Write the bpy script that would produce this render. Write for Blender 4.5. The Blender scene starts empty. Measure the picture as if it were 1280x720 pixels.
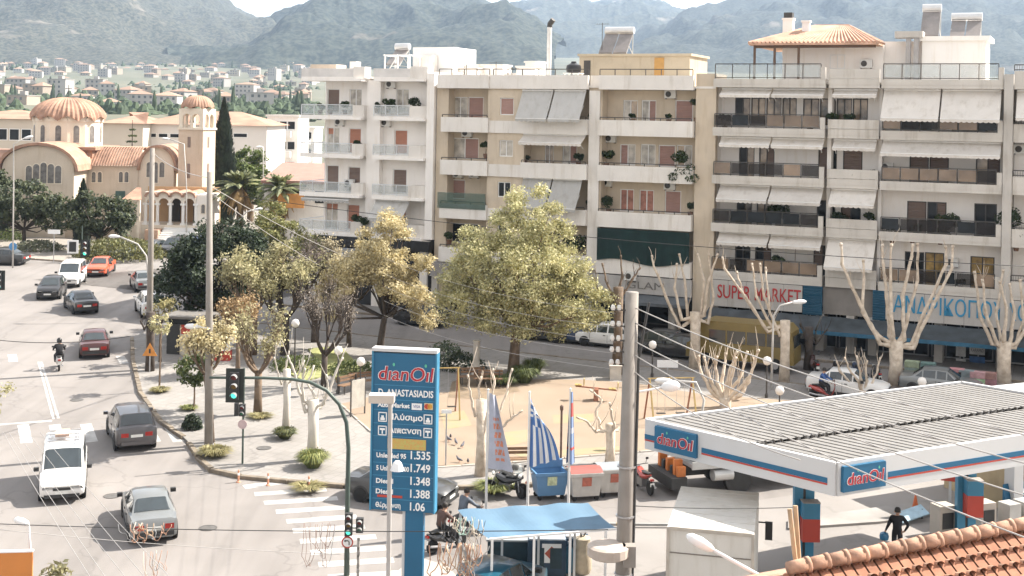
import bpy, bmesh, math, random
from math import sin, cos, pi, radians, sqrt, atan2
from mathutils import Vector, Matrix, noise
random.seed(7)
SC = bpy.context.scene
COL = SC.collection
# ---------------------------------------------------------------- camera, sky, sun, exposure
F, CH, YH, ROLL = 1600.0, 16.8, 145.0, 0.018     # focal length (px of 1280), eye height (m), horizon row, roll
cam = bpy.data.objects.new('camera', bpy.data.cameras.new('camera')); COL.objects.link(cam)
cam.location = (0, 0, CH); cam.rotation_euler = (radians(90), -ROLL, 0)
cam.data.sensor_width = 36; cam.data.lens = 36 * F / 1280; cam.data.shift_y = -(360 - YH) / 1280
cam.data.clip_start = 0.5; cam.data.clip_end = 60000
SC.camera = cam
SUN_AZ, SUN_EL = radians(22), radians(44)          # azimuth measured from +X towards +Y
w = bpy.data.worlds.new('World'); SC.world = w; w.use_nodes = True
nt = w.node_tree; bg = nt.nodes['Background']
sky = nt.nodes.new('ShaderNodeTexSky'); sky.sky_type = 'NISHITA'; sky.sun_disc = False
sky.sun_elevation = SUN_EL; sky.sun_rotation = pi / 2 - SUN_AZ
sky.air_density = 1.0; sky.dust_density = 2.0; sky.ozone_density = 1.0
# thin bright cloud over the whole sky
tc = nt.nodes.new('ShaderNodeTexCoord'); mp = nt.nodes.new('ShaderNodeMapping'); mp.inputs['Scale'].default_value = (1, 1, 5)
nz = nt.nodes.new('ShaderNodeTexNoise'); nz.inputs['Scale'].default_value = 2.3; nz.inputs['Detail'].default_value = 7
cr = nt.nodes.new('ShaderNodeValToRGB'); cr.color_ramp.elements[0].position = .36; cr.color_ramp.elements[1].position = .62
cr.color_ramp.elements[0].color = (.7, .7, .7, 1)
mx = nt.nodes.new('ShaderNodeMix'); mx.data_type = 'RGBA'; mx.inputs[7].default_value = (5.0, 4.75, 4.5, 1)
nt.links.new(tc.outputs['Generated'], mp.inputs[0]); nt.links.new(mp.outputs[0], nz.inputs[0]); nt.links.new(nz.outputs[0], cr.inputs[0])
nt.links.new(cr.outputs[0], mx.inputs[0]); nt.links.new(sky.outputs[0], mx.inputs[6]); nt.links.new(mx.outputs[2], bg.inputs[0])
bg.inputs[1].default_value = 0.098
sun = bpy.data.objects.new('sun', bpy.data.lights.new('sun', 'SUN')); COL.objects.link(sun)
sun.data.energy = 5.0; sun.data.angle = radians(.5); sun.data.color = (1, .93, .83)
sd = Vector((cos(SUN_AZ) * cos(SUN_EL), sin(SUN_AZ) * cos(SUN_EL), sin(SUN_EL)))
sun.rotation_euler = sd.to_track_quat('Z', 'Y').to_euler()
SC.view_settings.view_transform = 'Standard'; SC.view_settings.look = 'None'
SC.view_settings.exposure = 1.58; SC.view_settings.gamma = 1
SC.cycles.use_denoising = True; SC.cycles.max_bounces = 4; SC.cycles.use_adaptive_sampling = True; SC.cycles.adaptive_threshold = .025; SC.cycles.volume_bounces = 1; SC.cycles.transparent_max_bounces = 8
SC.cycles.caustics_reflective = False; SC.cycles.caustics_refractive = False; SC.cycles.sample_clamp_indirect = 6

# ---------------------------------------------------------------- measuring the photograph
def lv(px, py):
    dx, dy = px - 640, py - YH
    return dx * cos(ROLL) + dy * sin(ROLL), -dx * sin(ROLL) + dy * cos(ROLL)
GB = 0.025                                            # the town rises gently away from the camera
def gz(Y): return GB * Y
def g(px, py, h=0.0):
    """point h metres above the sloping ground seen at a pixel"""
    u, v = lv(px, py); Y = (CH - h) / (v / F + GB)
    return Vector((u / F * Y, Y, GB * Y + h))
def G(x, y, h=0.0): return Vector((x, y, GB * y + h))
def gproj(p):
    """pixel of a point"""
    u, v = p[0] / p[1] * F, (CH - p[2]) / p[1] * F
    return 640 + u * cos(ROLL) - v * sin(ROLL), YH + u * sin(ROLL) + v * cos(ROLL)
FA = atan2(-.41, .912); FU = Vector((cos(FA), sin(FA), 0)); FN = Vector((sin(FA), -cos(FA), 0))
P0 = Vector((16.6, 83.0, 0))
def S(s, t, h=0.0):
    """along the shop street: s metres along the facades, t metres out from them"""
    p = P0 + FU * s + FN * t
    return Vector((p.x, p.y, GB * p.y + h))
def at(px, py, Y):
    u, v = lv(px, py)
    return Vector((u / F * Y, Y, CH - v / F * Y))

# ---------------------------------------------------------------- materials
MATS = {}
def mat(name, c, rough=.8, var=.12, scale=3.0, metal=0.0, bump=0.0, bscale=40.0, spec=None, c2=None, stain=0.0, alpha=None, trans=0.0, emit=0.0, detail=6, obj_var=0.0):
    if name in MATS: return MATS[name]
    m = bpy.data.materials.new(name); m.use_nodes = True; MATS[name] = m
    n = m.node_tree; b = n.nodes['Principled BSDF']; L = n.links.new
    b.inputs['Roughness'].default_value = rough; b.inputs['Metallic'].default_value = metal
    if spec is not None: b.inputs['Specular IOR Level'].default_value = spec
    if trans: b.inputs['Transmission Weight'].default_value = trans
    if emit:
        b.inputs['Emission Color'].default_value = (*c, 1); b.inputs['Emission Strength'].default_value = emit
    if alpha is not None: b.inputs['Alpha'].default_value = alpha
    g_ = n.nodes.new('ShaderNodeNewGeometry')
    t = n.nodes.new('ShaderNodeTexNoise'); t.inputs['Scale'].default_value = scale; t.inputs['Detail'].default_value = detail
    L(g_.outputs['Position'], t.inputs['Vector'])
    r = n.nodes.new('ShaderNodeValToRGB'); r.color_ramp.elements[0].position = .3; r.color_ramp.elements[1].position = .7
    d = c2 if c2 else tuple(x * (1 - var) for x in c)
    e = c if c2 else tuple(min(1, x * (1 + var * .6)) for x in c)
    r.color_ramp.elements[0].color = (*d, 1); r.color_ramp.elements[1].color = (*e, 1)
    L(t.outputs[0], r.inputs[0]); out = r.outputs[0]
    if stain:
        mp = n.nodes.new('ShaderNodeMapping'); mp.inputs['Scale'].default_value = (2.2, 2.2, .28)
        t2 = n.nodes.new('ShaderNodeTexNoise'); t2.inputs['Scale'].default_value = 1.0; t2.inputs['Detail'].default_value = 8; t2.inputs['Roughness'].default_value = .65
        L(g_.outputs['Position'], mp.inputs[0]); L(mp.outputs[0], t2.inputs['Vector'])
        r2 = n.nodes.new('ShaderNodeValToRGB'); r2.color_ramp.elements[0].position = .52; r2.color_ramp.elements[1].position = .72
        r2.color_ramp.elements[0].color = (1, 1, 1, 1); q = 1 - stain; r2.color_ramp.elements[1].color = (q, q * .97, q * .92, 1)
        L(t2.outputs[0], r2.inputs[0])
        k = n.nodes.new('ShaderNodeMix'); k.data_type = 'RGBA'; k.blend_type = 'MULTIPLY'; k.inputs[0].default_value = 1
        L(out, k.inputs[6]); L(r2.outputs[0], k.inputs[7]); out = k.outputs[2]
    if obj_var:
        oi = n.nodes.new('ShaderNodeObjectInfo'); hs = n.nodes.new('ShaderNodeHueSaturation')
        mr = n.nodes.new('ShaderNodeMapRange'); mr.inputs[3].default_value = 1 - obj_var; mr.inputs[4].default_value = 1 + obj_var
        L(oi.outputs['Random'], mr.inputs[0]); L(mr.outputs[0], hs.inputs['Value']); L(out, hs.inputs['Color']); out = hs.outputs[0]
    L(out, b.inputs['Base Color'])
    if bump:
        t3 = n.nodes.new('ShaderNodeTexNoise'); t3.inputs['Scale'].default_value = bscale; t3.inputs['Detail'].default_value = 4
        L(g_.outputs['Position'], t3.inputs['Vector'])
        bp = n.nodes.new('ShaderNodeBump'); bp.inputs['Strength'].default_value = bump; bp.inputs['Distance'].default_value = .03
        L(t3.outputs[0], bp.inputs['Height']); L(bp.outputs[0], b.inputs['Normal'])
    return m
def leafmat(name, c, c2):
    """foliage: colour varies from leaf to leaf, light passes through"""
    if name in MATS: return MATS[name]
    m = bpy.data.materials.new(name); m.use_nodes = True; MATS[name] = m
    n = m.node_tree; L = n.links.new; b = n.nodes['Principled BSDF']; out = n.nodes['Material Output']
    g_ = n.nodes.new('ShaderNodeNewGeometry'); r = n.nodes.new('ShaderNodeValToRGB')
    r.color_ramp.elements[0].color = (*c2, 1); r.color_ramp.elements[1].color = (*c, 1)
    L(g_.outputs['Random Per Island'], r.inputs[0])
    t = n.nodes.new('ShaderNodeTexNoise'); t.inputs['Scale'].default_value = 1.1; t.inputs['Detail'].default_value = 4
    L(g_.outputs['Position'], t.inputs['Vector'])
    hs = n.nodes.new('ShaderNodeHueSaturation'); mr = n.nodes.new('ShaderNodeMapRange')
    mr.inputs[1].default_value = .3; mr.inputs[2].default_value = .7; mr.inputs[3].default_value = .62; mr.inputs[4].default_value = 1.3
    L(t.outputs[0], mr.inputs[0]); L(mr.outputs[0], hs.inputs['Value']); L(r.outputs[0], hs.inputs['Color'])
    L(hs.outputs[0], b.inputs['Base Color']); b.inputs['Roughness'].default_value = .65
    tr = n.nodes.new('ShaderNodeBsdfTranslucent'); L(hs.outputs[0], tr.inputs[0])
    ms = n.nodes.new('ShaderNodeMixShader'); ms.inputs[0].default_value = .3
    L(b.outputs[0], ms.inputs[1]); L(tr.outputs[0], ms.inputs[2]); L(ms.outputs[0], out.inputs[0])
    return m

# ---------------------------------------------------------------- mesh builder
class MB:
    def __init__(s): s.v = []; s.f = []; s.m = []; s.cur = 0
    def add(s, vs, fs):
        o = len(s.v); s.v += [tuple(p) for p in vs]
        for f in fs: s.f.append([i + o for i in f]); s.m.append(s.cur)
        return s
    def quad(s, *p): return s.add(p, [list(range(len(p)))])
    def box(s, x0, x1, y0, y1, z0, z1, M=None):
        vs = [Vector((x, y, z)) for z in (z0, z1) for y in (y0, y1) for x in (x0, x1)]
        if M: vs = [M @ p for p in vs]
        return s.add(vs, [(0, 2, 3, 1), (4, 5, 7, 6), (0, 1, 5, 4), (2, 6, 7, 3), (0, 4, 6, 2), (1, 3, 7, 5)])
    def beam(s, p, q, w, h=None, up=(0, 0, 1)):
        p, q = Vector(p), Vector(q); d = (q - p); h = h or w
        if d.length < 1e-6: return s
        d.normalize(); up = Vector(up)
        if abs(d.dot(up)) > .98: up = Vector((0, 1, 0))
        a = d.cross(up).normalized() * w / 2; b = a.cross(d).normalized() * h / 2
        vs = [p - a - b, p + a - b, p + a + b, p - a + b, q - a - b, q + a - b, q + a + b, q - a + b]
        return s.add(vs, [(3, 2, 1, 0), (4, 5, 6, 7), (0, 1, 5, 4), (1, 2, 6, 5), (2, 3, 7, 6), (3, 0, 4, 7)])
    def tube(s, pts, r, n=6, cap=True):
        pts = [Vector(p) for p in pts]; N = len(pts)
        rs = r if isinstance(r, (list, tuple)) else [r] * N
        vs = []; prev = None
        for i, p in enumerate(pts):
            d = (pts[min(i + 1, N - 1)] - pts[max(i - 1, 0)])
            if d.length < 1e-9: d = Vector((0, 0, 1))
            d.normalize()
            if prev is None:
                a = d.orthogonal().normalized()
            else:
                a = (prev - d * prev.dot(d))
                a = a.normalized() if a.length > 1e-6 else d.orthogonal().normalized()
            prev = a; b = d.cross(a)
            for k in range(n):
                t = 2 * pi * k / n; vs.append(p + (a * cos(t) + b * sin(t)) * rs[i])
        fs = [(i * n + k, i * n + (k + 1) % n, (i + 1) * n + (k + 1) % n, (i + 1) * n + k) for i in range(N - 1) for k in range(n)]
        if cap: fs += [tuple(range(n - 1, -1, -1)), tuple((N - 1) * n + k for k in range(n))]
        return s.add(vs, fs)
    def cyl(s, p, q, r, n=12, r2=None): return s.tube([p, q], [r, r if r2 is None else r2], n)
    def lathe(s, prof, n=16, c=(0, 0, 0), a0=0, M=None):
        c = Vector(c); vs = []
        for r, z in prof:
            for k in range(n):
                t = a0 + 2 * pi * k / n; p = Vector((r * cos(t), r * sin(t), z))
                vs.append((M @ p if M else p) + c)
        N = len(prof)
        fs = [(i * n + k, i * n + (k + 1) % n, (i + 1) * n + (k + 1) % n, (i + 1) * n + k) for i in range(N - 1) for k in range(n)]
        fs += [tuple(range(n - 1, -1, -1)), tuple((N - 1) * n + k for k in range(n))]
        return s.add(vs, fs)
    def prism(s, poly, fn, a, b):
        """poly: 2d points; fn(u,v,w)->point; extruded from w=a to w=b"""
        n = len(poly); vs = [fn(u, v, a) for u, v in poly] + [fn(u, v, b) for u, v in poly]
        fs = [tuple(range(n - 1, -1, -1)), tuple(range(n, 2 * n))] + [(i, (i + 1) % n, n + (i + 1) % n, n + i) for i in range(n)]
        return s.add(vs, fs)
    def grid(s, nu, nv, fn):
        vs = [fn(i / nu, j / nv) for j in range(nv + 1) for i in range(nu + 1)]
        return s.add(vs, [(j * (nu + 1) + i, j * (nu + 1) + i + 1, (j + 1) * (nu + 1) + i + 1, (j + 1) * (nu + 1) + i) for j in range(nv) for i in range(nu)])
    def mesh(s, name, mats, smooth=False):
        me = bpy.data.meshes.new(name); me.from_pydata(s.v, [], s.f)
        ms = mats if isinstance(mats, (list, tuple)) else [mats]
        for m in ms: me.materials.append(m)
        if len(ms) > 1: me.polygons.foreach_set('material_index', s.m)
        if smooth: me.polygons.foreach_set('use_smooth', [True] * len(me.polygons))
        me.update()
        return me
    def obj(s, name, mats, parent=None, smooth=False, loc=None, rz=None, fix=False):
        me = s.mesh(name, mats, smooth)
        if fix:
            bm = bmesh.new(); bm.from_mesh(me); bmesh.ops.recalc_face_normals(bm, faces=bm.faces); bm.to_mesh(me); bm.free()
        if smooth and smooth != 'all': me.set_sharp_from_angle(angle=radians(40))
        return link(name, me, parent, loc, rz)
def link(name, me, parent=None, loc=None, rz=None):
    o = bpy.data.objects.new(name, me); COL.objects.link(o)
    if parent is not None: o.parent = parent
    if loc is not None: o.location = loc
    if rz is not None: o.rotation_euler[2] = rz
    return o
def tag(o, label=None, cat=None, group=None, kind=None):
    if label: o['label'] = label
    if cat: o['category'] = cat
    if group: o['group'] = group
    if kind: o['kind'] = kind
    return o
def thing(name, label, cat, loc=(0, 0, 0), rz=0.0, group=None):
    o = bpy.data.objects.new(name, None); COL.objects.link(o); o.location = loc; o.rotation_euler = (0, 0, rz)
    o.empty_display_size = .2
    return tag(o, label, cat, group)
def struct(o): return tag(o, kind='structure')
def copy_tree(o, parent=None, loc=None, rz=None, label=None):
    c = o.copy(); COL.objects.link(c)
    if parent is not None: c.parent = parent
    if loc is not None: c.location = loc
    if rz is not None: c.rotation_euler[2] = rz
    if label: c['label'] = label
    for ch in list(o.children): copy_tree(ch, c)
    return c
def text_mesh(txt, size, depth=.01, bold=0.0, align='CENTER', shear=0.0, sx=1.0):
    cu = bpy.data.curves.new('t', 'FONT'); cu.body = txt; cu.size = size; cu.extrude = depth; cu.offset = bold
    cu.align_x = align; cu.align_y = 'CENTER'; cu.shear = shear; cu.resolution_u = 3
    o = bpy.data.objects.new('t', cu)
    me = bpy.data.meshes.new_from_object(o)
    bpy.data.objects.remove(o); bpy.data.curves.remove(cu)
    if sx != 1: me.transform(Matrix.Diagonal((sx, 1, 1, 1)))
    return me
def text(name, txt, size, m, parent, pos, rot=(pi / 2, 0, 0), width=None, **k):
    """lettering; default rotation stands it up facing local -Y"""
    me = text_mesh(txt, size, **k)
    if width and me.vertices:
        xs = [v.co.x for v in me.vertices]; wd = max(xs) - min(xs)
        me.transform(Matrix.Diagonal((width / wd, 1, 1, 1)))
    me.materials.clear(); me.materials.append(m)
    o = link(name, me, parent, pos); o.rotation_euler = rot
    return o
def ngon_area(poly): return sum(poly[i][0] * poly[(i + 1) % len(poly)][1] - poly[(i + 1) % len(poly)][0] * poly[i][1] for i in range(len(poly))) / 2
def sheet(name, poly, z, m, parent=None):
    """flat sheet from a 2-d outline"""
    if ngon_area(poly) < 0: poly = poly[::-1]
    me = bpy.data.meshes.new(name); bm = bmesh.new()
    f = bm.faces.new([bm.verts.new((p[0], p[1], gz(p[1]) + z)) for p in poly]); bmesh.ops.triangulate(bm, faces=[f]); bm.to_mesh(me); bm.free()
    me.materials.append(m); return link(name, me, parent)
def slab(name, poly, z0, z1, m, parent=None):
    if ngon_area(poly) < 0: poly = poly[::-1]
    n = len(poly); me = bpy.data.meshes.new(name); bm = bmesh.new()
    t = [bm.verts.new((p[0], p[1], gz(p[1]) + z1)) for p in poly]; b = [bm.verts.new((p[0], p[1], gz(p[1]) + z0)) for p in poly]
    f = bm.faces.new(t)
    for i in range(n): bm.faces.new((b[i], b[(i + 1) % n], t[(i + 1) % n], t[i]))
    bmesh.ops.triangulate(bm, faces=[f]); bm.to_mesh(me); bm.free(); me.materials.append(m)
    return link(name, me, parent)
def noise2(x, y, sc=1.0, s=0.0): return noise.noise(Vector((x * sc, y * sc, s)))
def fbm(x, y, sc=1.0, o=5, s=0.0):
    a, t = 1.0, 0.0
    for i in range(o): t += a * noise.noise(Vector((x * sc, y * sc, s + i * 7.1))); a *= .5; sc *= 2.05
    return t
def ridged(x, y, sc=1.0, o=5, s=0.0):
    a, t = 1.0, 0.0
    for i in range(o): t += a * (1 - 2 * abs(noise.noise(Vector((x * sc, y * sc, s + i * 7.1))))); a *= .5; sc *= 2.1
    return t
def lerp(a, b, t): return a + (b - a) * t
def interp(tab, x):
    if x <= tab[0][0]: return tab[0][1]
    for (x0, y0), (x1, y1) in zip(tab, tab[1:]):
        if x <= x1:
            t = (x - x0) / (x1 - x0); t = t * t * (3 - 2 * t) * .5 + t * .5
            return y0 + (y1 - y0) * t
    return tab[-1][1]
# ================================================================ SETTING
def roadmat(name, c, tracks=True):
    m = mat(name, c, .9, .10, .35, bump=.25, bscale=60)
    return m
def groundmat(name, c, crack, streak, brick=None):
    """worn paving: broad patches, wheel streaks along the avenue, cracks and a fine grit"""
    m = mat(name, c, .92, .13, .3, bump=.25, bscale=60, detail=10); n = m.node_tree; L = n.links.new; b = n.nodes['Principled BSDF']; src = b.inputs['Base Color'].links[0].from_socket; ge = n.nodes.new('ShaderNodeNewGeometry')
    def mul(out, tex, lo, hi, k):
        r = n.nodes.new('ShaderNodeMapRange'); r.inputs[1].default_value = lo; r.inputs[2].default_value = hi; r.inputs[3].default_value = 1 - k; r.inputs[4].default_value = 1; L(tex, r.inputs[0])
        x = n.nodes.new('ShaderNodeMix'); x.data_type = 'RGBA'; x.blend_type = 'MULTIPLY'; x.inputs[0].default_value = 1; L(out, x.inputs[6]); L(r.outputs[0], x.inputs[7]); return x.outputs[2]
    if streak:
        mp = n.nodes.new('ShaderNodeMapping'); mp.inputs['Rotation'].default_value = (0, 0, -radians(23.4)); mp.inputs['Scale'].default_value = (1.1, .05, 1); t = n.nodes.new('ShaderNodeTexNoise'); t.inputs['Scale'].default_value = 1; t.inputs['Detail'].default_value = 5
        L(ge.outputs['Position'], mp.inputs[0]); L(mp.outputs[0], t.inputs[0]); src = mul(src, t.outputs[0], .3, .55, streak)
    if crack:
        w = n.nodes.new('ShaderNodeTexNoise'); w.inputs['Scale'].default_value = .6; w.inputs['Detail'].default_value = 6; ad = n.nodes.new('ShaderNodeMix'); ad.data_type = 'VECTOR'; ad.inputs[0].default_value = .75; L(ge.outputs['Position'], w.inputs[0]); L(ge.outputs['Position'], ad.inputs[4])
        va = n.nodes.new('ShaderNodeVectorMath'); va.operation = 'MULTIPLY_ADD'; va.inputs[1].default_value = (3, 3, 3); L(w.outputs['Color'], va.inputs[0]); L(ge.outputs['Position'], va.inputs[2])
        v = n.nodes.new('ShaderNodeTexVoronoi'); v.feature = 'DISTANCE_TO_EDGE'; v.inputs['Scale'].default_value = .13; L(va.outputs[0], v.inputs['Vector']); src = mul(src, v.outputs['Distance'], .002, .012, crack)
        t2 = n.nodes.new('ShaderNodeTexNoise'); t2.inputs['Scale'].default_value = .55; t2.inputs['Detail'].default_value = 3; L(ge.outputs['Position'], t2.inputs[0]); src = mul(src, t2.outputs[0], .27, .36, crack * .6)
    if brick:
        mp = n.nodes.new('ShaderNodeMapping'); mp.inputs['Rotation'].default_value = (0, 0, radians(24)); k = n.nodes.new('ShaderNodeTexBrick'); k.inputs['Scale'].default_value = 1; k.inputs['Brick Width'].default_value = brick; k.inputs['Row Height'].default_value = brick; k.inputs['Mortar Size'].default_value = .02; k.offset = 0
        k.inputs['Color1'].default_value = (1, 1, 1, 1); k.inputs['Color2'].default_value = (.91, .90, .89, 1); k.inputs['Mortar'].default_value = (.80, .78, .76, 1); L(ge.outputs['Position'], mp.inputs[0]); L(mp.outputs[0], k.inputs[0]); src = mul(src, k.outputs[0], 0, 1, 1)
    L(src, b.inputs['Base Color']); return m
M_ASPH = groundmat('asphalt', (.218, .201, .190), .16, .16)
M_EARTH = mat('earth', (.20, .17, .12), .95, .3, .15)
M_PAVE = groundmat('paving', (.255, .24, .225), .16, 0, .5)
M_KERB = mat('kerb_stone', (.20, .165, .125), .9, .35, 2.5, bump=.4, bscale=20)
M_PAINT = mat('road_paint', (.42, .41, .395), .8, .38, 1.2, detail=12)
M_SAND = mat('playground_sand', (.275, .215, .16), .95, .14, .35, c2=(.225, .17, .123), detail=11, bump=.2, bscale=30)
M_GRASSY = mat('dry_grass', (.26, .27, .11), .95, .3, 2.0)
M_CONC = mat('concrete', (.42, .40, .37), .9, .15, 2.0, stain=.25)

def terr(Y):                                           # height of the land under the town
    return GB * Y if Y < 300 else GB * 300 + (Y - 300) * (.025 + .007 * min(1, (Y - 300) / 1500)) + max(0, Y - 1300) * .03
ROWS = [-30, 20, 120, 200, 300, 420, 600, 800, 1100, 1500, 2000, 2600, 3300, 4200, 5500, 7000]
b = MB(); NU = 60
b.grid(NU, len(ROWS) - 1, lambda i, j: (lambda Y: (lerp(-1, 1, i) * (150 + abs(Y) * 1.2), Y, terr(Y) - (0 if Y < 250 else 0) + (0 if Y < 500 else 6 * fbm(lerp(-1, 1, i) * (150 + Y), Y, .004, 3))))(ROWS[round(j * (len(ROWS) - 1))]))
M_TOWN = mat('town_land', (.135, .13, .09), .95, .3, .012, c2=(.075, .085, .055), detail=9)
struct(b.obj('ground', M_TOWN))
# the avenue and the streets: one asphalt sheet
road = [(-95, -20), (60, -20), (60, 60), (70, 64), tuple(S(40, 2.6)[:2]), tuple(S(-60, 2.6)[:2]), (-20, 122), (-18, 160), (-30, 240), (-45, 240), (-60, 160), (-110, 118)]
struct(sheet('road', road, .004, M_ASPH))

def P2(l): return [tuple(g(x, y)[:2]) for x, y in l]
# park: raised pavement with a kerb of separate stones
kerb_px = [(165, 424), (166, 452), (175, 492), (200, 528), (229, 549)]
kerb_px2 = [(236, 556), (248, 574), (264, 590), (300, 598), (360, 604), (430, 610), (545, 612), (640, 611), (740, 600), (830, 590), (930, 577), (1060, 560)]
far = [tuple(S(s, 9.6)[:2]) for s in (26, 10, -10, -34, -39)]
K1, K2 = P2(kerb_px), P2(kerb_px2)
right = [(24, 66.5)]
park_out = K1 + K2 + right + far
struct(slab('pavement', park_out, -.3, .12, M_PAVE))
def kerb(pts, parent_name, lab, n_len=.9, w=.16, h=.145, m=M_KERB, closed=False, name='kerb'):
    """a run of kerb stones, each its own piece"""
    root = bpy.data.objects.new(name, None); COL.objects.link(root); struct(root)
    P = [Vector((p[0], p[1], 0)) for p in pts]; stock = []
    for k in range(3):
        b = MB(); e = .02; l = n_len / 2 - .012
        b.add([(-l, -w / 2, -.2), (l, -w / 2, -.2), (l, w / 2, -.2), (-l, w / 2, -.2), (-l, -w / 2, h - e), (l, -w / 2, h - e), (l, w / 2, h - e), (-l, w / 2, h - e),
               (-l + e, -w / 2 + e, h + k * .006), (l - e, -w / 2 + e, h + k * .006), (l - e, w / 2 - e, h + k * .006), (-l + e, w / 2 - e, h + k * .006)],
              [(0, 1, 5, 4), (1, 2, 6, 5), (2, 3, 7, 6), (3, 0, 4, 7), (4, 5, 9, 8), (5, 6, 10, 9), (6, 7, 11, 10), (7, 4, 8, 11), (8, 9, 10, 11)])
        stock.append(b.mesh('kerb_stone', m))
    for a, c in zip(P, P[1:]):
        L = (c - a).length; n = max(1, round(L / n_len)); d = (c - a).normalized()
        for i in range(n):
            p = a + d * (L * (i + .5) / n)
            o = link('kerb_stone', random.choice(stock), root, (p.x, p.y, gz(p.y) + random.uniform(-.008, .008)), atan2(d.y, d.x) + random.uniform(-.015, .015))
            o.scale.x = L / n / n_len
    return root
def inset(pts, d):
    return pts
kerb(K1, 0, 0, 1.5, .24, .16); kerb(K2, 0, 0, 1.5, .24, .16)
kerb([tuple(S(s, 9.62)[:2]) for s in (26, -39)], 0, 0, 1.6, .18)
# playground of beaten sand
sand_px = [(425, 508), (463, 543), (545, 588), (640, 582), (830, 566), (1010, 540), (1010, 505), (880, 496), (790, 481), (720, 477), (660, 477), (560, 493), (470, 497)]
sand = P2(sand_px)
struct(sheet('playground', sand, .126, M_SAND))
kerb(P2(sand_px[:7]) , 0, 0, 1.2, .12, .17, mat('sand_edging', (.38, .35, .31), .9, .3, 2), name='edging')
# verge of dry grass and low strips in the park
for q, pl in enumerate([[(600, 548), (660, 540), (670, 552), (640, 560), (596, 560)], [(640, 570), (790, 560), (800, 565), (660, 578)], [(690, 522), (742, 520), (742, 530), (692, 533)], [(550, 520), (580, 516), (590, 535), (556, 540)]]):
    struct(sheet('grass_patch', P2(pl), .131, mat('thin_grass', (.25, .225, .125), .95, .25, 1.5, c2=(.29, .22, .15))))
struct(slab('flower_bed', P2([(385, 440), (425, 436), (455, 468), (420, 478)]), 0, .22, M_GRASSY))
struct(slab('flower_bed', P2([(345, 462), (385, 452), (420, 470), (380, 480)]), 0, .2, M_GRASSY))
struct(sheet('bare_soil', P2([(565, 480), (600, 470), (640, 478), (650, 492), (600, 502), (560, 500)]), .135, mat('soil', (.2, .15, .1), .95, .3, 2)))
# pavement in front of the shops
struct(slab('shop_pavement', [tuple(S(s, t)[:2]) for s, t in ((-37, 2.6), (40, 2.6), (40, -12), (-37, -12))], -.3, .12, M_PAVE))
kerb([tuple(S(s, 2.62)[:2]) for s in (-37, 30)], 0, 0, 1.6, .18)
# church square beyond the avenue
sq = P2([(-120, 316), (0, 322), (45, 325), (101, 329), (128, 323), (175, 309), (205, 304)])
struct(slab('church_square', sq + [(-26, 150), (-34, 236), (-140, 236), (-140, 130)], -.3, .13, mat('square_paving', (.28, .255, .225), .9, .12, .6)))
kerb(sq, 0, 0, 1.6, .2, m=mat('church_kerb', (.3, .25, .2), .9, .3, 2))
# forecourt of the filling station: lighter concrete
fc = P2([(640, 705), (700, 660), (800, 640), (930, 628), (1080, 606), (1230, 590), (1280, 585)])
struct(sheet('forecourt', fc + [(26, 48), (40, 40), (40, 15), (-2, 20)], .008, groundmat('forecourt_concrete', (.245, .228, .215), .12, 0)))
struct(slab('island', P2([(470, 740), (520, 700), (560, 712), (600, 760)]), -.2, .13, mat('island_paving', (.38, .34, .30), .9, .15, 1)))
struct(slab('station_pavement', P2([(985, 652), (1075, 640), (1160, 628), (1280, 612), (1280, 628), (1165, 646), (1100, 655), (985, 663)]), -.2, .1, mat('station_kerb', (.27, .255, .24), .9, .2, 1)))

# painted markings
def strip(a, c, w):
    a, c = Vector(a[:2]), Vector(c[:2]); d = (c - a).normalized(); n = Vector((-d.y, d.x)) * w / 2
    return [tuple(a + n), tuple(a - n), tuple(c - n), tuple(c + n)]
def marking(name, polys, par):
    for q in polys: sheet('bar' if name != 'lane_line' else 'line', q, .0085, M_PAINT, par)
RD = Vector((-.397, .918)); RX = Vector((.918, .397))
def mroot(name):
    r = bpy.data.objects.new(name, None); COL.objects.link(r); return struct(r)
z1 = mroot('zebra_crossing')
for x in (-17, 33, 72, 111, 148, 186, 214):
    a = g(x - 4, 531 if x < 100 else 530); a2 = Vector((a.x, a.y)); marking('zebra', [strip(a2, a2 - RD * 3.3, .52)], z1)
z2 = mroot('zebra_crossing')
for y, x0, x1 in [(607, 305, 352), (616, 318, 408), (627, 330, 422), (638, 345, 436), (650, 358, 446), (662, 366, 456), (675, 375, 470), (689, 388, 482), (704, 398, 492), (720, 410, 510)]:
    marking('zebra', [strip(g(x0, y + 2), g(x1, y - 4), .5)], z2)
z3 = mroot('zebra_crossing')
for x, y in [(15, 447), (150, 449)]:
    a = g(x, y - 4); a2 = Vector((a.x, a.y)); marking('zebra', [strip(a2, a2 - RD * 2.2, .5)], z3)
ll = mroot('lane_line')
marking('lane_line', [strip(g(48, 452), g(67, 524), .12), strip(g(51.5, 452), g(73, 523), .12)], ll)
marking('lane_line', [strip(g(-40, 534), g(65, 526), .3)], ll)

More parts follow.
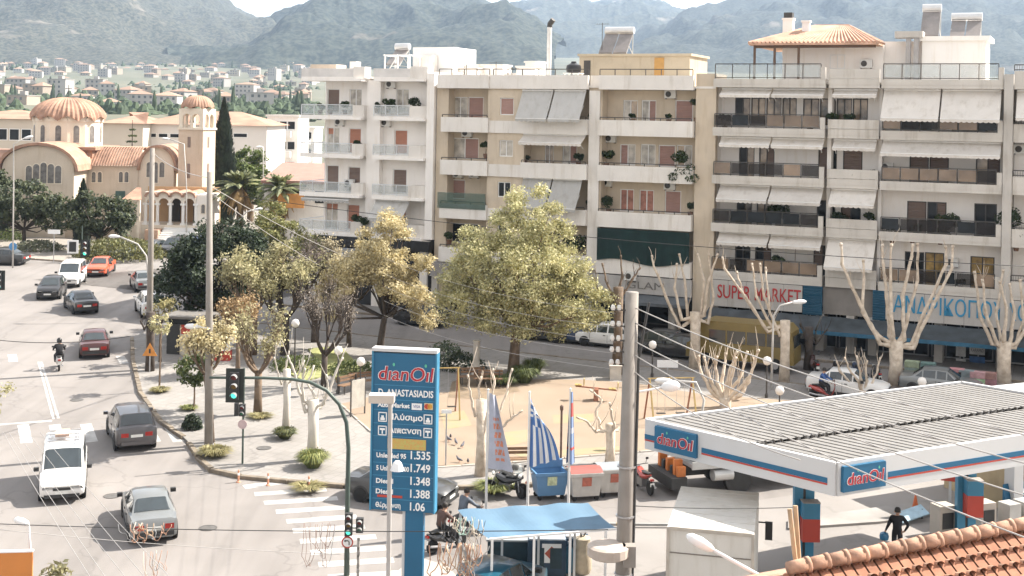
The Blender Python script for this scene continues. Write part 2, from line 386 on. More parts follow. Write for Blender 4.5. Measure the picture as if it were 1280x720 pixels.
# ---------------------------------------------------------------- mountains
def mtmat(name, a, b_, rock, sc, dens):
    m = bpy.data.materials.new(name); m.use_nodes = True; n = m.node_tree; L = n.links.new; p = n.nodes['Principled BSDF']
    p.inputs['Roughness'].default_value = .95; p.inputs['Specular IOR Level'].default_value = .1
    ge = n.nodes.new('ShaderNodeNewGeometry')
    def nz(s, d, lo, hi, c0, c1):
        t = n.nodes.new('ShaderNodeTexNoise'); t.inputs['Scale'].default_value = s; t.inputs['Detail'].default_value = d; t.inputs['Roughness'].default_value = .62
        L(ge.outputs['Position'], t.inputs[0]); r = n.nodes.new('ShaderNodeValToRGB')
        r.color_ramp.elements[0].position = lo; r.color_ramp.elements[1].position = hi
        r.color_ramp.elements[0].color = (*c0, 1); r.color_ramp.elements[1].color = (*c1, 1); L(t.outputs[0], r.inputs[0]); return r.outputs[0]
    veg = nz(sc * 55, 12, .40, .60, tuple(x * 1.2 for x in a), tuple(x * .75 for x in b_))
    mask = nz(sc * 1.6, 12, dens, dens + .07, (0, 0, 0), (1, 1, 1))
    mx = n.nodes.new('ShaderNodeMix'); mx.data_type = 'RGBA'; L(mask, mx.inputs[0]); L(veg, mx.inputs[6])
    L(nz(sc * 14, 8, .35, .65, tuple(x * .6 for x in rock), rock), mx.inputs[7]); L(mx.outputs[2], p.inputs[0])
    return m
def mountain(name, px0, px1, D, ridge, foot, mt, amp, seed, nu=230, nv=110, depth=.55):
    """ridge: (px, py) of the crest seen from here; D distance of the crest; foot: share of D where the slope begins"""
    b = MB()
    def fn(i, j):
        px = lerp(px0, px1, i); dx = (px - 640) / F
        top = CH + (YH + (px - 640) * ROLL - interp(ridge, px)) / F * D
        q = j * 1.35; Y = D * lerp(foot, 1, q)
        base = terr(D * foot) - 25
        up = q if q <= 1 else max(0, 1 - (q - 1) * 2.2)
        sh = up ** 1.25 * .75 + up * .25
        X = dx * D * lerp(foot * 1.02, 1, min(q, 1))
        nz_ = ridged(X, Y, 1 / 430.0, 7, seed) * amp * (up * max(0, .97 - up) ** 1.2 * 2.9 + .025) - amp * .25 * up * (1 - up)
        z = base + (top - base) * sh + (nz_ if q > .02 else 0)
        X += fbm(X, Y, 1 / 700.0, 3, seed + 50) * amp * 1.5 * up * (1 - min(1, up) ** 4)
        return (X, Y, z)
    b.grid(nu, nv, fn)
    return struct(b.obj(name, mt, smooth='all'))
GA, GB2 = (.105, .125, .055), (.045, .065, .035)
mountain('mountain', -500, 520, 4500, [(-500, -80), (-200, -60), (0, -75), (60, -95), (120, -90), (190, -40), (262, -2), (300, 20), (335, 36), (370, 52), (430, 90), (520, 130)], .42, mtmat('scrub_slope', (.075, .075, .058), (.028, .034, .03), (.27, .235, .195), .0026, .57), 95, 3)
mountain('mountain', 215, 690, 3700, [(215, 130), (285, 92), (310, 62), (335, 38), (370, 17), (410, -4), (460, -30), (520, -36), (590, -6), (615, 5), (632, 14), (660, 40), (690, 80)], .5, mtmat('forest_slope', (.05, .056, .044), (.016, .024, .022), (.22, .19, .16), .0018, .66), 95, 11)
mountain('mountain', 560, 960, 6200, [(560, 60), (610, 40), (632, 14), (645, 5), (670, -6), (710, -2), (725, 5), (745, 1), (775, -3), (800, -1), (830, 16), (860, 26), (900, 40), (960, 60)], .55, mtmat('patchy_slope', (.06, .066, .055), (.026, .034, .032), (.36, .31, .26), .0016, .585), 120, 23)
M_SNOW = mtmat('snow_slope', (.75, .76, .78), (.30, .31, .31), (.95, .95, .96), .0012, .42)
mountain('snow_peak', 770, 930, 8600, [(770, 30), (800, 16), (815, 11), (832, 4), (846, -1), (862, 4), (880, 13), (905, 24), (930, 40)], .8, M_SNOW, 40, 31, 60, 40)
mountain('mountain', 780, 1800, 5200, [(780, 75), (820, 55), (860, 26), (882, 13), (920, 1), (960, -12), (1040, -22), (1120, -28), (1200, -24), (1280, -30), (1500, -60), (1800, -90)], .42, mtmat('green_slope', (.05, .056, .048), (.022, .029, .028), (.24, .21, .18), .002, .63), 115, 47)

# ---------------------------------------------------------------- the far town
def town():
    wcol = [(.40, .38, .36), (.36, .33, .29), (.38, .34, .28), (.32, .27, .22), (.44, .43, .41)]
    M_R = mat('town_roof', (.28, .185, .135), .9, .2, .05, obj_var=.25); M_F = mat('town_flat_roof', (.34, .32, .30), .9, .2, .05)
    M_W = [mat('town_wall_%d' % i, c, .9, .08, .05, obj_var=.12) for i, c in enumerate(wcol)]
    M_D = mat('town_window', (.10, .11, .12), .4)
    stock = []
    for k in range(12):
        b = MB(); w_, d_, h = random.uniform(4, 7.5), random.uniform(4, 6.5), random.choice([3.2, 6.2, 6.2, 9.2])
        b.box(-w_, w_, -d_, d_, -6, h)
        b.cur = 2; fl = int(h // 3)
        for f_ in range(fl):
            for i in range(int(w_ * 2 // 3.2)):
                x = -w_ + 1 + i * 3.2
                b.box(x, x + 1.3, -d_ - .08, -d_ + .2, f_ * 3.05 + .9, f_ * 3.05 + 2.3)
        b.cur = 1
        if k % 3 != 2:
            e = .5; rh = random.uniform(1.6, 2.4); r = max(0.3, w_ - d_)
            b.add([(-w_ - e, -d_ - e, h), (w_ + e, -d_ - e, h), (w_ + e, d_ + e, h), (-w_ - e, d_ + e, h), (-r, 0, h + rh), (r, 0, h + rh)],
                  [(3, 2, 1, 0), (0, 1, 5, 4), (2, 3, 4, 5), (1, 2, 5), (3, 0, 4)]); rm = M_R
        else:
            b.box(-w_ - .3, w_ + .3, -d_ - .3, d_ + .3, h, h + .35); b.box(-1.5, 1.5, -1, 2, h + .35, h + 2.4); rm = M_F
        stock.append(b.mesh('town_house', [M_W[k % 5], rm, M_D]))
    n = 0; used = []
    tries = 0
    while n < 285 and tries < 9000:
        tries += 1
        px = random.uniform(-30, 392); Y = 640 * (3600 / 640) ** random.random() ** .7
        X = (px - 640) / F * Y; z = terr(Y)
        if any(abs(X - a) < 15 + Y * .004 and abs(Y - c) < 17 + Y * .02 for a, c in used): continue
        if fbm(X, Y, .0012, 3, 4) < -.22: continue
        used.append((X, Y)); n += 1
        o = link('town_house', random.choice(stock), None, (X, Y, z + (6 * fbm(X, Y, .004, 3) if Y > 500 else 0) + 1.0), random.uniform(-.5, .5))
        tag(o, 'small pale town house far off at the foot of the mountains', 'house', 'houses of the far town')
    # dark trees among the houses: one mass each clump nobody can count
    b = MB()
    for k in range(2600):
        px = random.uniform(-40, 400); Y = 520 * (3600 / 520) ** random.random()
        X = (px - 640) / F * Y
        if fbm(X, Y, .003, 3, 9) < .0: continue
        z = terr(Y) - 2; h = random.uniform(4, 9) * (1.7 if random.random() < .12 else 1); r = random.uniform(2, 4.5)
        if h > 10: r *= .4
        m_ = 6; V = [(X, Y, z)]
        for rr, hh in ((1, .35), (.85, .68), (.35, .95)): V += [(X + r * rr * cos(2 * pi * i / m_ + k + hh) * random.uniform(.75, 1.15), Y + r * rr * sin(2 * pi * i / m_ + k + hh), z + h * hh * random.uniform(.9, 1.1)) for i in range(m_)]
        V.append((X, Y, z + h)); n_ = len(V) - 1
        b.add(V, [(0, 1 + (i + 1) % m_, 1 + i) for i in range(m_)] + [(1 + q * m_ + i, 1 + q * m_ + (i + 1) % m_, 1 + (q + 1) * m_ + (i + 1) % m_, 1 + (q + 1) * m_ + i) for q in range(2) for i in range(m_)] + [(1 + 2 * m_ + i, 1 + 2 * m_ + (i + 1) % m_, n_) for i in range(m_)])
    tag(b.obj('far_trees', mat('far_foliage', (.055, .08, .04), .95, .4, .05)), 'dark trees scattered between the far town houses', 'trees', kind='stuff')
town()
for k, (px, py) in enumerate(((140, 620), (96, 500), (260, 660), (330, 560), (620, 668))):
    o = MB().lathe([(.34, 0), (.34, .012), (.3, .014), (.3, .008)], 20).obj('manhole_cover', mat('cast_iron', (.10, .095, .09), .7, .3, 6), None, loc=g(px, py, .004 if py != 560 else .125)); tag(o, ['iron manhole cover between the white van and the silver car', 'iron manhole cover before the zebra crossing on the avenue', 'iron manhole cover right of the silver car', 'iron manhole cover on the park corner pavement', 'iron manhole cover by the blue awning'][k], 'manhole cover', 'manhole covers')
# ================================================================ APARTMENT BUILDINGS
M_WHITE = mat('white_render', (.85, .81, .765), .9, .05, .7, stain=.08)
M_CREAM = mat('cream_render', (.74, .70, .65), .9, .08, .7, stain=.18)
M_TAN = mat('tan_render', (.58, .49, .38), .9, .10, .8, stain=.15)
M_GREYR = mat('grey_render', (.50, .47, .43), .9, .10, .7, stain=.35)
M_BAND = mat('grey_band', (.57, .535, .485), .9, .10, .7, stain=.25)
M_FRAME = mat('white_frame', (.75, .74, .72), .5, .05, 2)
M_DFRAME = mat('dark_frame', (.05, .045, .04), .5, .1, 2)
M_GLASS = mat('window_glass', (.018, .022, .025), .08, .3, 1.2, spec=.2)
M_GLASS2 = mat('curtained_glass', (.50, .46, .40), .25, .45, 2.2, spec=.6)
M_GLASS3 = mat('painted_reflection_glass', (.36, .27, .19), .15, .9, 1.1, spec=.8)  # brown reflections in the panes are painted into the base colour
M_RED_C = mat('red_curtain', (.42, .2, .15), .8, .5, 2.5)
M_GOLD_C = mat('gold_curtain', (.34, .22, .07), .6, .6, 2.5)
M_SH_PINK = mat('pink_shutter', (.38, .235, .20), .7, .08, 2)
M_SH_ORNG = mat('orange_shutter', (.45, .21, .14), .7, .08, 2)
M_SH_BRN = mat('brown_shutter', (.20, .145, .12), .7, .08, 2)
M_METAL = mat('dark_metal', (.06, .055, .05), .5, .2, 3)
M_RAILW = mat('white_rail', (.62, .64, .65), .5, .05, 3)
M_SMOKE = mat('smoked_glass', (.022, .018, .016), .15, .5, .9, spec=.25, alpha=.62)
M_PANELB = mat('beige_reflection_panel', (.22, .155, .105), .15, .6, .5, spec=.6)  # beige reflection on the rail glass, put into the panel colour
M_CLEARG = mat('clear_glass', (.50, .55, .55), .1, .1, 2, alpha=.35)
M_GREENG = mat('green_glass', (.05, .12, .10), .1, .1, 2, alpha=.45)
M_AWN = mat('cream_awning', (.64, .60, .55), .9, .06, 1.5, stain=.2, obj_var=.12)
M_AWNG = mat('grey_awning', (.42, .41, .39), .9, .06, 1.5, stain=.2, obj_var=.1)
M_ACW = mat('ac_white', (.66, .65, .62), .5, .06, 3)
M_TILE = mat('roof_tile', (.50, .31, .22), .85, .3, 1.2, obj_var=.12)
M_GREENC = mat('green_netting', (.005, .024, .022), .9, .35, 1.2)
M_DARKIN = mat('shop_shade', (.014, .014, .015), .7, .5, 1.5)  # near-black colour stands in for the shade inside the shops

def dwall(b, x0, x1, z0, z1, y, holes, depth=.22):
    """front wall face with real openings and reveals; holes: (x0,x1,z0,z1)"""
    xs = sorted({x0, x1, *[h[0] for h in holes], *[h[1] for h in holes]}); zs = sorted({z0, z1, *[h[2] for h in holes], *[h[3] for h in holes]})
    xs = [x for x in xs if x0 <= x <= x1]; zs = [z for z in zs if z0 <= z <= z1]
    for a, c in zip(xs, xs[1:]):
        for d, e in zip(zs, zs[1:]):
            mx_, mz = (a + c) / 2, (d + e) / 2
            if any(h[0] < mx_ < h[1] and h[2] < mz < h[3] for h in holes): continue
            b.quad((a, y, d), (c, y, d), (c, y, e), (a, y, e))
    for h in holes:
        a, c, d, e = h; q = y + depth
        b.quad((a, y, d), (a, y, e), (a, q, e), (a, q, d)); b.quad((c, y, d), (c, q, d), (c, q, e), (c, y, e))
        b.quad((a, y, d), (a, q, d), (c, q, d), (c, y, d)); b.quad((a, y, e), (c, y, e), (c, q, e), (a, q, e))
def window(par, x0, x1, z0, z1, y, style='glass', frame=None, split=2):
    """frame with panes or a roller shutter sitting in its opening"""
    fr = frame or M_FRAME; b = MB(); t = .07; yf = y + .08
    b.box(x0, x1, yf, yf + .07, z0, z0 + t); b.box(x0, x1, yf, yf + .07, z1 - t, z1)
    b.box(x0, x0 + t, yf, yf + .07, z0 + t, z1 - t); b.box(x1 - t, x1, yf, yf + .07, z0 + t, z1 - t)
    full = style in ('pink', 'orange', 'brown')
    if not full:
        for k in range(1, split):
            x = lerp(x0, x1, k / split); b.box(x - .035, x + .035, yf + .004, yf + .066, z0 + t, z1 - t)
    wdw = b.obj('window', fr, par)
    SH = {'pink': M_SH_PINK, 'orange': M_SH_ORNG, 'brown': M_SH_BRN}
    def shutter(a, c, d, e, m):
        s = MB(); n = max(4, int((e - d) / .11)); h = (e - d) / n
        for k in range(n):
            zz = d + k * h
            s.add([(a, yf + .035, zz), (c, yf + .035, zz), (c, yf + .015, zz + h * .8), (a, yf + .015, zz + h * .8), (c, yf + .04, zz + h), (a, yf + .04, zz + h)], [(0, 1, 2, 3), (3, 2, 4, 5)])
        s.obj('shutter', m, wdw)
    def pane(a, c, d, e, m):
        MB().quad((a, yf + .045, d), (c, yf + .045, d), (c, yf + .045, e), (a, yf + .045, e)).obj('pane', m, wdw)
    a, c, d, e = x0 + t, x1 - t, z0 + t, z1 - t
    if full: shutter(a, c, d, e, SH[style])
    else:
        st = style.split('+'); gm = {'glass': M_GLASS, 'curtain': M_GLASS2, 'reflect': M_GLASS3, 'red': M_RED_C, 'gold': M_GOLD_C}
        parts = []
        for k in range(split):
            parts.append((lerp(x0, x1, k / split) + (t if k == 0 else .035), lerp(x0, x1, (k + 1) / split) - (t if k == split - 1 else .035)))
        for k, (p, q) in enumerate(parts):
            s_ = st[k] if k < len(st) else st[-1]
            if s_ in SH: shutter(p, q, d, e, SH[s_])
            elif s_ == 'half':                        # shutter half way down over glass
                pane(p, q, d, e, M_GLASS2)
                shutter(p, q, lerp(d, e, .75), e, SH['orange'])
            else: pane(p, q, d, e, gm[s_])
    return wdw
def awning(par, x0, x1, ztop, y, out, drop, m, panels=1, valance=.22, gap=.05):
    """sloping canvas from the wall above, each panel with scalloped valance, roller and arms"""
    for k in range(panels):
        a, c = lerp(x0, x1, k / panels) + gap, lerp(x0, x1, (k + 1) / panels) - gap
        b = MB(); n = 10
        def fn(i, j): return (lerp(a, c, i), y - out * j, ztop - drop * j - .05 * sin(pi * j) * (1 if out > .5 else .3) + .012 * sin(i * 40))
        b.grid(14, 4, fn)
        ns = max(4, int((c - a) / .3)); pts = []
        for i in range(ns * 4 + 1):
            u = i / (ns * 4); pts.append((lerp(a, c, u), valance * (.72 + .28 * abs(sin(u * ns * pi)))))
        yy = y - out
        for (p, h1), (q, h2) in zip(pts, pts[1:]): b.quad((p, yy, ztop - drop - h1), (q, yy, ztop - drop - h2), (q, yy, ztop - drop), (p, yy, ztop - drop))
        aw = b.obj('awning', m, par)
        MB().cyl((a, y - .02, ztop + .04), (c, y - .02, ztop + .04), .07, 8).obj('roller', M_FRAME, aw); MB().beam((a, yy + .01, ztop - drop), (c, yy + .01, ztop - drop), .05).obj('front_bar', M_FRAME, aw)
        for x in (a + .15, c - .15):
            MB().tube([(x, y - .05, ztop - min(1.0, drop + .4)), (x, yy + .03, ztop - drop)], .025, 5).obj('arm', M_FRAME, aw)
def railing(par, x0, x1, z0, h, y, m, style='bars', gm=None, side=None):
    b = MB(); b.box(x0, x1, y - .03, y + .03, z0 + h - .06, z0 + h)
    n = max(2, round((x1 - x0) / 1.15)); ps = [lerp(x0, x1, k / n) for k in range(n + 1)]
    for x in ps: b.box(x - .025, x + .025, y - .026, y + .026, z0, z0 + h - .06)
    if style == 'bars':
        for x in [x0 + k * .14 for k in range(1, int((x1 - x0) / .14))]: b.box(x - .009, x + .009, y - .01, y + .01, z0, z0 + h - .06)
    if style != 'low': b.box(x0, x1, y - .022, y + .022, z0 + .05, z0 + .1)
    r = b.obj('railing', m, par)
    if style == 'panel':
        for p, q in zip(ps, ps[1:]):
            MB().box(p + .05, q - .05, y - .012, y + .012, z0 + .13, z0 + h - .09).obj('panel', random.choice(gm) if isinstance(gm, list) else gm, r)
    return r
def parapet(par, x0, x1, y0, y1, z0, z1, m, name='balcony', deck=.16):
    """balcony: deck with solid front and sides"""
    b = MB(); t = .14
    b.box(x0, x1, y0, y1, z0, z0 + deck); b.box(x0, x1, y0, y0 + t, z0 + deck, z1)
    b.box(x0, x0 + t, y0 + t, y1, z0 + deck, z1); b.box(x1 - t, x1, y0 + t, y1, z0 + deck, z1)
    return b.obj(name, m, par)
AC_ME = []
class Bld:
    """a building whose front is parallel to the shop street; local x along it, local -y towards the street"""
    def __init__(s, name, label, s0, base=0.0, setback=0.0):
        p = S(s0, -setback); s.s0 = s0; s.sb = setback
        s.o = thing(name, label, 'apartment building', (p.x, p.y, 0), FA)
        s.M = Matrix.Translation((p.x, p.y, 0)) @ Matrix.Rotation(FA, 4, 'Z'); s.Mi = s.M.inverted()
        Bld.cache[s.o.name] = s.M
    def l(s, px, py, y=0.0):
        """local (x,z) of the point seen at a pixel on the plane local y"""
        u, v = lv(px, py); d = Vector((u / F, 1, -v / F)); o = Vector((0, 0, CH))
        o2, d2 = s.Mi @ o, s.Mi.to_3x3() @ d
        t = (y - o2.y) / d2.y; q = o2 + d2 * t
        return q.x, q.z
    def x(s, px, py, y=0.0): return s.l(px, py, y)[0]
    def rect(s, r, y): 
        (a, z1), (c, z0) = s.l(r[0], r[1], y), s.l(r[2], r[3], y); zz = sorted((z0, z1)); return a, c, zz[0], zz[1]
    def w(s, x, y, z): return s.M @ Vector((x, y, z))
Bld.cache = {}
def acu(B, px, py, y, label):
    x, z = B.l(px, py, y); p = B.w(x, y, z)
    o = thing('air_conditioner', label, 'air conditioner', p, FA, 'outdoor air conditioners')
    if not AC_ME:
        AC_ME.append(MB().box(-.4, .4, -.3, 0, 0, .55).mesh('casing', M_ACW))
        AC_ME.append(MB().lathe([(.2, 0), (.2, .015), (.05, .02)], 14, M=Matrix.Translation((-.12, -.3, .28)) @ Matrix.Rotation(pi / 2, 4, 'X')).mesh('fan_grille', M_DFRAME))
        AC_ME.append(MB().box(-.35, -.3, -.28, 0, -.06, 0).box(.3, .35, -.28, 0, -.06, 0).mesh('bracket', M_METAL))
    for nme, me in zip(('casing', 'fan_grille', 'bracket'), AC_ME): link(nme, me, o)
M_LEAF_D = leafmat('pot_leaf', (.06, .09, .03), (.02, .035, .015))
M_POT = mat('clay_pot', (.16, .09, .06), .85, .2, 4)
def leaf_blob(b, c, r, n, s, flat=1.0):
    for k in range(n):
        d = Vector((random.gauss(0, 1), random.gauss(0, 1), random.gauss(0, 1))).normalized() * r * random.uniform(.5, 1) ** .5
        d.z *= flat; p = Vector(c) + d
        a = Vector((random.gauss(0, 1), random.gauss(0, 1), random.gauss(0, 1))).normalized(); e = a.orthogonal().normalized()
        e.rotate(Matrix.Rotation(random.uniform(0, 6.28), 3, a)); f_ = a.cross(e); q = s * random.uniform(.6, 1.3)
        b.quad(p - e * q, p - f_ * q * .5, p + e * q, p + f_ * q * .5)
def pot_plant(B, px, py, y, r, label, tall=0.0, name='potted_plant', trail=False):
    """py: foot of the pot seen at that pixel on plane y"""
    x, z = B.l(px, py, y); p = B.w(x, y + .15, z - (.2 if tall < .6 else .1)); o = thing(name, label, 'plant', p, FA, 'balcony plants')
    if not trail: MB().lathe([(.13, 0), (.2, .34), (.2, .36), (.17, .36)], 10).obj('pot', M_POT, o)
    b = MB()
    if tall:
        MB().tube([(0, 0, .3), (.02, 0, .3 + tall)], [.035, .02], 5).obj('stem', mat('stem_bark', (.16, .11, .07)), o)
    [leaf_blob(b, (random.uniform(-r, r) * .8, random.uniform(-.15, .15), .45 + tall + r * random.uniform(.3, 1.0)), r * random.uniform(.4, .7), int(70 * max(.4, r) / .4), .1, .8) for _ in range(5)]
    if trail:
        for k in range(7):
            leaf_blob(b, (random.uniform(-1.2, 1.2), -.25, random.uniform(-.5, .5)), .3, 40, .1)
    b.obj('foliage', M_LEAF_D, o)

# ---------------------------------------------------------------- tan building in the middle
FLT = [6.3, 9.45, 12.6, 15.7, 18.85]
TB = Bld('apartment_building', 'tan apartment building with solid balconies and grey awnings, between white and grey blocks', -14)
def X(B, px, y=0.0, py=150): return B.x(px, py, y)
def tan_building():
    B, o = TB, TB.o
    xL, xA0, xA1, xB1, xC1, xD0, xD1, xR = [X(B, p) for p in (541, 551, 610, 651, 734, 748, 868, 893)]
    RY, WB, Z0, ZR = 1.55, .30, 1.0, FLT[4]
    holesR, holesB = [], []
    W = []   # (rect px, plane, style)
    for r, y, st in [((566, 121, 584, 148), RY, 'curtain+curtain'), ((585, 121, 604, 148), RY, 'pink'),
                     ((563, 172, 598, 199), RY, 'curtain+pink+curtain'), ((564, 224, 581, 249), RY, 'pink'),
                     ((779, 125, 797, 153), RY, 'curtain+reflect'), ((802, 125, 820, 153), RY, 'curtain+pink'), ((844, 125, 866, 155), RY, 'pink'),
                     ((775, 180, 794, 207), RY, 'pink+curtain'), ((801, 180, 819, 207), RY, 'curtain+curtain'), ((823, 181, 844, 209), RY, 'pink'), ((846, 181, 865, 209), RY, 'reflect+curtain'),
                     ((775, 236, 792, 265), RY, 'red'), ((799, 237, 817, 265), RY, 'red'), ((831, 238, 851, 268), RY, 'pink'),
                     ((681, 178, 692, 205), RY, 'reflect'), ((703, 178, 721, 205), RY, 'curtain+pink'), ((681, 124, 700, 150), RY, 'curtain'), ((660, 232, 690, 262), RY, 'glass'),
                     ((625, 122, 642, 144), WB, 'pink'), ((624, 175, 641, 196), WB, 'curtain'), ((622, 227, 638, 247), WB, 'glass'), ((622, 280, 638, 300), WB, 'glass'),
                     ((563, 278, 598, 305), RY, 'glass'), ((775, 290, 815, 318), RY, 'glass'), ((665, 288, 700, 318), RY, 'glass')]:
        W.append((B.rect(r, y), y, st))
    def fit(r, lo, hi): return (max(r[0], lo + .05), min(r[1], hi - .05), r[2], r[3])
    bR = MB(); bB = MB()
    for k in range(4):
        zf, zc = FLT[k], FLT[k + 1] - .12
        hs = [(fit(r, xA0, xR), y, st) for r, y, st in W if zf - .4 < (r[2] + r[3]) / 2 < zc and y == RY]
        hs = [((r[0], r[1], max(r[2], zf + .08), min(r[3], zc - .1)), y, st) for r, y, st in hs]
        dwall(bR, xA0 + .3, xD1, zf - .12, zc, RY, [h[0] for h in hs])
        for r, y, st in hs: window(o, *r, y, st)
        hb = [(r, y, st) for r, y, st in W if zf < (r[2] + r[3]) / 2 < zc + .3 and y == WB]
        dwall(bB, xA1, xB1, zf - .12, zc + .0, WB, [h[0] for h in hb])
        for r, y, st in hb: window(o, *r, y, st)
    bR.obj('wall', M_TAN, o)
    b = MB()
    b.box(xL, xA0 + .3, .6, 3, Z0, ZR + .2); b.box(xD1 - .02, xR, .35, 3, Z0, ZR + 1.0)      # end piers
    b.box(xA1 - .15, xA1, WB, RY - .01, FLT[0] - .12, ZR); b.box(xB1, xB1 + .15, WB, RY - .01, FLT[0] - .12, ZR)
    b.box(xL, xR, 2.2, 12, Z0, ZR); b.box(xC1 - .05, xD0 + .1, .45, RY - .01, Z0 + 4, ZR)
    b.obj('pier', M_TAN, o)
    bB.obj('wall', M_TAN, o)
    for k in range(4):
        zf = FLT[k]
        parapet(o, xA0, xA1 - .02, 0, RY + .6, zf - .12, zf + .95, M_CREAM); parapet(o, xB1 + .02, xC1, 0, RY + .6, zf - .12, zf + .95, M_CREAM)
        parapet(o, xD0, xD1 - .1, -.05, RY + .6, zf - .12, zf + .95, M_CREAM)
        MB().box(xA1, xB1, WB - .12, WB + .1, zf - .12, zf + .75).obj('band', M_CREAM, o)
        for a, c in ((xA0, xA1), (xB1, xC1), (xD0, xD1 - .1)):
            if not (k == 0 and a == xD0): railing(o, a + .1, c - .1, zf + .95, .2, .05, M_METAL, 'low')
    # roof edge, deck and railings
    b = MB()
    for a, c, y in ((xL + .3, xA1, 0), (xA1, xB1, .12), (xB1, xC1, 0), (xC1, xD0, .5), (xD0, xD1 - .1, -.05)):
        b.box(a + .003, c - .003, y, y + .3, ZR - .12, ZR + .85)
    b.box(xL, xR, .31, 12, ZR, ZR + .15); b.obj('roof_parapet', M_CREAM, o)
    for a, c in ((xL + .4, xA1), (xA1 + .3, xB1), (xB1, xC1), (xD0, xD1 - .2)): railing(o, a, c, ZR + .85, .45, .15, M_METAL, 'low')
    MB().box(xC1 + .02, xD0 - .02, .30, .42, FLT[0], ZR - .2).obj('screen_wall', M_CREAM, o)
    # awnings over the middle balconies
    awning(o, xB1 - .05, xC1 - .15, ZR - .25, .25, 1.25, 1.95, M_AWNG, 2); awning(o, xB1 + .05, xC1 - .15, FLT[3] - .2, .3, .9, .5, M_AWN, 1)
    awning(o, xB1 + .1, xC1 - .35, FLT[2] - .2, .3, 1.25, 1.9, M_AWNG, 2)
    # green netting hung round the lowest right balcony
    b = MB(); a, c = xD0 + .1, xD1 - .15
    b.grid(40, 8, lambda i, j: (lerp(a, c, i), -.09 - .05 * abs(sin(i * 23)) * j - .03, lerp(FLT[1] - .2, FLT[0] + .75 + .18 * sin(i * 7.5), j)))
    b.obj('netting', M_GREENC, o)
    b = MB(); x0, x1 = X(B, 547, -.06, 235), X(B, 607, -.06, 235); b.box(x0, x1, -.07, -.05, FLT[1] + .6, FLT[1] + 1.75); b.obj('glass_screen', M_GREENG, o)
    # shop front
    z0 = S(-14, 0).z + .12
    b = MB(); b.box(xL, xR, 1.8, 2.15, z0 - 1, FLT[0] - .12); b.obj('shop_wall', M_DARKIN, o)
    for k in range(7):
        a = lerp(xL, xR, k / 7)
        MB().box(a, a + .45, .25, 1.75, z0 - 1, FLT[0] - .13).obj('pillar', M_GREYR, o)
        wd = MB().box(a + .55, lerp(xL, xR, (k + 1) / 7) - .1, 1.62, 1.7, z0 + .35, z0 + 2.5).obj('shop_window', M_DFRAME, o)
        MB().box(a + .65, lerp(xL, xR, (k + 1) / 7) - .2, 1.6, 1.615, z0 + .45, z0 + 2.4).obj('pane', M_GLASS, wd)
    fx0, fx1 = xD0 - .3, xD1
    fs = MB().box(fx0, fx1, -.05, .2, FLT[0] - 1.35, FLT[0] - .2).obj('fascia', mat('pale_fascia', (.42, .40, .38), .7, .1, 1, stain=.25), o)
    text('lettering', 'GLAM', .7, mat('grey_letter', (.16, .15, .14), .5), fs, (lerp(fx0, fx1, .55), -.07, FLT[0] - .8), width=2.6)
    MB().box(xL, fx0 - .05, .0, .2, FLT[0] - 1.2, FLT[0] - .2).obj('fascia', mat('dull_fascia', (.3, .28, .27), .8, .2, 1), o)
    b = MB(); b.add([(fx0, .1, FLT[0] - 1.4), (fx1, .1, FLT[0] - 1.4), (fx1, -1.3, FLT[0] - 1.75), (fx0, -1.3, FLT[0] - 1.75), (fx0, .1, FLT[0] - 1.5), (fx1, .1, FLT[0] - 1.5), (fx1, -1.3, FLT[0] - 1.95), (fx0, -1.3, FLT[0] - 1.95)],
        [(0, 3, 2, 1), (4, 5, 6, 7), (3, 7, 6, 2), (0, 1, 5, 4), (0, 4, 7, 3), (1, 2, 6, 5)]); b.obj('shop_awning', mat('dark_canvas', (.10, .11, .12), .9, .2, 2), o)
    # rooftop
    yb = 4.0; pz = ZR + .15
    a, c = B.x(724, 90, yb), B.x(862, 90, yb); ph = B.l(790, 70, yb)[1]
    r = MB(); r.box(a, c, yb, yb + 4.5, pz, ph); r.box(a - .1, c + .15, yb - .15, yb + 4.6, ph, ph + .16)
    r = r.obj('penthouse', mat('penthouse_render', (.46, .39, .29), .9, .1, .8, stain=.2), o)
    d0, d1 = B.x(818, 85, yb), B.x(830, 85, yb); MB().box(d0, d1, yb - .04, yb + .05, pz, pz + 2.1).obj('door', mat('ochre_door', (.45, .25, .07), .6), r)
    d0, d1 = B.x(730, 85, yb), B.x(738, 85, yb); MB().box(d0, d1, yb - .04, yb + .05, pz, pz + 1.9).obj('door', M_DFRAME, r)
    cx, cz = B.l(686, 92, 3.5); p = B.w(cx, 3.5, pz); hh = B.l(686, 34, 3.5)[1] - pz
    t = thing('chimney_flue', 'tall thin white chimney flue with black cowl on the tan building roof', 'chimney', p, FA)
    MB().cyl((0, 0, 0), (0, 0, hh), .17, 12).obj('pipe', mat('flue', (.68, .66, .63), .6), t, smooth=True); MB().tube([(0, 0, hh), (.02, 0, hh + .25), (.3, -.05, hh + .55)], .2, 10).obj('cowl', M_DFRAME, t)
    cx, cz = B.l(717, 92, 1.6); p = B.w(cx, 1.6, pz)
    t = thing('water_tank', 'black plastic water tank on a white frame on the tan building roof', 'water tank', p, FA)
    MB().lathe([(.1, .9), (.5, .95), (.55, 1.2), (.5, 1.45), (.2, 1.6), (.18, 1.72)], 14).obj('tank', mat('black_plastic', (.015, .015, .017), .4), t, smooth=True)
    for sx in (-1, 1):
        for sy in (-1, 1): MB().box(sx * .5 - .03, sx * .5 + .03, sy * .4 - .03, sy * .4 + .03, 0, .9).obj('leg', M_FRAME, t)
    MB().box(-.6, .6, -.5, .5, .85, .9).obj('shelf', M_FRAME, t)
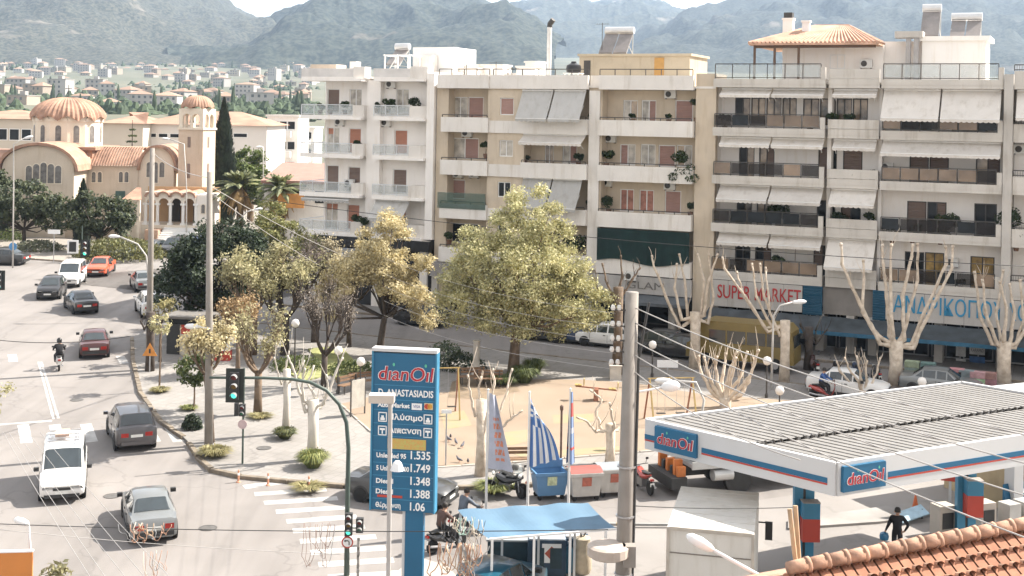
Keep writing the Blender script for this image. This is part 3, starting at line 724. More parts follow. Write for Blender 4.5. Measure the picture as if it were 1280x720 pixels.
    for px, py, y, lab in [(839, 123, RY, 'white air conditioner on the top floor of the tan building'), (585, 171, RY, 'air conditioner over the left balcony of the tan building, second floor from top'), (764, 178, RY, 'white air conditioner beside a bush, tan building, second floor from top'), (759, 233, RY, 'left of two air conditioners on the tan building, above the red curtains'), (838, 237, RY, 'right of two air conditioners on the tan building, above the pink shutter'), (574, 222, RY, 'left of the pair of air conditioners, tan building left balcony'), (594, 222, RY, 'right of the pair of air conditioners, tan building left balcony')]: acu(B, px, py, y, lab)
    acu(B, 789, 350, -.1, 'dark air conditioner under the green netting balcony')
    for px, py, y, r_, lab, tall, tr in [(870, 152, .5, .35, 'round topiary ball at the right end of the top tan balcony', .7, False), (757, 207, .5, .5, 'bush at the left end of the tan balcony, second from top', .2, False), (850, 212, .0, .7, 'ivy spilling over the tan balcony edge, second from top', .1, True), (760, 265, .5, .55, 'leafy bush on the tan balcony beside red curtains', .1, False), (862, 268, .5, .35, 'small bush at the right end of the tan balcony with red curtains', .1, False),
        (655, 203, .5, .25, 'small pot at the left end of the tan balcony under the short awning', 0, False), (722, 204, .5, .3, 'potted plant at the right end of the tan balcony under the short awning', 0, False), (736, 260, .5, .35, 'dark plant beside the lower grey awning of the tan building', 0, False), (606, 195, .4, .3, 'climbing plant on the left tan balcony', .4, False), (715, 318, .6, 1.0, 'big dark climber filling the lowest middle tan balcony', 0, False), (560, 303, .5, .4, 'plant on the lowest left tan balcony', 0, False), (738, 152, .5, .2, 'small pot by the left end of the top right tan balcony', 0, False), (790, 152, .5, .2, 'low plant box under the first window of the top tan balcony', 0, False), (835, 152, .5, .2, 'low plant box left of the topiary on the top tan balcony', 0, False)]:
        pot_plant(B, px, py, y, r_, lab, tall, trail=tr)
tan_building()
def solar(B, px, py, y, label, n=1, w_=1.15, h=1.6):
    """solar water heater: tank over tilted collectors on a stand"""
    x, z = B.l(px, py, y); p = B.w(x, y, z); t = thing('solar_heater', label, 'solar heater', p, FA)
    MB().cyl((-w_ * n * .5, .75, h + .35), (w_ * n * .5, .75, h + .35), .27, 14).obj('tank', mat('steel_tank', (.62, .62, .62), .35, .1, 2, metal=.6), t, smooth=True)
    for k in range(n):
        a = -w_ * n / 2 + k * w_ + .04
        c = MB(); c.add([(a, -.8, .15), (a + w_ - .08, -.8, .15), (a + w_ - .08, .6, h + .1), (a, .6, h + .1), (a, -.74, .08), (a + w_ - .08, -.74, .08), (a + w_ - .08, .66, h + .03), (a, .66, h + .03)], [(0, 1, 2, 3), (7, 6, 5, 4), (0, 4, 5, 1), (1, 5, 6, 2), (2, 6, 7, 3), (3, 7, 4, 0)])
        c.obj('collector', mat('collector', (.22, .20, .19), .35, .2, 2), t)
    for sx in (-1, 1):
        f = MB(); xx = sx * w_ * n / 2 * .92
        f.beam((xx, -.75, 0), (xx, .7, h + .05), .05); f.beam((xx, .75, 0), (xx, .75, h + .1), .05); f.beam((xx, .75, .1), (xx, -.2, .7), .04); f.beam((xx, -.75, .02), (xx, .75, .02), .04)
        f.obj('leg', mat('galvanised', (.5, .5, .49), .5, .1, 2), t)
    return t
solar(TB, 770, 69, 5.6, 'solar water heater with two panels on the tan penthouse', 2, 1.1, 1.5)

# ---------------------------------------------------------------- grey and white building on the right, shops below
FLR = [6.3, 9.45, 12.6, 15.75, 18.95]
RB = Bld('apartment_building', 'grey banded apartment building over the supermarket, tiled penthouse on its roof', 0)
def right_building():
    B, o = RB, RB.o
    e = [X(B, p) for p in (891, 1031, 1037, 1096, 1101, 1254, 1267)] + [X(B, 1267) + 9]
    a0, a1, b0, b1, c0, c1, d0, d1 = e
    WY, ZR, z0 = 1.7, FLR[4], S(2, 0).z
    W = [((919, 122, 938, 150), 'glass+reflect'), ((939, 122, 957, 150), 'reflect'), ((958, 122, 977, 150), 'reflect'), ((978, 122, 996, 150), 'reflect'),
         ((1004, 123, 1024, 152), 'reflect'), ((1025, 123, 1045, 152), 'reflect'), ((1046, 123, 1065, 152), 'reflect'), ((1066, 123, 1085, 152), 'reflect'),
         ((1125, 130, 1165, 158), 'glass'), ((1190, 130, 1235, 160), 'glass'),
         ((924, 180, 943, 221), 'glass+reflect'), ((949, 181, 968, 221), 'reflect+brown'), ((1023, 184, 1046, 224), 'brown+glass'), ((1054, 185, 1078, 226), 'brown'),
         ((1137, 192, 1161, 230), 'brown'), ((1162, 192, 1186, 230), 'brown'), ((1220, 195, 1250, 234), 'reflect+brown'),
         ((921, 245, 940, 281), 'glass+reflect'), ((946, 246, 965, 282), 'reflect'), ((1021, 250, 1044, 285), 'glass'), ((1051, 252, 1076, 287), 'brown+glass'),
         ((1134, 251, 1158, 292), 'brown'), ((1159, 252, 1183, 294), 'glass+brown'), ((1218, 254, 1246, 297), 'glass'),
         ((919, 299, 938, 341), 'glass'), ((944, 301, 964, 342), 'glass+brown'), ((1017, 306, 1040, 346), 'brown+glass'), ((1052, 312, 1078, 348), 'glass'),
         ((1131, 314, 1155, 358), 'glass'), ((1156, 315, 1180, 359), 'gold'), ((1213, 320, 1243, 362), 'gold')]
    bR = MB()
    for k in range(4):
        zf, zc = FLR[k] + .1, FLR[k + 1]
        hs = []
        for r, st in W:
            q = B.rect(r, WY)
            if zf < (q[2] + q[3]) / 2 < zc: hs.append(((q[0], q[1] - .02, max(q[2] - .25, zf + .05), min(q[3], zc - .3)), st))
        dwall(bR, a0 + .1, c1, FLR[k], zc, WY, [h[0] for h in hs])
        for r, st in hs: window(o, *r, WY, st, M_DFRAME)
    bR.obj('wall', M_WHITE, o)
    b = MB(); b.box(a0, d1, 2.2, 14, z0 - 1, ZR)
    for x0, x1 in ((a0, a0 + .12), (a1 + .02, b0 - .02), (b1 + .02, c0 - .02)): b.box(x0, x1, .9, WY - .01, FLR[0], ZR)
    b.obj('wall', M_WHITE, o)
    MB().box(c1 + .03, d0 - .03, -.12, WY + .4, z0 - 1, ZR + .9).obj('pier', M_GREYR, o)
    MB().box(d0, d1, WY, WY + .3, FLR[0], ZR).obj('wall', M_WHITE, o)
    pn = [M_SMOKE, M_PANELB, M_PANELB, M_SMOKE, M_GLASS]
    for k in range(5):
        zf = FLR[k]; H = .56
        for x0, x1 in ((a0, a1), (c0, c1)):
            bl = MB().box(x0, x1, 0, WY + .6, zf, zf + .22).box(x0, x1, -.02, .14, zf + .22, zf + H).box(x0, x0 + .12, .14, WY, zf + .22, zf + H).box(x1 - .12, x1, .14, WY, zf + .22, zf + H).box(x1 - .3, x1, -.045, .2, zf + H, zf + H + .75)
            bl.obj('balcony', M_BAND, o)
            if k < 4: railing(o, x0 + .1, x1 - .32, zf + H, .92, .06, M_METAL, 'panel', pn if k in (3, 2, 0) else [M_SMOKE, M_GLASS])
            else: railing(o, x0 + .1, x1 - .3, zf + H, 1.0, .06, M_METAL, 'panel', M_CLEARG)
        MB().box(b0 - .12, b1 + .12, .12, WY + .6, zf, zf + .22).box(b0 - .12, b1 + .12, .1, .26, zf + .22, zf + .6).obj('balcony', M_BAND, o)
        MB().box(b0 - .12, b1 + .12, .07, .25, zf + .62, zf + 1.2).obj('balcony_front', M_BAND, o)
        MB().box(d0, d1, 0, WY + .6, zf, zf + .22).box(d0, d1, -.02, .14, zf + .22, zf + 1.1).obj('balcony', M_BAND, o)
        railing(o, d0, d1, zf + 1.1, .4, .06, M_METAL, 'bars')
    MB().box(a0, d1, .3, 14, ZR + .23, ZR + .36).obj('roof_deck', M_GREYR, o)
    # awnings
    am = (a0 + a1) / 2 + .1
    for k, out, dr in ((3, .7, .35), (2, .6, .42), (1, 1.15, .85), (0, .8, .55)):
        zt = FLR[k + 1] - .12
        awning(o, a0 + .4, a1 - .05, zt, .55, out, dr, M_AWN, 2); 
    awning(o, b0 + .1, b1, FLR[4] - .12, .55, .6, .3, M_AWN, 1); awning(o, b0 + .15, b1, FLR[3] - .12, .55, .6, .45, M_AWN, 1)
    awning(o, b0 + .05, b1 + .05, FLR[2] - .12, .55, 1.15, .85, M_AWN, 1); awning(o, b0 - .1, b1 + .05, FLR[1] - .12, .55, 1.5, 1.65, M_AWN, 1)
    awning(o, c0 + .05, c1 - .1, FLR[4] - .1, .5, 1.35, 1.75, M_AWN, 2); awning(o, c0 + .05, c1 - .05, FLR[3] - .1, .5, 1.2, .72, M_AWN, 1)
    awning(o, d0 + .1, d1, FLR[4] - .1, .5, 1.3, 1.6, M_AWN, 2)
    # shop fronts
    zt = FLR[0] - .02; zb = zt - 1.75
    M_PANEL = mat('sign_panel', (.46, .435, .405), .6, .06, 1, stain=.2); M_LOUV = mat('blue_louvre', (.04, .13, .21), .5, .15, 2)
    def fascia(x0, x1, txt, m, tw, xc, th):
        f = MB(); f.box(x0, x1, .02, .3, zb, zt); f = f.obj('shop_fascia', M_DFRAME, o)
        n = max(1, round((x1 - x0) / 1.2))
        for k in range(n): MB().box(lerp(x0, x1, k / n) + .01, lerp(x0, x1, (k + 1) / n) - .01, -.02, .015, zb + .02, zt - .02).obj('panel', M_PANEL, f)
        text('lettering', txt, th, m, f, (xc, -.04, (zb + zt) / 2 + .08), width=tw, bold=.004, depth=.02)
    sx1 = X(B, 1003, 0, 370)
    tA, tB = X(B, 897, 0, 358), X(B, 1001, 0, 372)
    fascia(a0 + .02, sx1, 'SUPER MARKET', mat('red_letter', (.42, .03, .03), .5), tB - tA, (tA + tB) / 2, 1.25)
    c_s = X(B, 1107, 0, 370); tA, tB = X(B, 1117, 0, 375), X(B, 1302, 0, 400)
    fascia(c_s, d1, 'ΑΝΔΡΙΚΟΠΟΥΛΟΣ', mat('blue_letter', (.03, .24, .42), .5), tB - tA, (tA + tB) / 2, 1.45)
    for x0, x1 in ((sx1 + .02, a1), (c0 - .3, c_s - .02)):
        lo = MB().box(x0, x1, .08, .3, zb - .1, zt).obj('louvre_box', mat('blue_box', (.03, .12, .2), .6), o)
        n = 12
        for k in range(n):
            zz = lerp(zb - .08, zt - .02, k / n); hh = 1.83 / n
            MB().add([(x0, .06, zz), (x1, .06, zz), (x1, -.02, zz + hh * .75), (x0, -.02, zz + hh * .75), (x1, .06, zz + hh * .78), (x0, .06, zz + hh * .78)], [(0, 1, 2, 3), (3, 2, 4, 5)]).obj('slat', M_LOUV, lo)
    MB().box(a1 + .02, c0 - .32, .35, .6, zb, zt).obj('shop_fascia', mat('brown_grey', (.22, .2, .18), .8, .2, 1), o)
    for x0, x1, mcol in ((a0, a1, (.06, .07, .078)), (a1 + .1, d1, (.05, .06, .068))):
        b = MB(); q0, q1 = zb - .1, zb - .75
        b.grid(20, 3, lambda i, j: (lerp(x0, x1, i), -.1 - 1.9 * j, lerp(q0, q1, j) + .03 * sin(i * 40)))
        aw = b.obj('shop_awning', mat('dull_canvas%g' % mcol[0], mcol, .85, .4, 1.2), o); MB().grid(40, 1, lambda i, j: (lerp(x0, x1, i), -2.01 + .02 * sin(i * 90), q1 + .02 - .24 * j)).obj('valance', mat('blue_valance', (.03, .12, .20), .8, .3, 2), aw)
        for k in range(4):
            xx = lerp(x0 + .3, x1 - .3, k / 3); MB().beam((xx, -.05, q1 - .3), (xx, -1.95, q1 - .02), .05).obj('arm', M_METAL, aw)
    zg = z0 + .12
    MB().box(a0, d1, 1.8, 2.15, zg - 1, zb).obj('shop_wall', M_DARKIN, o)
    for k, xx in enumerate([a0, a1 - .4, b0 + 1.2, c0 - .6, (c0 + c1) / 2 - .2, c1 - .2]):
        MB().box(xx, xx + .5, .35, 1.78, zg - 1, zb - .01).obj('pillar', M_GREYR, o)
    xs = [a0 + .55 + k * 1.9 for k in range(int((d1 - a0) / 1.9))]
    for k, xx in enumerate(xs):
        wd = MB().box(xx, xx + 1.75, 1.68, 1.76, zg, zg + 2.7).obj('shop_window', mat('alu', (.3, .3, .3), .4), o)
        MB().box(xx + .08, xx + .84, 1.66, 1.678, zg + .1, zg + 2.6).obj('pane', M_GLASS, wd); MB().box(xx + .92, xx + 1.68, 1.66, 1.678, zg + .1, zg + 2.6).obj('pane', M_GLASS, wd)
    # posters in the shop window on the right
    MP = mat('poster_white', (.6, .6, .58), .6, .3, 4); MPb = mat('poster_blue', (.03, .12, .32), .5, .5, 3)
    for r, m in (((1195, 430, 1207, 446), MP), ((1195, 448, 1207, 458), MP), ((1212, 432, 1231, 444), MP), ((1212, 445, 1231, 457), MPb), ((1215, 458, 1231, 470), MPb), ((995, 410, 1022, 425), mat('poster_spots', (.5, .5, .48), .6, .8, 9))):
        q = B.rect(r, 1.4); MB().box(q[0], q[1], 1.38, 1.42, q[2], q[3]).obj('poster', m, o)
    q = B.rect((1212, 432, 1231, 444), 1.4); text('lettering', 'KARAMO', .3, M_DFRAME, o, ((q[0] + q[1]) / 2, 1.37, (q[2] + q[3]) / 2), width=(q[1] - q[0]) * .8)
    # penthouse with tiled hip roof
    yb = 4.2; pz = ZR + .36
    x0, x1 = B.x(978, 80, yb), B.x(1075, 80, yb); ze = B.l(1000, 56, yb)[1]
    wl = MB().box(x0, x1 + 1.5, yb, yb + 5.5, pz, ze - .02).obj('penthouse', M_WHITE, o)
    window(wl, *B.rect((1037, 68, 1056, 86), yb - .1), yb - .1, 'reflect')
    rx0, rx1, ry0, ry1 = B.x(936, 62, yb - 2.2), B.x(1098, 58, yb - 2.2), yb - 2.2, yb + 6.2
    zr0 = ze; zr1 = B.l(1052, 32, yb + 1.5)[1]
    def roofq(fr, to, z0_, z1_):
        pass
    rb = MB(); cx0, cx1, cy = rx0 + 3.6, rx1 - 2.6, (ry0 + ry1) / 2
    C = [(rx0, ry0, zr0), (rx1, ry0, zr0), (rx1, ry1, zr0), (rx0, ry1, zr0), (cx0, cy, zr1), (cx1, cy, zr1)]
    rb.add(C, [(0, 1, 5, 4), (1, 2, 5), (2, 3, 4, 5), (3, 0, 4)]); rb.add([(p[0], p[1], p[2] - .14) for p in C[:4]], [(3, 2, 1, 0)])
    for i in range(4): rb.quad(C[i], C[(i + 1) % 4], (*C[(i + 1) % 4][:2], zr0 - .14), (*C[i][:2], zr0 - .14))
    rf = rb.obj('roof', M_TILE, o)
    # tile rolls run down each slope
    def rolls(a, c, d, e_, n, r=.09):
        m_ = MB(); a, c, d, e_ = map(Vector, (a, c, d, e_))
        for k in range(n + 1):
            t = k / n; p, q = a.lerp(c, t), d.lerp(e_, t)
            if (p - q).length > .4: m_.tube([p + Vector((0, 0, .02)), q + Vector((0, 0, .02))], r, 6)
        return m_
    for A in ((C[0], C[1], C[4], C[5]), (C[1], C[2], C[5], C[5]), (C[3], C[0], C[4], C[4])):
        tag(rolls(*A, 30).obj('tile_roll', M_TILE, rf), kind='stuff')
    for p, q in ((C[0], C[4]), (C[1], C[5]), (C[4], C[5]), (C[2], C[5])): MB().tube([p, q], .13, 6).obj('ridge_tile', M_TILE, rf)
    for px in (943, 968, 998): 
        xx = B.x(px, 80, yb - 2); MB().box(xx - .07, xx + .07, yb - 2.05, yb - 1.91, pz, ze - .1).obj('post', mat('brown_wood', (.12, .07, .045), .7), o)
    MB().box(rx0 + .3, rx1 - .2, yb - 2.0, yb - 1.88, ze - .32, ze - .15).obj('beam', mat('brown_wood', (.12, .07, .045), .7), o)
    for px, y, zt_, w_ in ((986, yb + 2.5, 25, .34), (1008, yb + .6, 28, .24)):
        xx, zz = B.l(px, zt_, y); p = B.w(xx, y, zr0); t = thing('chimney', 'thick white chimney with dark mouth on the penthouse roof' if w_ > .3 else 'slim white chimney in front of the penthouse roof', 'chimney', p, FA)
        MB().box(-w_, w_, -w_, w_, -.6, zz - zr0).obj('stack', M_WHITE, t); MB().box(-w_ - .06, w_ + .06, -w_ - .06, w_ + .06, zz - zr0, zz - zr0 + .12).obj('cap', M_WHITE, t)
        if w_ > .3: MB().box(-w_ + .05, w_ - .05, -w_ + .05, w_ - .05, zz - zr0 + .12, zz - zr0 + .5).obj('cowl', M_DFRAME, t)
    # stair house and annex
    y2 = 3.6; x0, x1 = B.x(1152, 90, y2), B.x(1232, 90, y2); zt2 = B.l(1190, 51, y2)[1]
    sh = MB().box(x0, x1, y2, y2 + 3.5, pz, zt2).box(x0 - .15, x1 + .25, y2 - .15, y2 + 3.7, zt2, zt2 + .3).obj('stair_house', M_WHITE, o)
    x0b = B.x(1095, 90, 4.6); x1b = x0 - .01; MB().box(x0b, x1b, 4.6, 8, pz, B.l(1110, 52, 4.6)[1]).obj('annex', M_WHITE, o)
    xx0, xx1 = B.x(1118, 60, 3.2), B.x(1153, 60, 3.2); MB().box(xx0, xx1, 3.2, 4.5, B.l(1130, 47, 3.2)[1], B.l(1130, 39, 3.2)[1]).obj('service_slab', M_GREYR, o)
    for px in (1135, 1145):
        xx = B.x(px, 70, 3.3); MB().box(xx - .15, xx + .15, 3.3, 3.6, pz, B.l(1130, 47.5, 3.2)[1]).obj('duct', mat('duct', (.35, .33, .32), .5), o)
    solar(B, 1163, 48, 5.2, 'tall solar water heater leaning over the white stair house', 1, 1.2, 1.7)
    solar(B, 1207, 50, 4.8, 'wide solar water heater on the right end of the stair house', 2, .95, 1.2)
    # things on the balconies
    for px, py, y, r_, lab, tall in [(905, 160, .7, .4, 'leafy plant at the left end of the top glass balcony, right building', .2), (1012, 163, .4, .35, 'plant spilling at the rail of the top left glass balcony', .1), (1038, 155, .5, .4, 'bush on the top middle balcony, right building', 0), (1060, 156, .5, .3, 'low plant on the top middle balcony, right building', 0), (1070, 228, .3, .35, 'trailing plants on the middle balcony above the shops, third row', 0), (1090, 226, .4, .3, 'small bush by the solid balcony front, third row', 0),
        (972, 283, .5, .75, 'large dark bush on the second row balcony over the supermarket', .3), (918, 284, .5, .3, 'pot plant beside a white stand, second row over the supermarket', .1), (1050, 288, .6, .5, 'dark plant on the middle balcony, second row', .2), (1085, 284, .5, .4, 'small bush at the right end of the middle balcony, second row', .1), (1115, 300, .6, .5, 'dark bushy plant at the left of the leafy balcony', .1), (1188, 300, .5, .8, 'big leafy shrub on the leafy balcony over the blue sign', .3), (1175, 302, .4, .45, 'low shrub in a trough on the leafy balcony', 0), (1140, 300, .5, .5, 'plant under the brown shutter of the leafy balcony', .1), (1258, 300, .3, .9, 'tall pale shrub by the pier, right building', .5), (1270, 310, .2, .7, 'hanging shrub right of the pier', .1),
        (993, 340, .6, .35, 'small palm with thin stem above the supermarket sign', 1.3), (977, 342, .5, .6, 'dark round bush above the supermarket sign', .1), (1045, 345, .5, .3, 'pot plant behind the lowest middle balcony', 0), (1110, 360, .5, .4, 'dark plant on the lowest balcony over the blue sign', 0), (945, 340, .5, .25, 'small pot on the lowest balcony over the supermarket sign', 0), (1200, 362, .5, .3, 'low plant below the gold curtains', 0)]:
        pot_plant(B, px, py, y, r_, lab, tall)
    acu(B, 1190, 333, WY, 'white air conditioner beside the gold curtains'); acu(B, 1083, 85, 4.1, 'air conditioner on the penthouse wall under the tiled eaves'); acu(B, 1276, 192, WY, 'air conditioner right of the pier on the right building')
    acu(B, 1109, 214, WY, 'dark boxed air conditioner on the third row balcony right')
right_building()

# ---------------------------------------------------------------- white building on the left
FLW = [7.75, 10.65, 13.6, 16.5, 19.4]
WB_ = Bld('apartment_building', 'white apartment building with wing walled balconies, left of the tan building', -30)
def white_building():
    B, o = WB_, WB_.o
    xs = {p: X(B, p) for p in (375, 394, 436, 447, 469, 513, 526, 540)}
    WY, ZR, z0 = 1.4, FLW[4], S(-30, 0).z
    W = [((409, 111, 424, 135), 'brown'), ((437, 111, 452, 135), 'curtain'), ((495, 111, 511, 135), 'curtain'), ((409, 159, 424, 186), 'half+curtain'), ((436, 160, 451, 186), 'orange'), ((493, 162, 509, 187), 'orange'),
         ((408, 206, 423, 234), 'brown'), ((435, 208, 450, 234), 'brown'), ((491, 211, 508, 236), 'brown'), ((407, 253, 422, 282), 'half+half'), ((434, 255, 449, 282), 'orange'), ((490, 262, 507, 286), 'orange')]
    bR = MB(); wl = xs[394]
    for k in range(4):
        zf, zc = FLW[k] - .1, FLW[k + 1] - .1; hs = []
        for r, st in W:
            q = B.rect(r, WY)
            if zf < (q[2] + q[3]) / 2 < zc: hs.append(((q[0], q[1], max(q[2] - .35, zf + .25), min(q[3], zc - .3)), st))
        dwall(bR, wl, xs[540], zf, zc, WY, [h[0] for h in hs])
        for r, st in hs: window(o, *r, WY, st)
    bR.obj('wall', M_WHITE, o)
    MB().box(wl, xs[540] - .003, WY + .5, 13, z0 - 1, ZR).box(wl, wl + .05, WY + .005, WY + .5, FLW[0], ZR).box(xs[447] + .25, xs[469] - .1, .9, WY - .01, FLW[0] - .1, ZR - .1).box(xs[526] + .3, xs[540] - .01, .3, WY - .01, FLW[0] - .1, ZR + .4).obj('wall', M_WHITE, o)
    for k in range(5):
        zf = FLW[k]; H = .34
        xa0, xa1, xb0, xb1 = xs[375] + .05, xs[447] - .45, xs[469] - .2, xs[513] - .1
        for n_, (x0, x1, x2) in enumerate(((xa0, xa1, xs[447] + .25), (xb0, xb1, xs[526] + .25))):
            MB().box(x0, x1 + .1, 0, WY + .4, zf - .2, zf).box(x0, x1, 0, .12, zf, zf + .12).box(x1 + .1, x2, .0, WY + .3, zf - .2, zf - .01).obj('balcony', M_WHITE, o)
            # wing wall on the right of each balcony
            MB().add([(x1, 0, zf - .2), (x2, .5, zf - .2), (x2, WY, zf - .2), (x1, WY, zf - .2), (x1, 0, zf + .9), (x2, .5, zf + .9), (x2, WY, zf + .9), (x1, WY, zf + .9)], [(0, 1, 5, 4), (1, 2, 6, 5), (2, 3, 7, 6), (3, 0, 4, 7), (4, 5, 6, 7), (3, 2, 1, 0)]).obj('wing_wall', M_CREAM, o)
            if k < 4: 
                railing(o, x0 + .03, x1, zf + .12, .82, .06, M_RAILW, 'panel', M_CLEARG)
                if n_ == 0: 
                    MB().box(x0, x0 + .05, .1, WY + 2, zf + .85, zf + .92).obj('railing', M_RAILW, o)
            else:
                MB().box(x0, x1, 0, .1, zf + .12, zf + .75).obj('roof_screen', mat('roof_screen', (.66, .63, .6), .6, .2, 1), o)
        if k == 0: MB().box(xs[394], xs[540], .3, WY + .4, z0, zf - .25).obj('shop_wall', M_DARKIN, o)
    MB().box(wl, xs[540], WY, 13, ZR + .003, ZR + .18).obj('roof_deck', M_WHITE, o)
    awning(o, xs[469] - .1, xs[513] - .1, FLW[1] - .3, .4, 1.2, 1.2, M_AWNG, 1)
    awning(o, xs[375] + .3, xs[447] - .5, FLW[1] - .25, .3, .5, .12, M_AWNG, 1)
    # shop sign
    q = B.rect((398, 308, 470, 330), -.6); f = MB().box(q[0], q[1], -.6, -.4, q[2], q[3]).obj('shop_fascia', mat('grey_fascia', (.25, .27, .30), .6, .15, 1), o)
    text('lettering', 'artemis', .75, M_FRAME, f, (lerp(q[0], q[1], .62), -.63, (q[2] + q[3]) / 2), width=(q[1] - q[0]) * .45)
    MB().tube([(q[0] + .4 + .5 * cos(t * .4), -.62, (q[2] + q[3]) / 2 + .3 * sin(t * .4)) for t in range(13)], .05, 5).obj('logo_swirl', mat('logo_blue', (.05, .15, .3), .6), f)
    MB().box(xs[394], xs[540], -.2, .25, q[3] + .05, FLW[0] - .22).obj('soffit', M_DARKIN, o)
    for px in (397, 470, 530):
        xx = B.x(px, 320, .2); MB().box(xx - .3, xx + .3, .1, .7, z0, FLW[0] - .2).obj('pillar', M_CREAM, o)
    # rooftop
    y2 = 4; pz = ZR + .18
    MB().box(B.x(516, 80, y2), B.x(566, 80, y2), y2, y2 + 4, pz, B.l(540, 59, y2)[1]).obj('stair_house', mat('bright_render', (.80, .79, .77), .9, .04, 1), o)
    MB().box(B.x(523, 80, 3), B.x(540, 80, 3), 3, 3.9, pz, B.l(530, 69, 3)[1]).obj('roof_box', M_CREAM, o)
    pg = MB()
    for px in (481, 497, 512):
        xx = B.x(px, 85, 1.2)
        pg.beam((xx, 1.2, pz), (xx, 1.2, pz + 1.6), .09); pg.beam((xx, 2.8, pz), (xx, 2.8, pz + 1.6), .09); pg.beam((xx, 1.0, pz + 1.6), (xx, 3.0, pz + 1.6), .09)
    pg.beam((B.x(479, 85, 1.2), 1.2, pz + 1.62), (B.x(514, 85, 1.2), 1.2, pz + 1.62), .1); pg.beam((B.x(481, 85, 1.2), 1.2, pz), (B.x(497, 85, 1.2), 1.2, pz + 1.6), .06); pg.obj('pergola', M_FRAME, o)
    solar(B, 497, 83, 3.5, 'white solar water heater on the roof of the white building', 1, 1.2, 1.2)
    MB().box(B.x(388, 90, 3), B.x(420, 90, 3), 3, 4.5, pz, pz + 1.0).obj('roof_box', mat('peach_box', (.6, .5, .4), .9), o)
    MB().box(B.x(437, 90, 2.5), B.x(445, 90, 2.5), 2.5, 3.2, pz, pz + 1.2).obj('chimney', M_CREAM, o)
    for px, py, lab in [(426, 157, 'air conditioner under the top left balcony of the white building'), (484, 158, 'air conditioner under the top right balcony of the white building'), (456, 283, 'air conditioner at the lowest floor of the white building'), (438, 233, 'air conditioner behind the left rail, third row of the white building'), (490, 110, 'small air conditioner under the roof edge of the white building')]: acu(B, px, py, WY, lab)
    for px, py, r_, lab in [(484, 138, .45, 'bushy plant at the left of the top right balcony, white building'), (514, 138, .5, 'round dark bush at the right of the top right balcony, white building'), (430, 140, .4, 'plants at the right of the top left balcony, white building'), (399, 140, .3, 'low plant at the left of the top left balcony, white building'), (445, 186, .3, 'small potted plant on the second row balcony, white building'), (443, 281, .4, 'potted plant before the orange shutter, white building'), (452, 285, .45, 'low hanging plants beside the lowest air conditioner, white building'), (412, 140, .25, 'small pot near the brown shutter, top left balcony of the white building'), (470, 138, .25, 'small pot at the left end of the top right balcony, white building')]: pot_plant(B, px, py, .5, r_, lab)
white_building()
# low rooftop clutter between the buildings
def clutter():
    B = TB; z = FLT[4] + .15
    for k, (px, py, y, w_, h) in enumerate([(548, 92, 3, 2.4, .9), (585, 92, 5, 1.6, 1.3), (603, 92, 6, 3.4, 1.6), (640, 92, 5, 1.4, .9), (657, 92, 4, 1.5, 1.4), (664, 92, 5, 1.0, 1.8)]):
        x = B.x(px, py, y); t = thing('roof_hut', ['low white hut at the left end of the tan roof', 'small white chimney block on the tan roof', 'long white lift hut on the tan roof', 'low grey block on the tan roof', 'white pipe housing near the flue on the tan roof', 'narrow white vent housing beside the flue on the tan roof'][k], 'roof hut', B.w(x, y, z), FA)
        MB().box(-w_ / 2, w_ / 2, 0, 1.6, 0, h).obj('body', M_WHITE, t); MB().box(-w_ / 2 - .08, w_ / 2 + .08, -.08, 1.7, h, h + .12).obj('lid', M_CREAM, t)
    x = B.x(605, 92, 2.5)
    for k, (px, h) in enumerate([(583, 2.6), (620, 1.8), (752, 3.2), (640, 1.4)]):
        y = 3 if px < 700 else 5; p = B.w(B.x(px, 90, y), y, z if px < 700 else z + 1.5); t = thing('antenna', ['tv antenna on the tan roof above the left balcony', 'short tv antenna on the tan roof near the lift hut', 'tall tv antenna beside the rooftop solar heater', 'small tv antenna on the tan roof above the small window'][k], 'antenna', p, FA)
        MB().cyl((0, 0, 0), (0, 0, h), .025, 6).obj('mast', M_METAL, t)
        b = MB(); b.beam((-.5, 0, h - .1), (.5, 0, h - .1), .02)
        for q in range(7): b.beam((-.45 + q * .15, -.25, h - .1), (-.45 + q * .15, .25, h - .1), .012)
        b.obj('elements', M_METAL, t)
clutter()
# ================================================================ CHURCH AND WHAT STANDS ROUND IT
M_CH = mat('church_render', (.56, .48, .39), .9, .08, .5, stain=.12); M_CHL = mat('church_trim', (.70, .62, .51), .9, .06, .8)
M_CTILE = mat('church_tile', (.36, .215, .15), .85, .35, .9); M_CWIN = mat('church_window', (.16, .15, .14), .5, .5, 2.5)
def arch_pts(x0, x1, z0, zs, n=10):
    """door-shaped outline: straight sides from z0 to spring zs and a round head"""
    r = (x1 - x0) / 2; c = (x0 + x1) / 2
    return [(x0, z0), (x1, z0)] + [(c + r * cos(pi * k / n), zs + r * sin(pi * k / n)) for k in range(n + 1)]
def arched_window(par, cx, w_, z0, z1, y, fn=None, m=None):
    fn = fn or (lambda u, v, q: (u, q, v)); r = w_ / 2
    o = MB().prism(arch_pts(cx - r - .09, cx + r + .09, z0 - .09, z1 - r), fn, y - .05, y + .02).obj('window', M_CHL, par, fix=True)
    MB().prism(arch_pts(cx - r, cx + r, z0, z1 - r), fn, y - .062, y - .052).obj('pane', m or M_CWIN, o, fix=True)
def vault(b, fn, x0, x1, zs, y0, y1, rise, t=.25, n=14):
    """low barrel roof over x0..x1 springing at zs"""
    c, r = (x0 + x1) / 2, (x1 - x0) / 2
    o = [(c + r * cos(pi * k / n), zs + rise * sin(pi * k / n)) for k in range(n + 1)]
    i_ = [(c + (r - t) * cos(pi * k / n), zs + (rise - t) * sin(pi * k / n) - .0) for k in range(n, -1, -1)]
    b.prism(o + i_, fn, y0, y1)
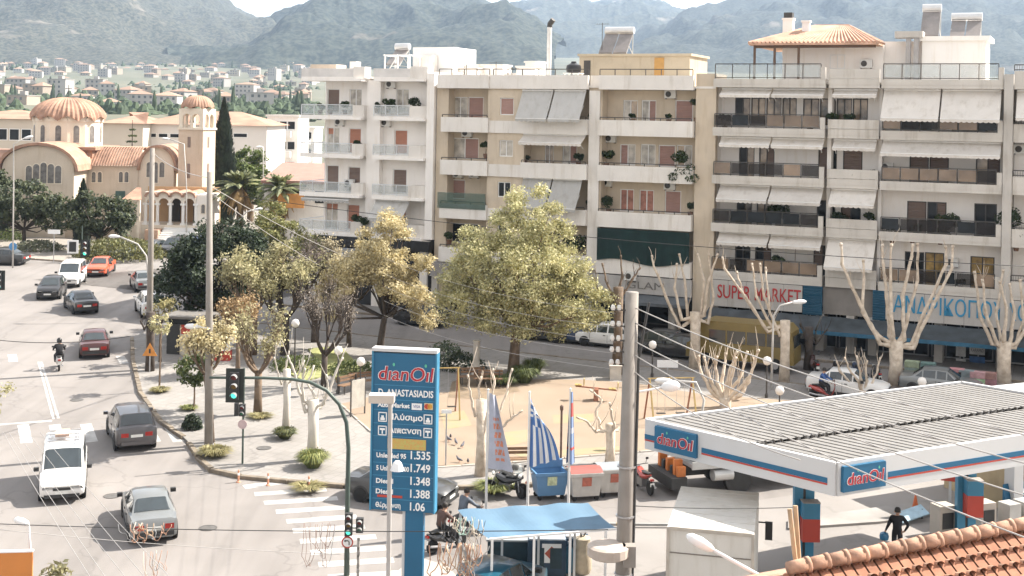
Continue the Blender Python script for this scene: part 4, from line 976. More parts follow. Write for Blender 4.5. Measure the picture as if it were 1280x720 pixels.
def scallop_dome(par, c, R, z0, lobes, rise, mt, name='dome', ribs=4, mid=.0):
    """tiled dome with scalloped eaves: rows of tile rolls meet at the crown"""
    b = MB(); n = lobes * ribs * 2; nr = 9
    def fn(i, j):
        a = 2 * pi * i; lobe = abs(sin(a * lobes / 2)); q = j
        r = R * cos(q * pi / 2) ** .85 if q < 1 else 0.02
        z = z0 + rise * sin(q * pi / 2) ** 1.15 + (1 - q) ** 2 * .85 * R * .16 * lobe
        roll = .05 * R * .3 * (1 if round(i * n) % 2 == 0 else -1) * (1 - q * .7)
        return (c[0] + (r + roll) * cos(a), c[1] + (r + roll) * sin(a), z + roll * .6)
    b.grid(n, nr, fn)
    return b.obj(name, mt, par)
def church():
    Yc = 136; base = gz(Yc) ; k = F / Yc                                # pixels per metre there
    def w(px, py): p = at(px, py, Yc); return p.x, p.z
    cx, _ = w(87, 200)
    o = thing('church', 'cream church with scalloped tiled dome and arched windows across the avenue', 'church', (cx, Yc, base), radians(3))
    def L(px, py, dy=0): p = at(px, py, Yc + dy); return p.x - cx, p.z - base
    fy = lambda u, v, q: (u, q, v)
    # front transept with round gable
    x0, zs = L(20, 208); x1, _ = L(106, 208); _, zt = L(62, 181)
    gb = MB(); gb.prism([(x0, -1), (x1, -1), (x1, zs)] + [((x0 + x1) / 2 + (x1 - x0) / 2 * cos(pi * q / 14), zs + (zt - zs) * sin(pi * q / 14)) for q in range(1, 14)] + [(x0, zs)], fy, -4, 6)
    wl = gb.obj('transept', M_CH, o, fix=True)
    vb = MB(); vault(vb, fy, x0 - .5, x1 + .5, zs - .2, -4.35, 6, zt - zs + .55, .3); vb.obj('transept_roof', M_CTILE, o, fix=True)
    for px, t in ((34.5, 1.0), (43.5, .65), (52.5, .35), (61.5, .65), (70.5, 1.0)):
        a, z_ = L(px, 201 + t * 6, -4); _, zb = L(px, 229, -4); arched_window(o, a, .62, zb, z_, -4)
    # right wing with its tiled roof
    a, ze = L(107, 207, 1); c, _ = L(172, 207, 1); _, zr = L(140, 184, 4)
    MB().box(a - .3, c, 1, 9, -1, ze).obj('nave', M_CH, o)
    b = MB()
    for i in range(40):
        xx = lerp(a - .2, c, i / 40); xn = lerp(a - .2, c, (i + 1) / 40); h = .1 if i % 2 else 0
        for (t0, t1) in zip([q / 5 for q in range(5)], [q / 5 for q in range(1, 6)]):
            f = lambda t: (1.0 - .5 + t * 4.2, ze + (zr - ze) * sin(t * pi / 2) + h)
            (ya, za), (yc_, zc) = f(t0), f(t1); b.quad((xx, ya, za), (xn, ya, za), (xn, yc_, zc), (xx, yc_, zc))
    b.box(a - .2, c, 4.7, 9, zr - .3, zr); b.obj('nave_roof', M_CTILE, o)
    for px in (117.5, 125, 151, 158): q, z_ = L(px, 215, 1); arched_window(o, q, .4, z_ - 1.1, z_, 1)
    # right end: round gable towards the tower, sunlight painted in as a paler render
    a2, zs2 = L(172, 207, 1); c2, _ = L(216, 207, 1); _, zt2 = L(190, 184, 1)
    MB().prism([(a2, -1), (c2, -1), (c2, zs2 - .6)] + [((a2 + c2) / 2 + (c2 - a2) / 2 * cos(pi * q / 14), zs2 - .3 + (zt2 - zs2 + .3) * sin(pi * q / 14)) for q in range(1, 14)] + [(a2, zs2)], fy, 1.2, 9).obj('apse', mat('apse_sunlit_tone', (.66, .56, .45), .9, .06, .6), o, fix=True)
    vb = MB(); vault(vb, fy, a2 - .1, c2 + .4, zs2 - .5, .85, 9, zt2 - zs2 + .75, .28); vb.obj('apse_roof', M_CTILE, o, fix=True)
    for px, h in ((186, 1.6), (194, 2.2), (202, 1.6)): q, z_ = L(px, 203, 1.2); arched_window(o, q, .5, z_ - h, z_, 1.2)
    # left low roofs
    a, z_ = L(-40, 215, 3); c, _ = L(24, 215, 3); MB().box(a, c, 3, 10, -1, z_ + .4).obj('aisle', M_CH, o); 
    MB().add([(a, 2.6, z_ + .4), (c, 2.6, z_ + .4), (c, 6, z_ + 2.4), (a, 6, z_ + 2.4), (a, 10, z_ + 2.4), (c, 10, z_ + 2.4), (a, 2.6, z_ + .2), (c, 2.6, z_ + .2)], [(0, 1, 2, 3), (3, 2, 5, 4), (6, 7, 1, 0)]).obj('aisle_roof', M_CTILE, o)
    # square base and drum
    q0, zb = L(36, 184, 5); q1, _ = L(136, 184, 5); MB().box(q0 + .4, q1 - .6, 1.5, 11, zs - 1, zb - .1).box(q0 + .1, q1 - .2, 1.2, 11.3, zb - .1, zb + .22).obj('crossing', M_CTILE, o)
    d, zd0 = L(87, 183, 6); e, zd1 = L(43, 150, 6); R = abs(d - e) * .93; cy = 6.5
    pts = [(R * cos(2 * pi * (i + .5) / 8 * 1.0), R * sin(2 * pi * (i + .5) / 8)) for i in range(8)]
    db = MB(); db.lathe([(R, zd0 - .2), (R, zd1 + .5)], 12, (d, cy, 0), a0=pi / 12); dr = db.obj('drum', M_CHL, o)
    for i in range(12):
        t = 2 * pi * (i + .5) / 12 + pi / 12; Rr = R * cos(pi / 12)
        f = lambda u, v, q, t=t: (d + (Rr - q) * cos(t) - u * sin(t), cy + (Rr - q) * sin(t) + u * cos(t), v)
        arched_window(dr, 0, .62, zd0 + .5, zd1 - .5, 0.0, f)
        MB().prism([(R * .27 * cos(pi * k_ / 8), zd1 - .1 + R * .2 * sin(pi * k_ / 8)) for k_ in range(9)], f, -.1, .05).obj('arch_head', M_CHL, dr, fix=True)
    _, zc = L(87, 121, 6); scallop_dome(o, (d, cy), R * 1.09, zd1 - .05, 12, zc - zd1, M_CTILE)
    MB().cyl((d, cy, zc), (d, cy, zc + 1.3), .05, 6).beam((d - .35, cy, zc + .9), (d + .35, cy, zc + .9), .08).obj('cross', M_METAL, o)
    # small green shuttered window low on the wall
    a, z_ = L(150, 246, .95); MB().box(a - .5, a + .5, .9, 1.02, z_ - .6, z_ + .6).obj('window', mat('green_paint', (.05, .10, .09), .6), o)
church()
def bell_tower():
    Yt = 138; base = gz(Yt); c = at(245, 250, Yt)
    o = thing('bell_tower', 'square cream bell tower with open belfry and tiled cap beside the church', 'bell tower', (c.x, Yt, base), radians(-14))
    k = F / Yt; W = 34 / k / 2 / (cos(radians(20)) + sin(radians(20)) * .25); z = lambda py: at(245, py, Yt).z - base
    MB().box(-W, W, -W, W, -1, z(162)).obj('shaft', mat('tower_render', (.56, .45, .35), .9, .08, .5, stain=.12), o)
    MB().box(-W - .12, W + .12, -W - .12, W + .12, z(162), z(159.5)).obj('string_course', M_CHL, o)
    zb, zt = z(159.5), z(136)
    for sx in (-1, 1):
        for sy in (-1, 1): MB().box(sx * W - .22 * sx - .22, sx * W - .22 * sx + .22, sy * W - .22 * sy - .22, sy * W - .22 * sy + .22, zb, zt).obj('corner_pier', M_CHL, o)
    for q, (fn) in enumerate((lambda u, v, d: (u, -W + d, v), lambda u, v, d: (-u, W - d, v), lambda u, v, d: (W - d, u, v), lambda u, v, d: (-W + d, -u, v))):
        MB().prism([(-.09, zb), (.09, zb), (.09, zt - .6), (-.09, zt - .6)], fn, .02, .3).obj('colonnette', M_CHL, o, fix=True)
        b = MB()
        for s in (-1, 1):
            r = (W - .44 - .09) / 2; cxx = s * (r + .09); zs = zt - .55 - r
            out = [(cxx - r - .09, zt + .05), (cxx - r - .09, zs)] + [(cxx - r * cos(pi * j / 8), zs + r * sin(pi * j / 8)) for j in range(9)] + [(cxx + r + .09, zs), (cxx + r + .09, zt + .05)]
            b.prism(out, fn, .03, .28)
        b.obj('arcade', M_CHL, o, fix=True)
        if q in (0, 2):
            MB().prism([(-.35, z(184)), (.0, z(184)), (.0, z(171)), (-.35, z(171))], fn, -.03, .02).obj('slit', M_SH_BRN, o, fix=True)
            MB().prism([(-.35, z(222)), (.0, z(222)), (.0, z(204)), (-.35, z(204))], fn, -.03, .02).obj('slit', M_SH_BRN, o, fix=True)
    for s in (-.55, .6): MB().lathe([(.32, 0), (.24, .12), (.17, .42), (.05, .5)], 12, (s, -.2, zt - 1.5)).obj('bell', mat('bronze', (.08, .06, .04), .4, metal=.6), o, smooth=True)
    scallop_dome(o, (0, 0), W * 1.22, zt + .0, 8, z(119) - zt, M_CTILE, 'cap')
    MB().cyl((0, 0, z(119)), (0, 0, z(112)), .04, 6).beam((-.2, 0, z(114)), (.2, 0, z(114)), .05).obj('cross', M_METAL, o)
bell_tower()
def portico():
    Yp = 131; base = gz(Yp); c = at(215, 300, Yp)
    o = thing('portico', 'arcaded church porch with tiled scalloped roof and white steps', 'porch', (c.x, Yp, base), radians(0))
    X_ = lambda px: at(px, 260, Yp).x - c.x; z = lambda py: at(215, py, Yp).z - base
    fl = z(281); zs, zt = z(254), z(240)
    xs = [X_(p) for p in (182, 197, 213, 229, 245)]
    for i, (a, d) in enumerate(zip(xs, xs[1:])):
        r = (d - a) / 2 - .14; m = (a + d) / 2
        out = [(a, zt), (a, zs)] + [(m - r, zs)] + [(m - r * cos(pi * j / 10), zs + r * sin(pi * j / 10)) for j in range(1, 10)] + [(m + r, zs), (d, zs), (d, zt)]
        MB().prism(out, lambda u, v, q: (u, q, v), -.22, .22).obj('arch', mat('porch_cream', (.72, .66, .58), .9, .05, 1), o, fix=True)
    for x in xs: 
        cb = MB().cyl((x, 0, fl), (x, 0, zs), .16, 10).box(x - .25, x + .25, -.25, .25, zs - .2, zs - .001).box(x - .25, x + .25, -.25, .25, fl - 2, fl + .2); cb.obj('column', M_FRAME, o)
    for i, (a, d) in enumerate(zip(xs, xs[1:])):
        m, r = (a + d) / 2, (d - a) / 2; b = MB(); vault(b, lambda u, v, q: (u, q, v), a - .05, d + .05, zt - .5, -.5, 4.5, r * .9, .18, 8); b.obj('roof_vault', M_CTILE, o, fix=True)
    x0, x1 = X_(245), X_(263)
    MB().box(x0 + .02, x1, 0, 4, fl - 2, z(243)).obj('end_wall', mat('porch_white', (.74, .70, .65), .9, .05, 1), o); arched_window(o, (x0 + x1) / 2, .35, z(266), z(255), 0)
    MB().box(X_(170), x1, 4.2, 4.5, fl - 2, zt + .3).obj('back_wall', mat('porch_orange', (.55, .36, .2), .9, .1, 1), o)
    for p in (205, 237): MB().box(X_(p) - .6, X_(p) + .6, 4.05, 4.19, fl, fl + 2.4).obj('door', M_DFRAME, o)
    MB().box(X_(150), x1 + 1, -.5, 4.2, fl - 2, fl - .02).obj('floor', M_CHL, o)
    for k in range(9):
        zz = fl - (k + 1) * fl / 9.0; MB().box(X_(208) - k * .05, X_(250) + k * .22, -.5 - (k + 1) * .38, -.5 - k * .38, -.4, zz - .03).obj('step', mat('white_marble', (.74, .73, .71), .6, .04, 1), o)
    for x, wd in ((X_(190), X_(206) - X_(190)), ): MB().box(x, x + wd, -2.5, -.51, -.5, fl - .35).obj('stair_wall', mat('stair_brick', (.42, .28, .2), .9, .15, 2), o)
    # tiled awning at the left
    b = MB(); a, d = X_(158), X_(183); b.add([(a, -1.8, z(249)), (d, -1.8, z(249)), (d - 1.0, 1.5, z(236)), (a + .6, 1.5, z(236)), (a, 1.5, z(249))], [(0, 1, 2, 3), (0, 3, 4)]); b.obj('lean_to_roof', M_CTILE, o)
    MB().box(a + .3, a + .6, -1.6, -1.3, -.5, z(250)).box(d - .5, d - .2, -1.6, -1.3, -.5, z(250)).obj('post', M_CHL, o)
portico()
def long_block(name, label, pxa, pxb, Y, py_e, py_r, wallm, wins, depth=14, inset_=5, py_b=230, rz=0):
    """long school-like block with hipped tile roof; pixel columns pxa..pxb at distance Y"""
    c = at((pxa + pxb) / 2, 200, Y); base = gz(Y); o = thing(name, label, 'building', (c.x, Y, base), rz)
    W = (pxb - pxa) / F * Y / 2; ze, zr = at((pxa + pxb) / 2, py_e, Y).z - base, at((pxa + pxb) / 2, py_r, Y + depth / 2).z - base
    MB().box(-W, W, 0, depth, -2, ze).obj('wall', wallm, o)
    e = .6; C = [(-W - e, -e, ze), (W + e, -e, ze), (W + e, depth + e, ze), (-W - e, depth + e, ze), (-W + inset_, depth / 2, zr), (W - inset_, depth / 2, zr)]
    MB().add(C, [(3, 2, 1, 0), (0, 1, 5, 4), (2, 3, 4, 5), (1, 2, 5), (3, 0, 4)]).obj('roof', mat('school_tile', (.34, .205, .145), .85, .25, .5, detail=9), o)
    for (pa, pb, ya, yb) in wins:
        a, d = (pa - (pxa + pxb) / 2) / F * Y, (pb - (pxa + pxb) / 2) / F * Y; z1, z0_ = at(pa, ya, Y).z - base, at(pa, yb, Y).z - base
        n = max(1, round((d - a) / 1.5))
        for i in range(n):
            xa, xb = lerp(a, d, i / n) + .1, lerp(a, d, (i + 1) / n) - .1
            w_ = MB().box(xa, xb, -.06, .03, z0_, z1).obj('window', M_FRAME, o); MB().box(xa + .1, xb - .1, -.075, -.062, z0_ + .1, z1 - .1).obj('pane', M_GLASS, w_)
    return o
M_SCH = mat('school_white', (.70, .66, .62), .9, .06, .3); M_SCH2 = mat('school_cream', (.56, .50, .42), .9, .08, .3)
long_block('school_building', 'long cream block with tiled roof behind the church dome', -60, 48, 165, 148, 137, M_SCH2, [(-20, 40, 160, 175), (-20, 40, 186, 200)])
long_block('school_building', 'cream wing with hipped tile roof right of the church dome', 128, 178, 168, 154, 140, M_SCH2, [], inset_=4)
long_block('school_building', 'long white block with orange tiled roof behind the bell tower', 178, 333, 172, 156, 139, M_SCH, [(182, 225, 166, 172), (182, 225, 192, 198), (290, 310, 166, 172), (290, 310, 192, 198)])
for pxa, pxb, Y, y0, lab in [(333, 372, 190, 146, 'white apartment block with balconies left of the white building'), (372, 392, 230, 160, 'pale block half hidden behind the white building')]:
    c = at((pxa + pxb) / 2, 200, Y); base = gz(Y); o = thing('apartment_building', lab, 'apartment building', (c.x, Y, base)); W = (pxb - pxa) / F * Y / 2; zt = at(350, y0, Y).z - base
    MB().box(-W, W, 0, 10, -2, zt).obj('wall', M_WHITE, o); MB().box(-W - .2, W + .2, -.3, 10.2, zt, zt + .3).obj('roof', M_CREAM, o)
    for f_ in range(int(zt // 3)):
        zz = zt - 3 * (f_ + 1); bl = MB().box(-W + .3, W * .6, -1.2, -.003, zz, zz + .9).obj('balcony', M_WHITE, o)
        for q in range(3):
            x = lerp(-W + .6, W - 1.6, q / 2); w_ = MB().box(x, x + 1.2, -.05, .03, zz + .95 if x < W * .4 else zz + 1.1, zz + 2.4).obj('window', M_FRAME, o); MB().box(x + .1, x + 1.1, -.065, -.052, zz + 1.2, zz + 2.3).obj('pane', M_GLASS, w_)
def red_roof():
    Y = 128; c = at(362, 225, Y); base = gz(Y); o = thing('low_building', 'low building with flat red tiled roof left of the white building', 'building', (c.x, Y, base))
    x0, x1 = at(326, 220, Y).x - c.x, at(396, 220, Y).x - c.x; z0, z1 = at(360, 226, Y).z - base, at(360, 203, Y + 12).z - base
    MB().box(x0 + .3, x1 + 6, .4, 12, -1, z0 - .05).obj('wall', M_CREAM, o)
    MB().add([(x0, 0, z0), (x1 + 6, 0, z0), (x1 + 6, 12, z1), (x0, 12, z1), (x0, 0, z0 - .3), (x1 + 6, 0, z0 - .3)], [(0, 1, 2, 3), (4, 5, 1, 0), (0, 3, 4)]).obj('roof', mat('red_sheet', (.30, .17, .135), .8, .15, .8), o)
    for k in range(3): MB().box(x0 + 1 + k * 2.2, x0 + 2.2 + k * 2.2, .33, .42, z0 - 2.2, z0 - 1).obj('window', M_GLASS, o)
    MB().box(x0 + 2, x1 - 1, -1.5, -1.3, z0 - 2.6, z0 - 1.2).obj('sign_board', mat('orange_board', (.55, .25, .07), .7, .3, 1), o)
red_roof()
def low_wall(name, lab, pts, h, m):
    o = thing(name, lab, 'wall', tuple(g(*pts[0])))
    p0 = o.location
    for a, c in zip(pts, pts[1:]):
        A, C = g(*a) - p0, g(*c) - p0; MB().beam(A + Vector((0, 0, h / 2)), C + Vector((0, 0, h / 2)), .3, h).obj('wall_section', m, o); MB().beam(A + Vector((0, 0, h + .05)), C + Vector((0, 0, h + .05)), .4, .1).obj('coping', M_CHL, o)
low_wall('garden_wall', 'low tan wall under the trees before the church', [(-20, 296), (60, 297), (110, 300), (172, 302)], 1.4, mat('garden_wall', (.45, .36, .27), .9, .15, .8))
# ================================================================ TREES
M_BARK = mat('bark', (.16, .115, .08), .95, .35, 3, bump=.5, bscale=12); M_BARKD = mat('dark_bark', (.07, .055, .045), .95, .35, 3)
M_PALEBARK = mat('pale_bark', (.70, .61, .50), .95, .25, 3.5, c2=(.42, .34, .26), bump=.8, bscale=14); M_LIME = mat('limewash', (.52, .48, .42), .9, .12, 3)
def rdir(): return Vector((random.gauss(0, 1), random.gauss(0, 1), random.gauss(0, 1))).normalized()
def leaves(b, c, r, n, s, flat=.8, hollow=.35):
    for k in range(n):
        d = rdir() * r * (hollow + (1 - hollow) * random.random()) ; d.z *= flat; p = c + d
        a = (rdir() + d.normalized() * .8 + Vector((0, 0, .3))).normalized(); e = a.orthogonal().normalized(); e.rotate(Matrix.Rotation(random.uniform(0, 6.28), 3, a)); f_ = a.cross(e)
        q = s * random.uniform(.55, 1.3); b.quad(p - e * q, p - f_ * q * .55 + a * q * .15, p + e * q, p + f_ * q * .55 + a * q * .15)
def branch(b, p, d, L, r, depth, tips, spread=.6, up=.15, n=3, kink=.18, seg=4, ratio=.68):
    pts = [p]; rs = [r]; q = p.copy(); dd = d.normalized()
    for i in range(seg):
        dd = (dd + rdir() * kink + Vector((0, 0, up)) * .5).normalized(); q = q + dd * (L / seg); pts.append(q.copy()); rs.append(max(.008, r * (1 - .42 * (i + 1) / seg)))
    b.tube(pts, rs, 6 if r > .06 else 4, cap=True)
    if depth == 0: tips.append((q, dd)); return
    for k in range(n):
        t = random.uniform(.45, 1) if k else 1; pp = pts[max(1, round(t * seg))]
        nd = (dd + rdir() * spread + Vector((0, 0, up))).normalized()
        branch(b, pp, nd, L * random.uniform(ratio * .8, ratio * 1.15), rs[max(1, round(t * seg))] * .72, depth - 1, tips, spread, up, n, kink, seg, ratio)
def crown_tree(name, label, px, py, Hh, lean, blobs, leafm, n_leaf, ls, trunk_r=.2, fork=.35, barkm=None, cat='tree', clump=.9, seed=1, group='park trees', limb=True, density=1.0):
    """blobs: ellipsoids (x,y,z,rx,ry,rz) in metres from the foot that outline the crown"""
    random.seed(seed); p = g(px, py); o = thing(name, label, cat, p, 0, group); bk = barkm or M_BARK
    top = Vector((lean[0], lean[1], Hh * fork)); t = MB()
    pts = [Vector((0, 0, -.1)), Vector((lean[0] * .3 + random.uniform(-.06, .06), lean[1] * .3, Hh * fork * .4)), Vector((lean[0] * .7, lean[1] * .7 + random.uniform(-.06, .06), Hh * fork * .75)), top]
    t.tube(pts, [trunk_r * 1.25, trunk_r, trunk_r * .9, trunk_r * .8], 9)
    cl = []; vol = sum(bq[3] * bq[4] * bq[5] for bq in blobs); total = 0
    for bq in blobs:
        n = max(4, int(density * 5.2 * bq[3] * bq[4] * bq[5] / clump ** 3 * .34)); C = Vector(bq[:3])
        for k in range(n):
            d = rdir() * random.uniform(.35, 1) ** .5; q = C + Vector((d.x * bq[3], d.y * bq[4], d.z * bq[5])); cl.append(q)
    tr = t
    if limb:
        for q in random.sample(cl, min(len(cl), 26)):
            m_ = top.lerp(q, .5) + Vector((0, 0, -.1 * (q - top).length)) + rdir() * .25
            tr.tube([top - Vector((0, 0, .2)), m_, q], [trunk_r * .42, trunk_r * .25, .02], 5)
    trunk = tr.obj('trunk', bk, o, smooth='all')
    b = MB(); per = max(6, n_leaf // len(cl))
    for q in cl: leaves(b, q, clump * random.uniform(.65, 1.25), per, ls, random.uniform(.55, .95), .2)
    tag(b.obj('crown', leafm, o), kind='stuff'); return o
L_YG = leafmat('yellow_green_leaf', (.63, .58, .33), (.31, .31, .145)); L_GOLD = leafmat('golden_leaf', (.68, .60, .37), (.42, .35, .19))
L_DARK = leafmat('dark_leaf', (.06, .085, .045), (.018, .03, .018)); L_OLIVE = leafmat('olive_leaf', (.20, .21, .085), (.07, .085, .035)); L_CYP = leafmat('cypress_leaf', (.035, .05, .028), (.012, .02, .012))
L_BUSH = leafmat('bush_leaf', (.16, .19, .06), (.05, .075, .025)); L_STRAW = leafmat('straw_leaf', (.54, .49, .29), (.28, .27, .14)); L_ORG = leafmat('withered_leaf', (.45, .31, .16), (.28, .2, .11))
# big tree in the middle of the park
crown_tree('plane_tree', 'large yellow green leafy tree in the middle of the park', 641, 468, 10.5, (.2, 0),
    [(0.2, 0, 6.2, 3.9, 3.2, 3.2), (.6, 0, 9.0, 2.1, 1.8, 2.0), (-2.4, 0, 5.0, 2.2, 2.0, 2.4), (3.0, 0, 4.2, 2.4, 2.0, 2.2), (.2, 0, 3.6, 3.4, 2.6, 1.4), (5.0, 0, 4.0, .9, .9, 1.5), (-1.6, .5, 7.6, 1.6, 1.4, 1.5), (2.6, 0, 7.2, 1.6, 1.4, 1.6)], L_YG, 62000, .088, .3, .3, seed=5, clump=.8)
crown_tree('golden_tree', 'golden leaved tree between the dark trees and the big park tree', 474, 446, 8.6, (.3, 0),
    [(-.1, 0, 6.9, 1.7, 1.5, 2.0), (-1.9, 0, 4.6, 1.5, 1.4, 1.6), (1.6, 0, 4.8, 1.9, 1.6, 1.8), (.2, 0, 5.2, 1.6, 1.4, 1.4), (2.8, 0, 2.8, .8, .8, .9), (-3.0, 0, 3.2, 1.2, 1.1, 1.3)], L_GOLD, 30000, .085, .22, .3, M_BARKD, seed=9, clump=.7)
crown_tree('evergreen_tree', 'dark evergreen tree with dense rounded crown beside the avenue', 268, 424, 7.8, (0, 0),
    [(0.2, 0, 4.6, 3.4, 2.8, 2.6), (-1.9, 0, 3.2, 1.9, 1.8, 1.9), (2.2, 0, 4.6, 1.9, 1.8, 2.2), (.6, 0, 6.4, 1.9, 1.6, 1.5)], L_DARK, 26000, .13, .28, .25, M_BARKD, seed=12, clump=.75, density=1.2)
crown_tree('olive_green_tree', 'pale olive tree with loose crown behind the dark evergreen', 350, 405, 8.4, (0, 0),
    [(-.2, 0, 5.8, 1.8, 1.6, 1.9), (1.2, 0, 5.0, 1.7, 1.5, 1.6), (-.6, 0, 7.3, 1.2, 1.1, 1.2), (.4, 0, 3.4, 1.6, 1.4, 1.2)], leafmat('pale_olive_leaf', (.36, .34, .14), (.14, .16, .06)), 14000, .1, .2, .3, M_BARKD, seed=15, clump=.7)
# pollarded trees that carry a few dry leaves
def twig_tree(name, label, px, py, trunk_h, r, n_arm, arm_l, leafm, n_leaf, seed, bark=None, tw=3, spread=.55, lean=(0, 0), group='park trees', lsz=.1, lime=False, up=.35, depth=3, leafr=.45):
    random.seed(seed); o = thing(name, label, 'tree', g(px, py), 0, group); b = MB(); tips = []
    top = Vector((lean[0], lean[1], trunk_h)); b.tube([(0, 0, -.1), (lean[0] * .3, lean[1] * .3, trunk_h * .5), top], [r * 1.3, r, r * .95], 9)
    for k in range(n_arm):
        a = 2 * pi * k / n_arm + random.uniform(-.3, .3); d = Vector((cos(a), sin(a) * .8, random.uniform(.45, .9)))
        branch(b, top - Vector((0, 0, .1)), d, arm_l * random.uniform(.8, 1.2), r * .62, depth, tips, spread, up, tw)
    b.obj('trunk', bark or M_BARK, o, smooth='all')
    if lime: MB().tube([(0, 0, -.05), (lean[0] * .3, lean[1] * .3, trunk_h * .5), (lean[0] * .8, lean[1] * .8, trunk_h * .85)], [r * 1.3 + .012, r + .012, r * .97 + .012], 9).obj('limewash', M_LIME, o, smooth='all')
    if n_leaf:
        l = MB(); per = max(1, n_leaf // max(1, len(tips)))
        for q, d in tips: leaves(l, q - d * .1, leafr * random.uniform(.5, 1.3), max(1, int(per * random.uniform(.2, 1.8))), lsz, .9, 0)
        tag(l.obj('crown', leafm, o), kind='stuff')
    return o
twig_tree('pollarded_tree', 'brown pollarded tree with dry twigs behind the hanging traffic light', 322, 520, 2.2, .19, 6, 1.3, L_STRAW, 2600, 21, tw=4, lsz=.075, leafr=.6)
twig_tree('pollarded_tree', 'dark forked tree with bare grey twigs left of the fuel price sign', 405, 486, 1.9, .17, 5, 1.75, leafmat('grey_bud', (.40, .35, .29), (.24, .2, .17)), 2600, 22, M_BARKD, 5, lsz=.05, leafr=.6)
twig_tree('street_tree', 'slender tree with straw coloured leaves leaning on the concrete pole', 264, 556, 3.3, .14, 5, .95, L_GOLD, 4200, 23, lean=(-.3, 0), lsz=.085, tw=4, leafr=.6)
twig_tree('street_tree', 'thin brown tree with withered orange leaves in the avenue planting', 297, 470, 2.2, .12, 5, 1.0, L_ORG, 3600, 24, lsz=.085, tw=4, leafr=.65)
twig_tree('street_tree', 'stout dark tree trunk with straw leaves behind the globe lamp', 356, 446, 2.4, .24, 5, 1.6, L_STRAW, 4500, 25, M_BARKD, lsz=.09, tw=4, leafr=.65)
twig_tree('street_tree', 'bare mauve twiggy tree in front of the white building', 392, 430, 2.6, .15, 6, 1.8, leafmat('mauve_bud', (.36, .30, .27), (.22, .18, .155)), 4500, 26, M_BARKD, 5, lsz=.055, leafr=.7)
twig_tree('street_tree', 'yellowing tree beside the kiosk', 318, 446, 2.8, .14, 5, 1.6, L_STRAW, 5200, 27, lsz=.09, tw=4, leafr=.65)
twig_tree('street_tree', 'pale dry tree in the shade between evergreen and golden tree', 436, 436, 2.8, .15, 5, 1.6, leafmat('pale_dry_leaf', (.50, .44, .30), (.30, .26, .17)), 4600, 28, M_BARKD, lsz=.085, tw=4, leafr=.65)
def ball_tree(name, label, px, py, trunk_h, R, leafm, n, seed, r=.05, ls=.1):
    random.seed(seed); o = thing(name, label, 'tree', g(px, py), 0, 'park trees')
    MB().tube([(0, 0, -.05), (.03, 0, trunk_h * .6), (0, .02, trunk_h + R * .5)], [r * 1.2, r, r * .6], 6).obj('trunk', M_BARK, o)
    b = MB()
    for k in range(26): leaves(b, Vector((0, 0, trunk_h + R * .8)) + rdir() * R * .62, R * .42, n // 26, ls, .8, .1)
    tag(b.obj('crown', leafm, o), kind='stuff')
ball_tree('young_tree', 'small round headed green tree above the clipped shrub', 242, 516, 1.4, 1.0, L_BUSH, 1500, 31)
ball_tree('sapling', 'thin sapling by the kerb next to the warning sign', 199, 489, 3.0, .75, L_STRAW, 350, 32)
def shrub(name, label, px, py, rx, rz, leafm, n, seed, ls=.08, cat='shrub', group='shrubs'):
    random.seed(seed); b = MB()
    for k in range(n):
        d = rdir(); d = Vector((d.x * rx, d.y * rx * .8, abs(d.z) * rz * 2 - .0)) * random.uniform(.6, 1)
        a = rdir(); e = a.orthogonal().normalized(); f_ = a.cross(e); q = ls * random.uniform(.6, 1.3); p = d + Vector((0, 0, .05))
        b.quad(p - e * q, p - f_ * q * .5, p + e * q, p + f_ * q * .5)
    o = b.obj(name, leafm, None, loc=g(px, py, .1)); tag(o, label, cat, group)
shrub('clipped_shrub', 'dark clipped round shrub under the small green tree', 240, 537, .52, .36, L_DARK, 900, 41)
def tuft(label, px, py, r, h, leafm, n, seed):
    random.seed(seed); b = MB()
    for k in range(n):
        a = random.uniform(0, 6.28); q = r * .35 * random.random() ** .5; p = Vector((q * cos(a), q * sin(a), 0)); d = Vector((cos(a), sin(a), 0)) * r * random.uniform(.2, 1)
        t = p + d * .6 + Vector((0, 0, h * random.uniform(.6, 1))); e = t + d * .4 - Vector((0, 0, h * .2)); s = Vector((-sin(a), cos(a), 0)) * .02
        b.quad(p - s, p + s, t + s, t - s); b.add([t - s, t + s, e], [(0, 1, 2)])
    o = b.obj('grass_tuft', leafm, None, loc=g(px, py, .12)); tag(o, label, 'grass tuft', 'grass tufts at tree feet')
L_GR = leafmat('grass_blade', (.30, .30, .10), (.12, .16, .05)); L_DRY = leafmat('dry_blade', (.36, .31, .15), (.20, .19, .08))
tuft('big green grass tuft at the foot of the whitewashed tree', 391, 584, .75, .7, L_GR, 1100, 51); tuft('dark grass tuft at the foot of the slimmer whitewashed tree', 356, 548, .6, .5, leafmat('dark_blade', (.16, .16, .06), (.06, .08, .03)), 700, 52)
tuft('straw coloured grass at the foot of the concrete pole', 268, 570, .8, .4, L_DRY, 900, 53); tuft('low green weeds on the pavement by the kerb', 236, 512, .0 + .5, .22, L_GR, 400, 54); tuft('straw grass by the thin sapling', 199, 490, .6, .25, L_DRY, 450, 55); tuft('dry grass round the pollarded tree foot', 325, 522, .7, .2, L_DRY, 350, 56)
tuft('green weeds behind the left flag', 618, 614, .9, .4, L_GR, 700, 57); tuft('brown soil weeds between sapling and kerb', 385, 610, .8, .15, L_DRY, 350, 58); tuft('leafy bush beside the big tree foot', 655, 478, .9, .9, L_BUSH, 900, 59); tuft('dark low plants under the big tree', 628, 480, 1.0, .5, L_BUSH, 700, 60); tuft('small green plant under the right side of the big tree', 668, 466, .8, .8, L_BUSH, 500, 61)
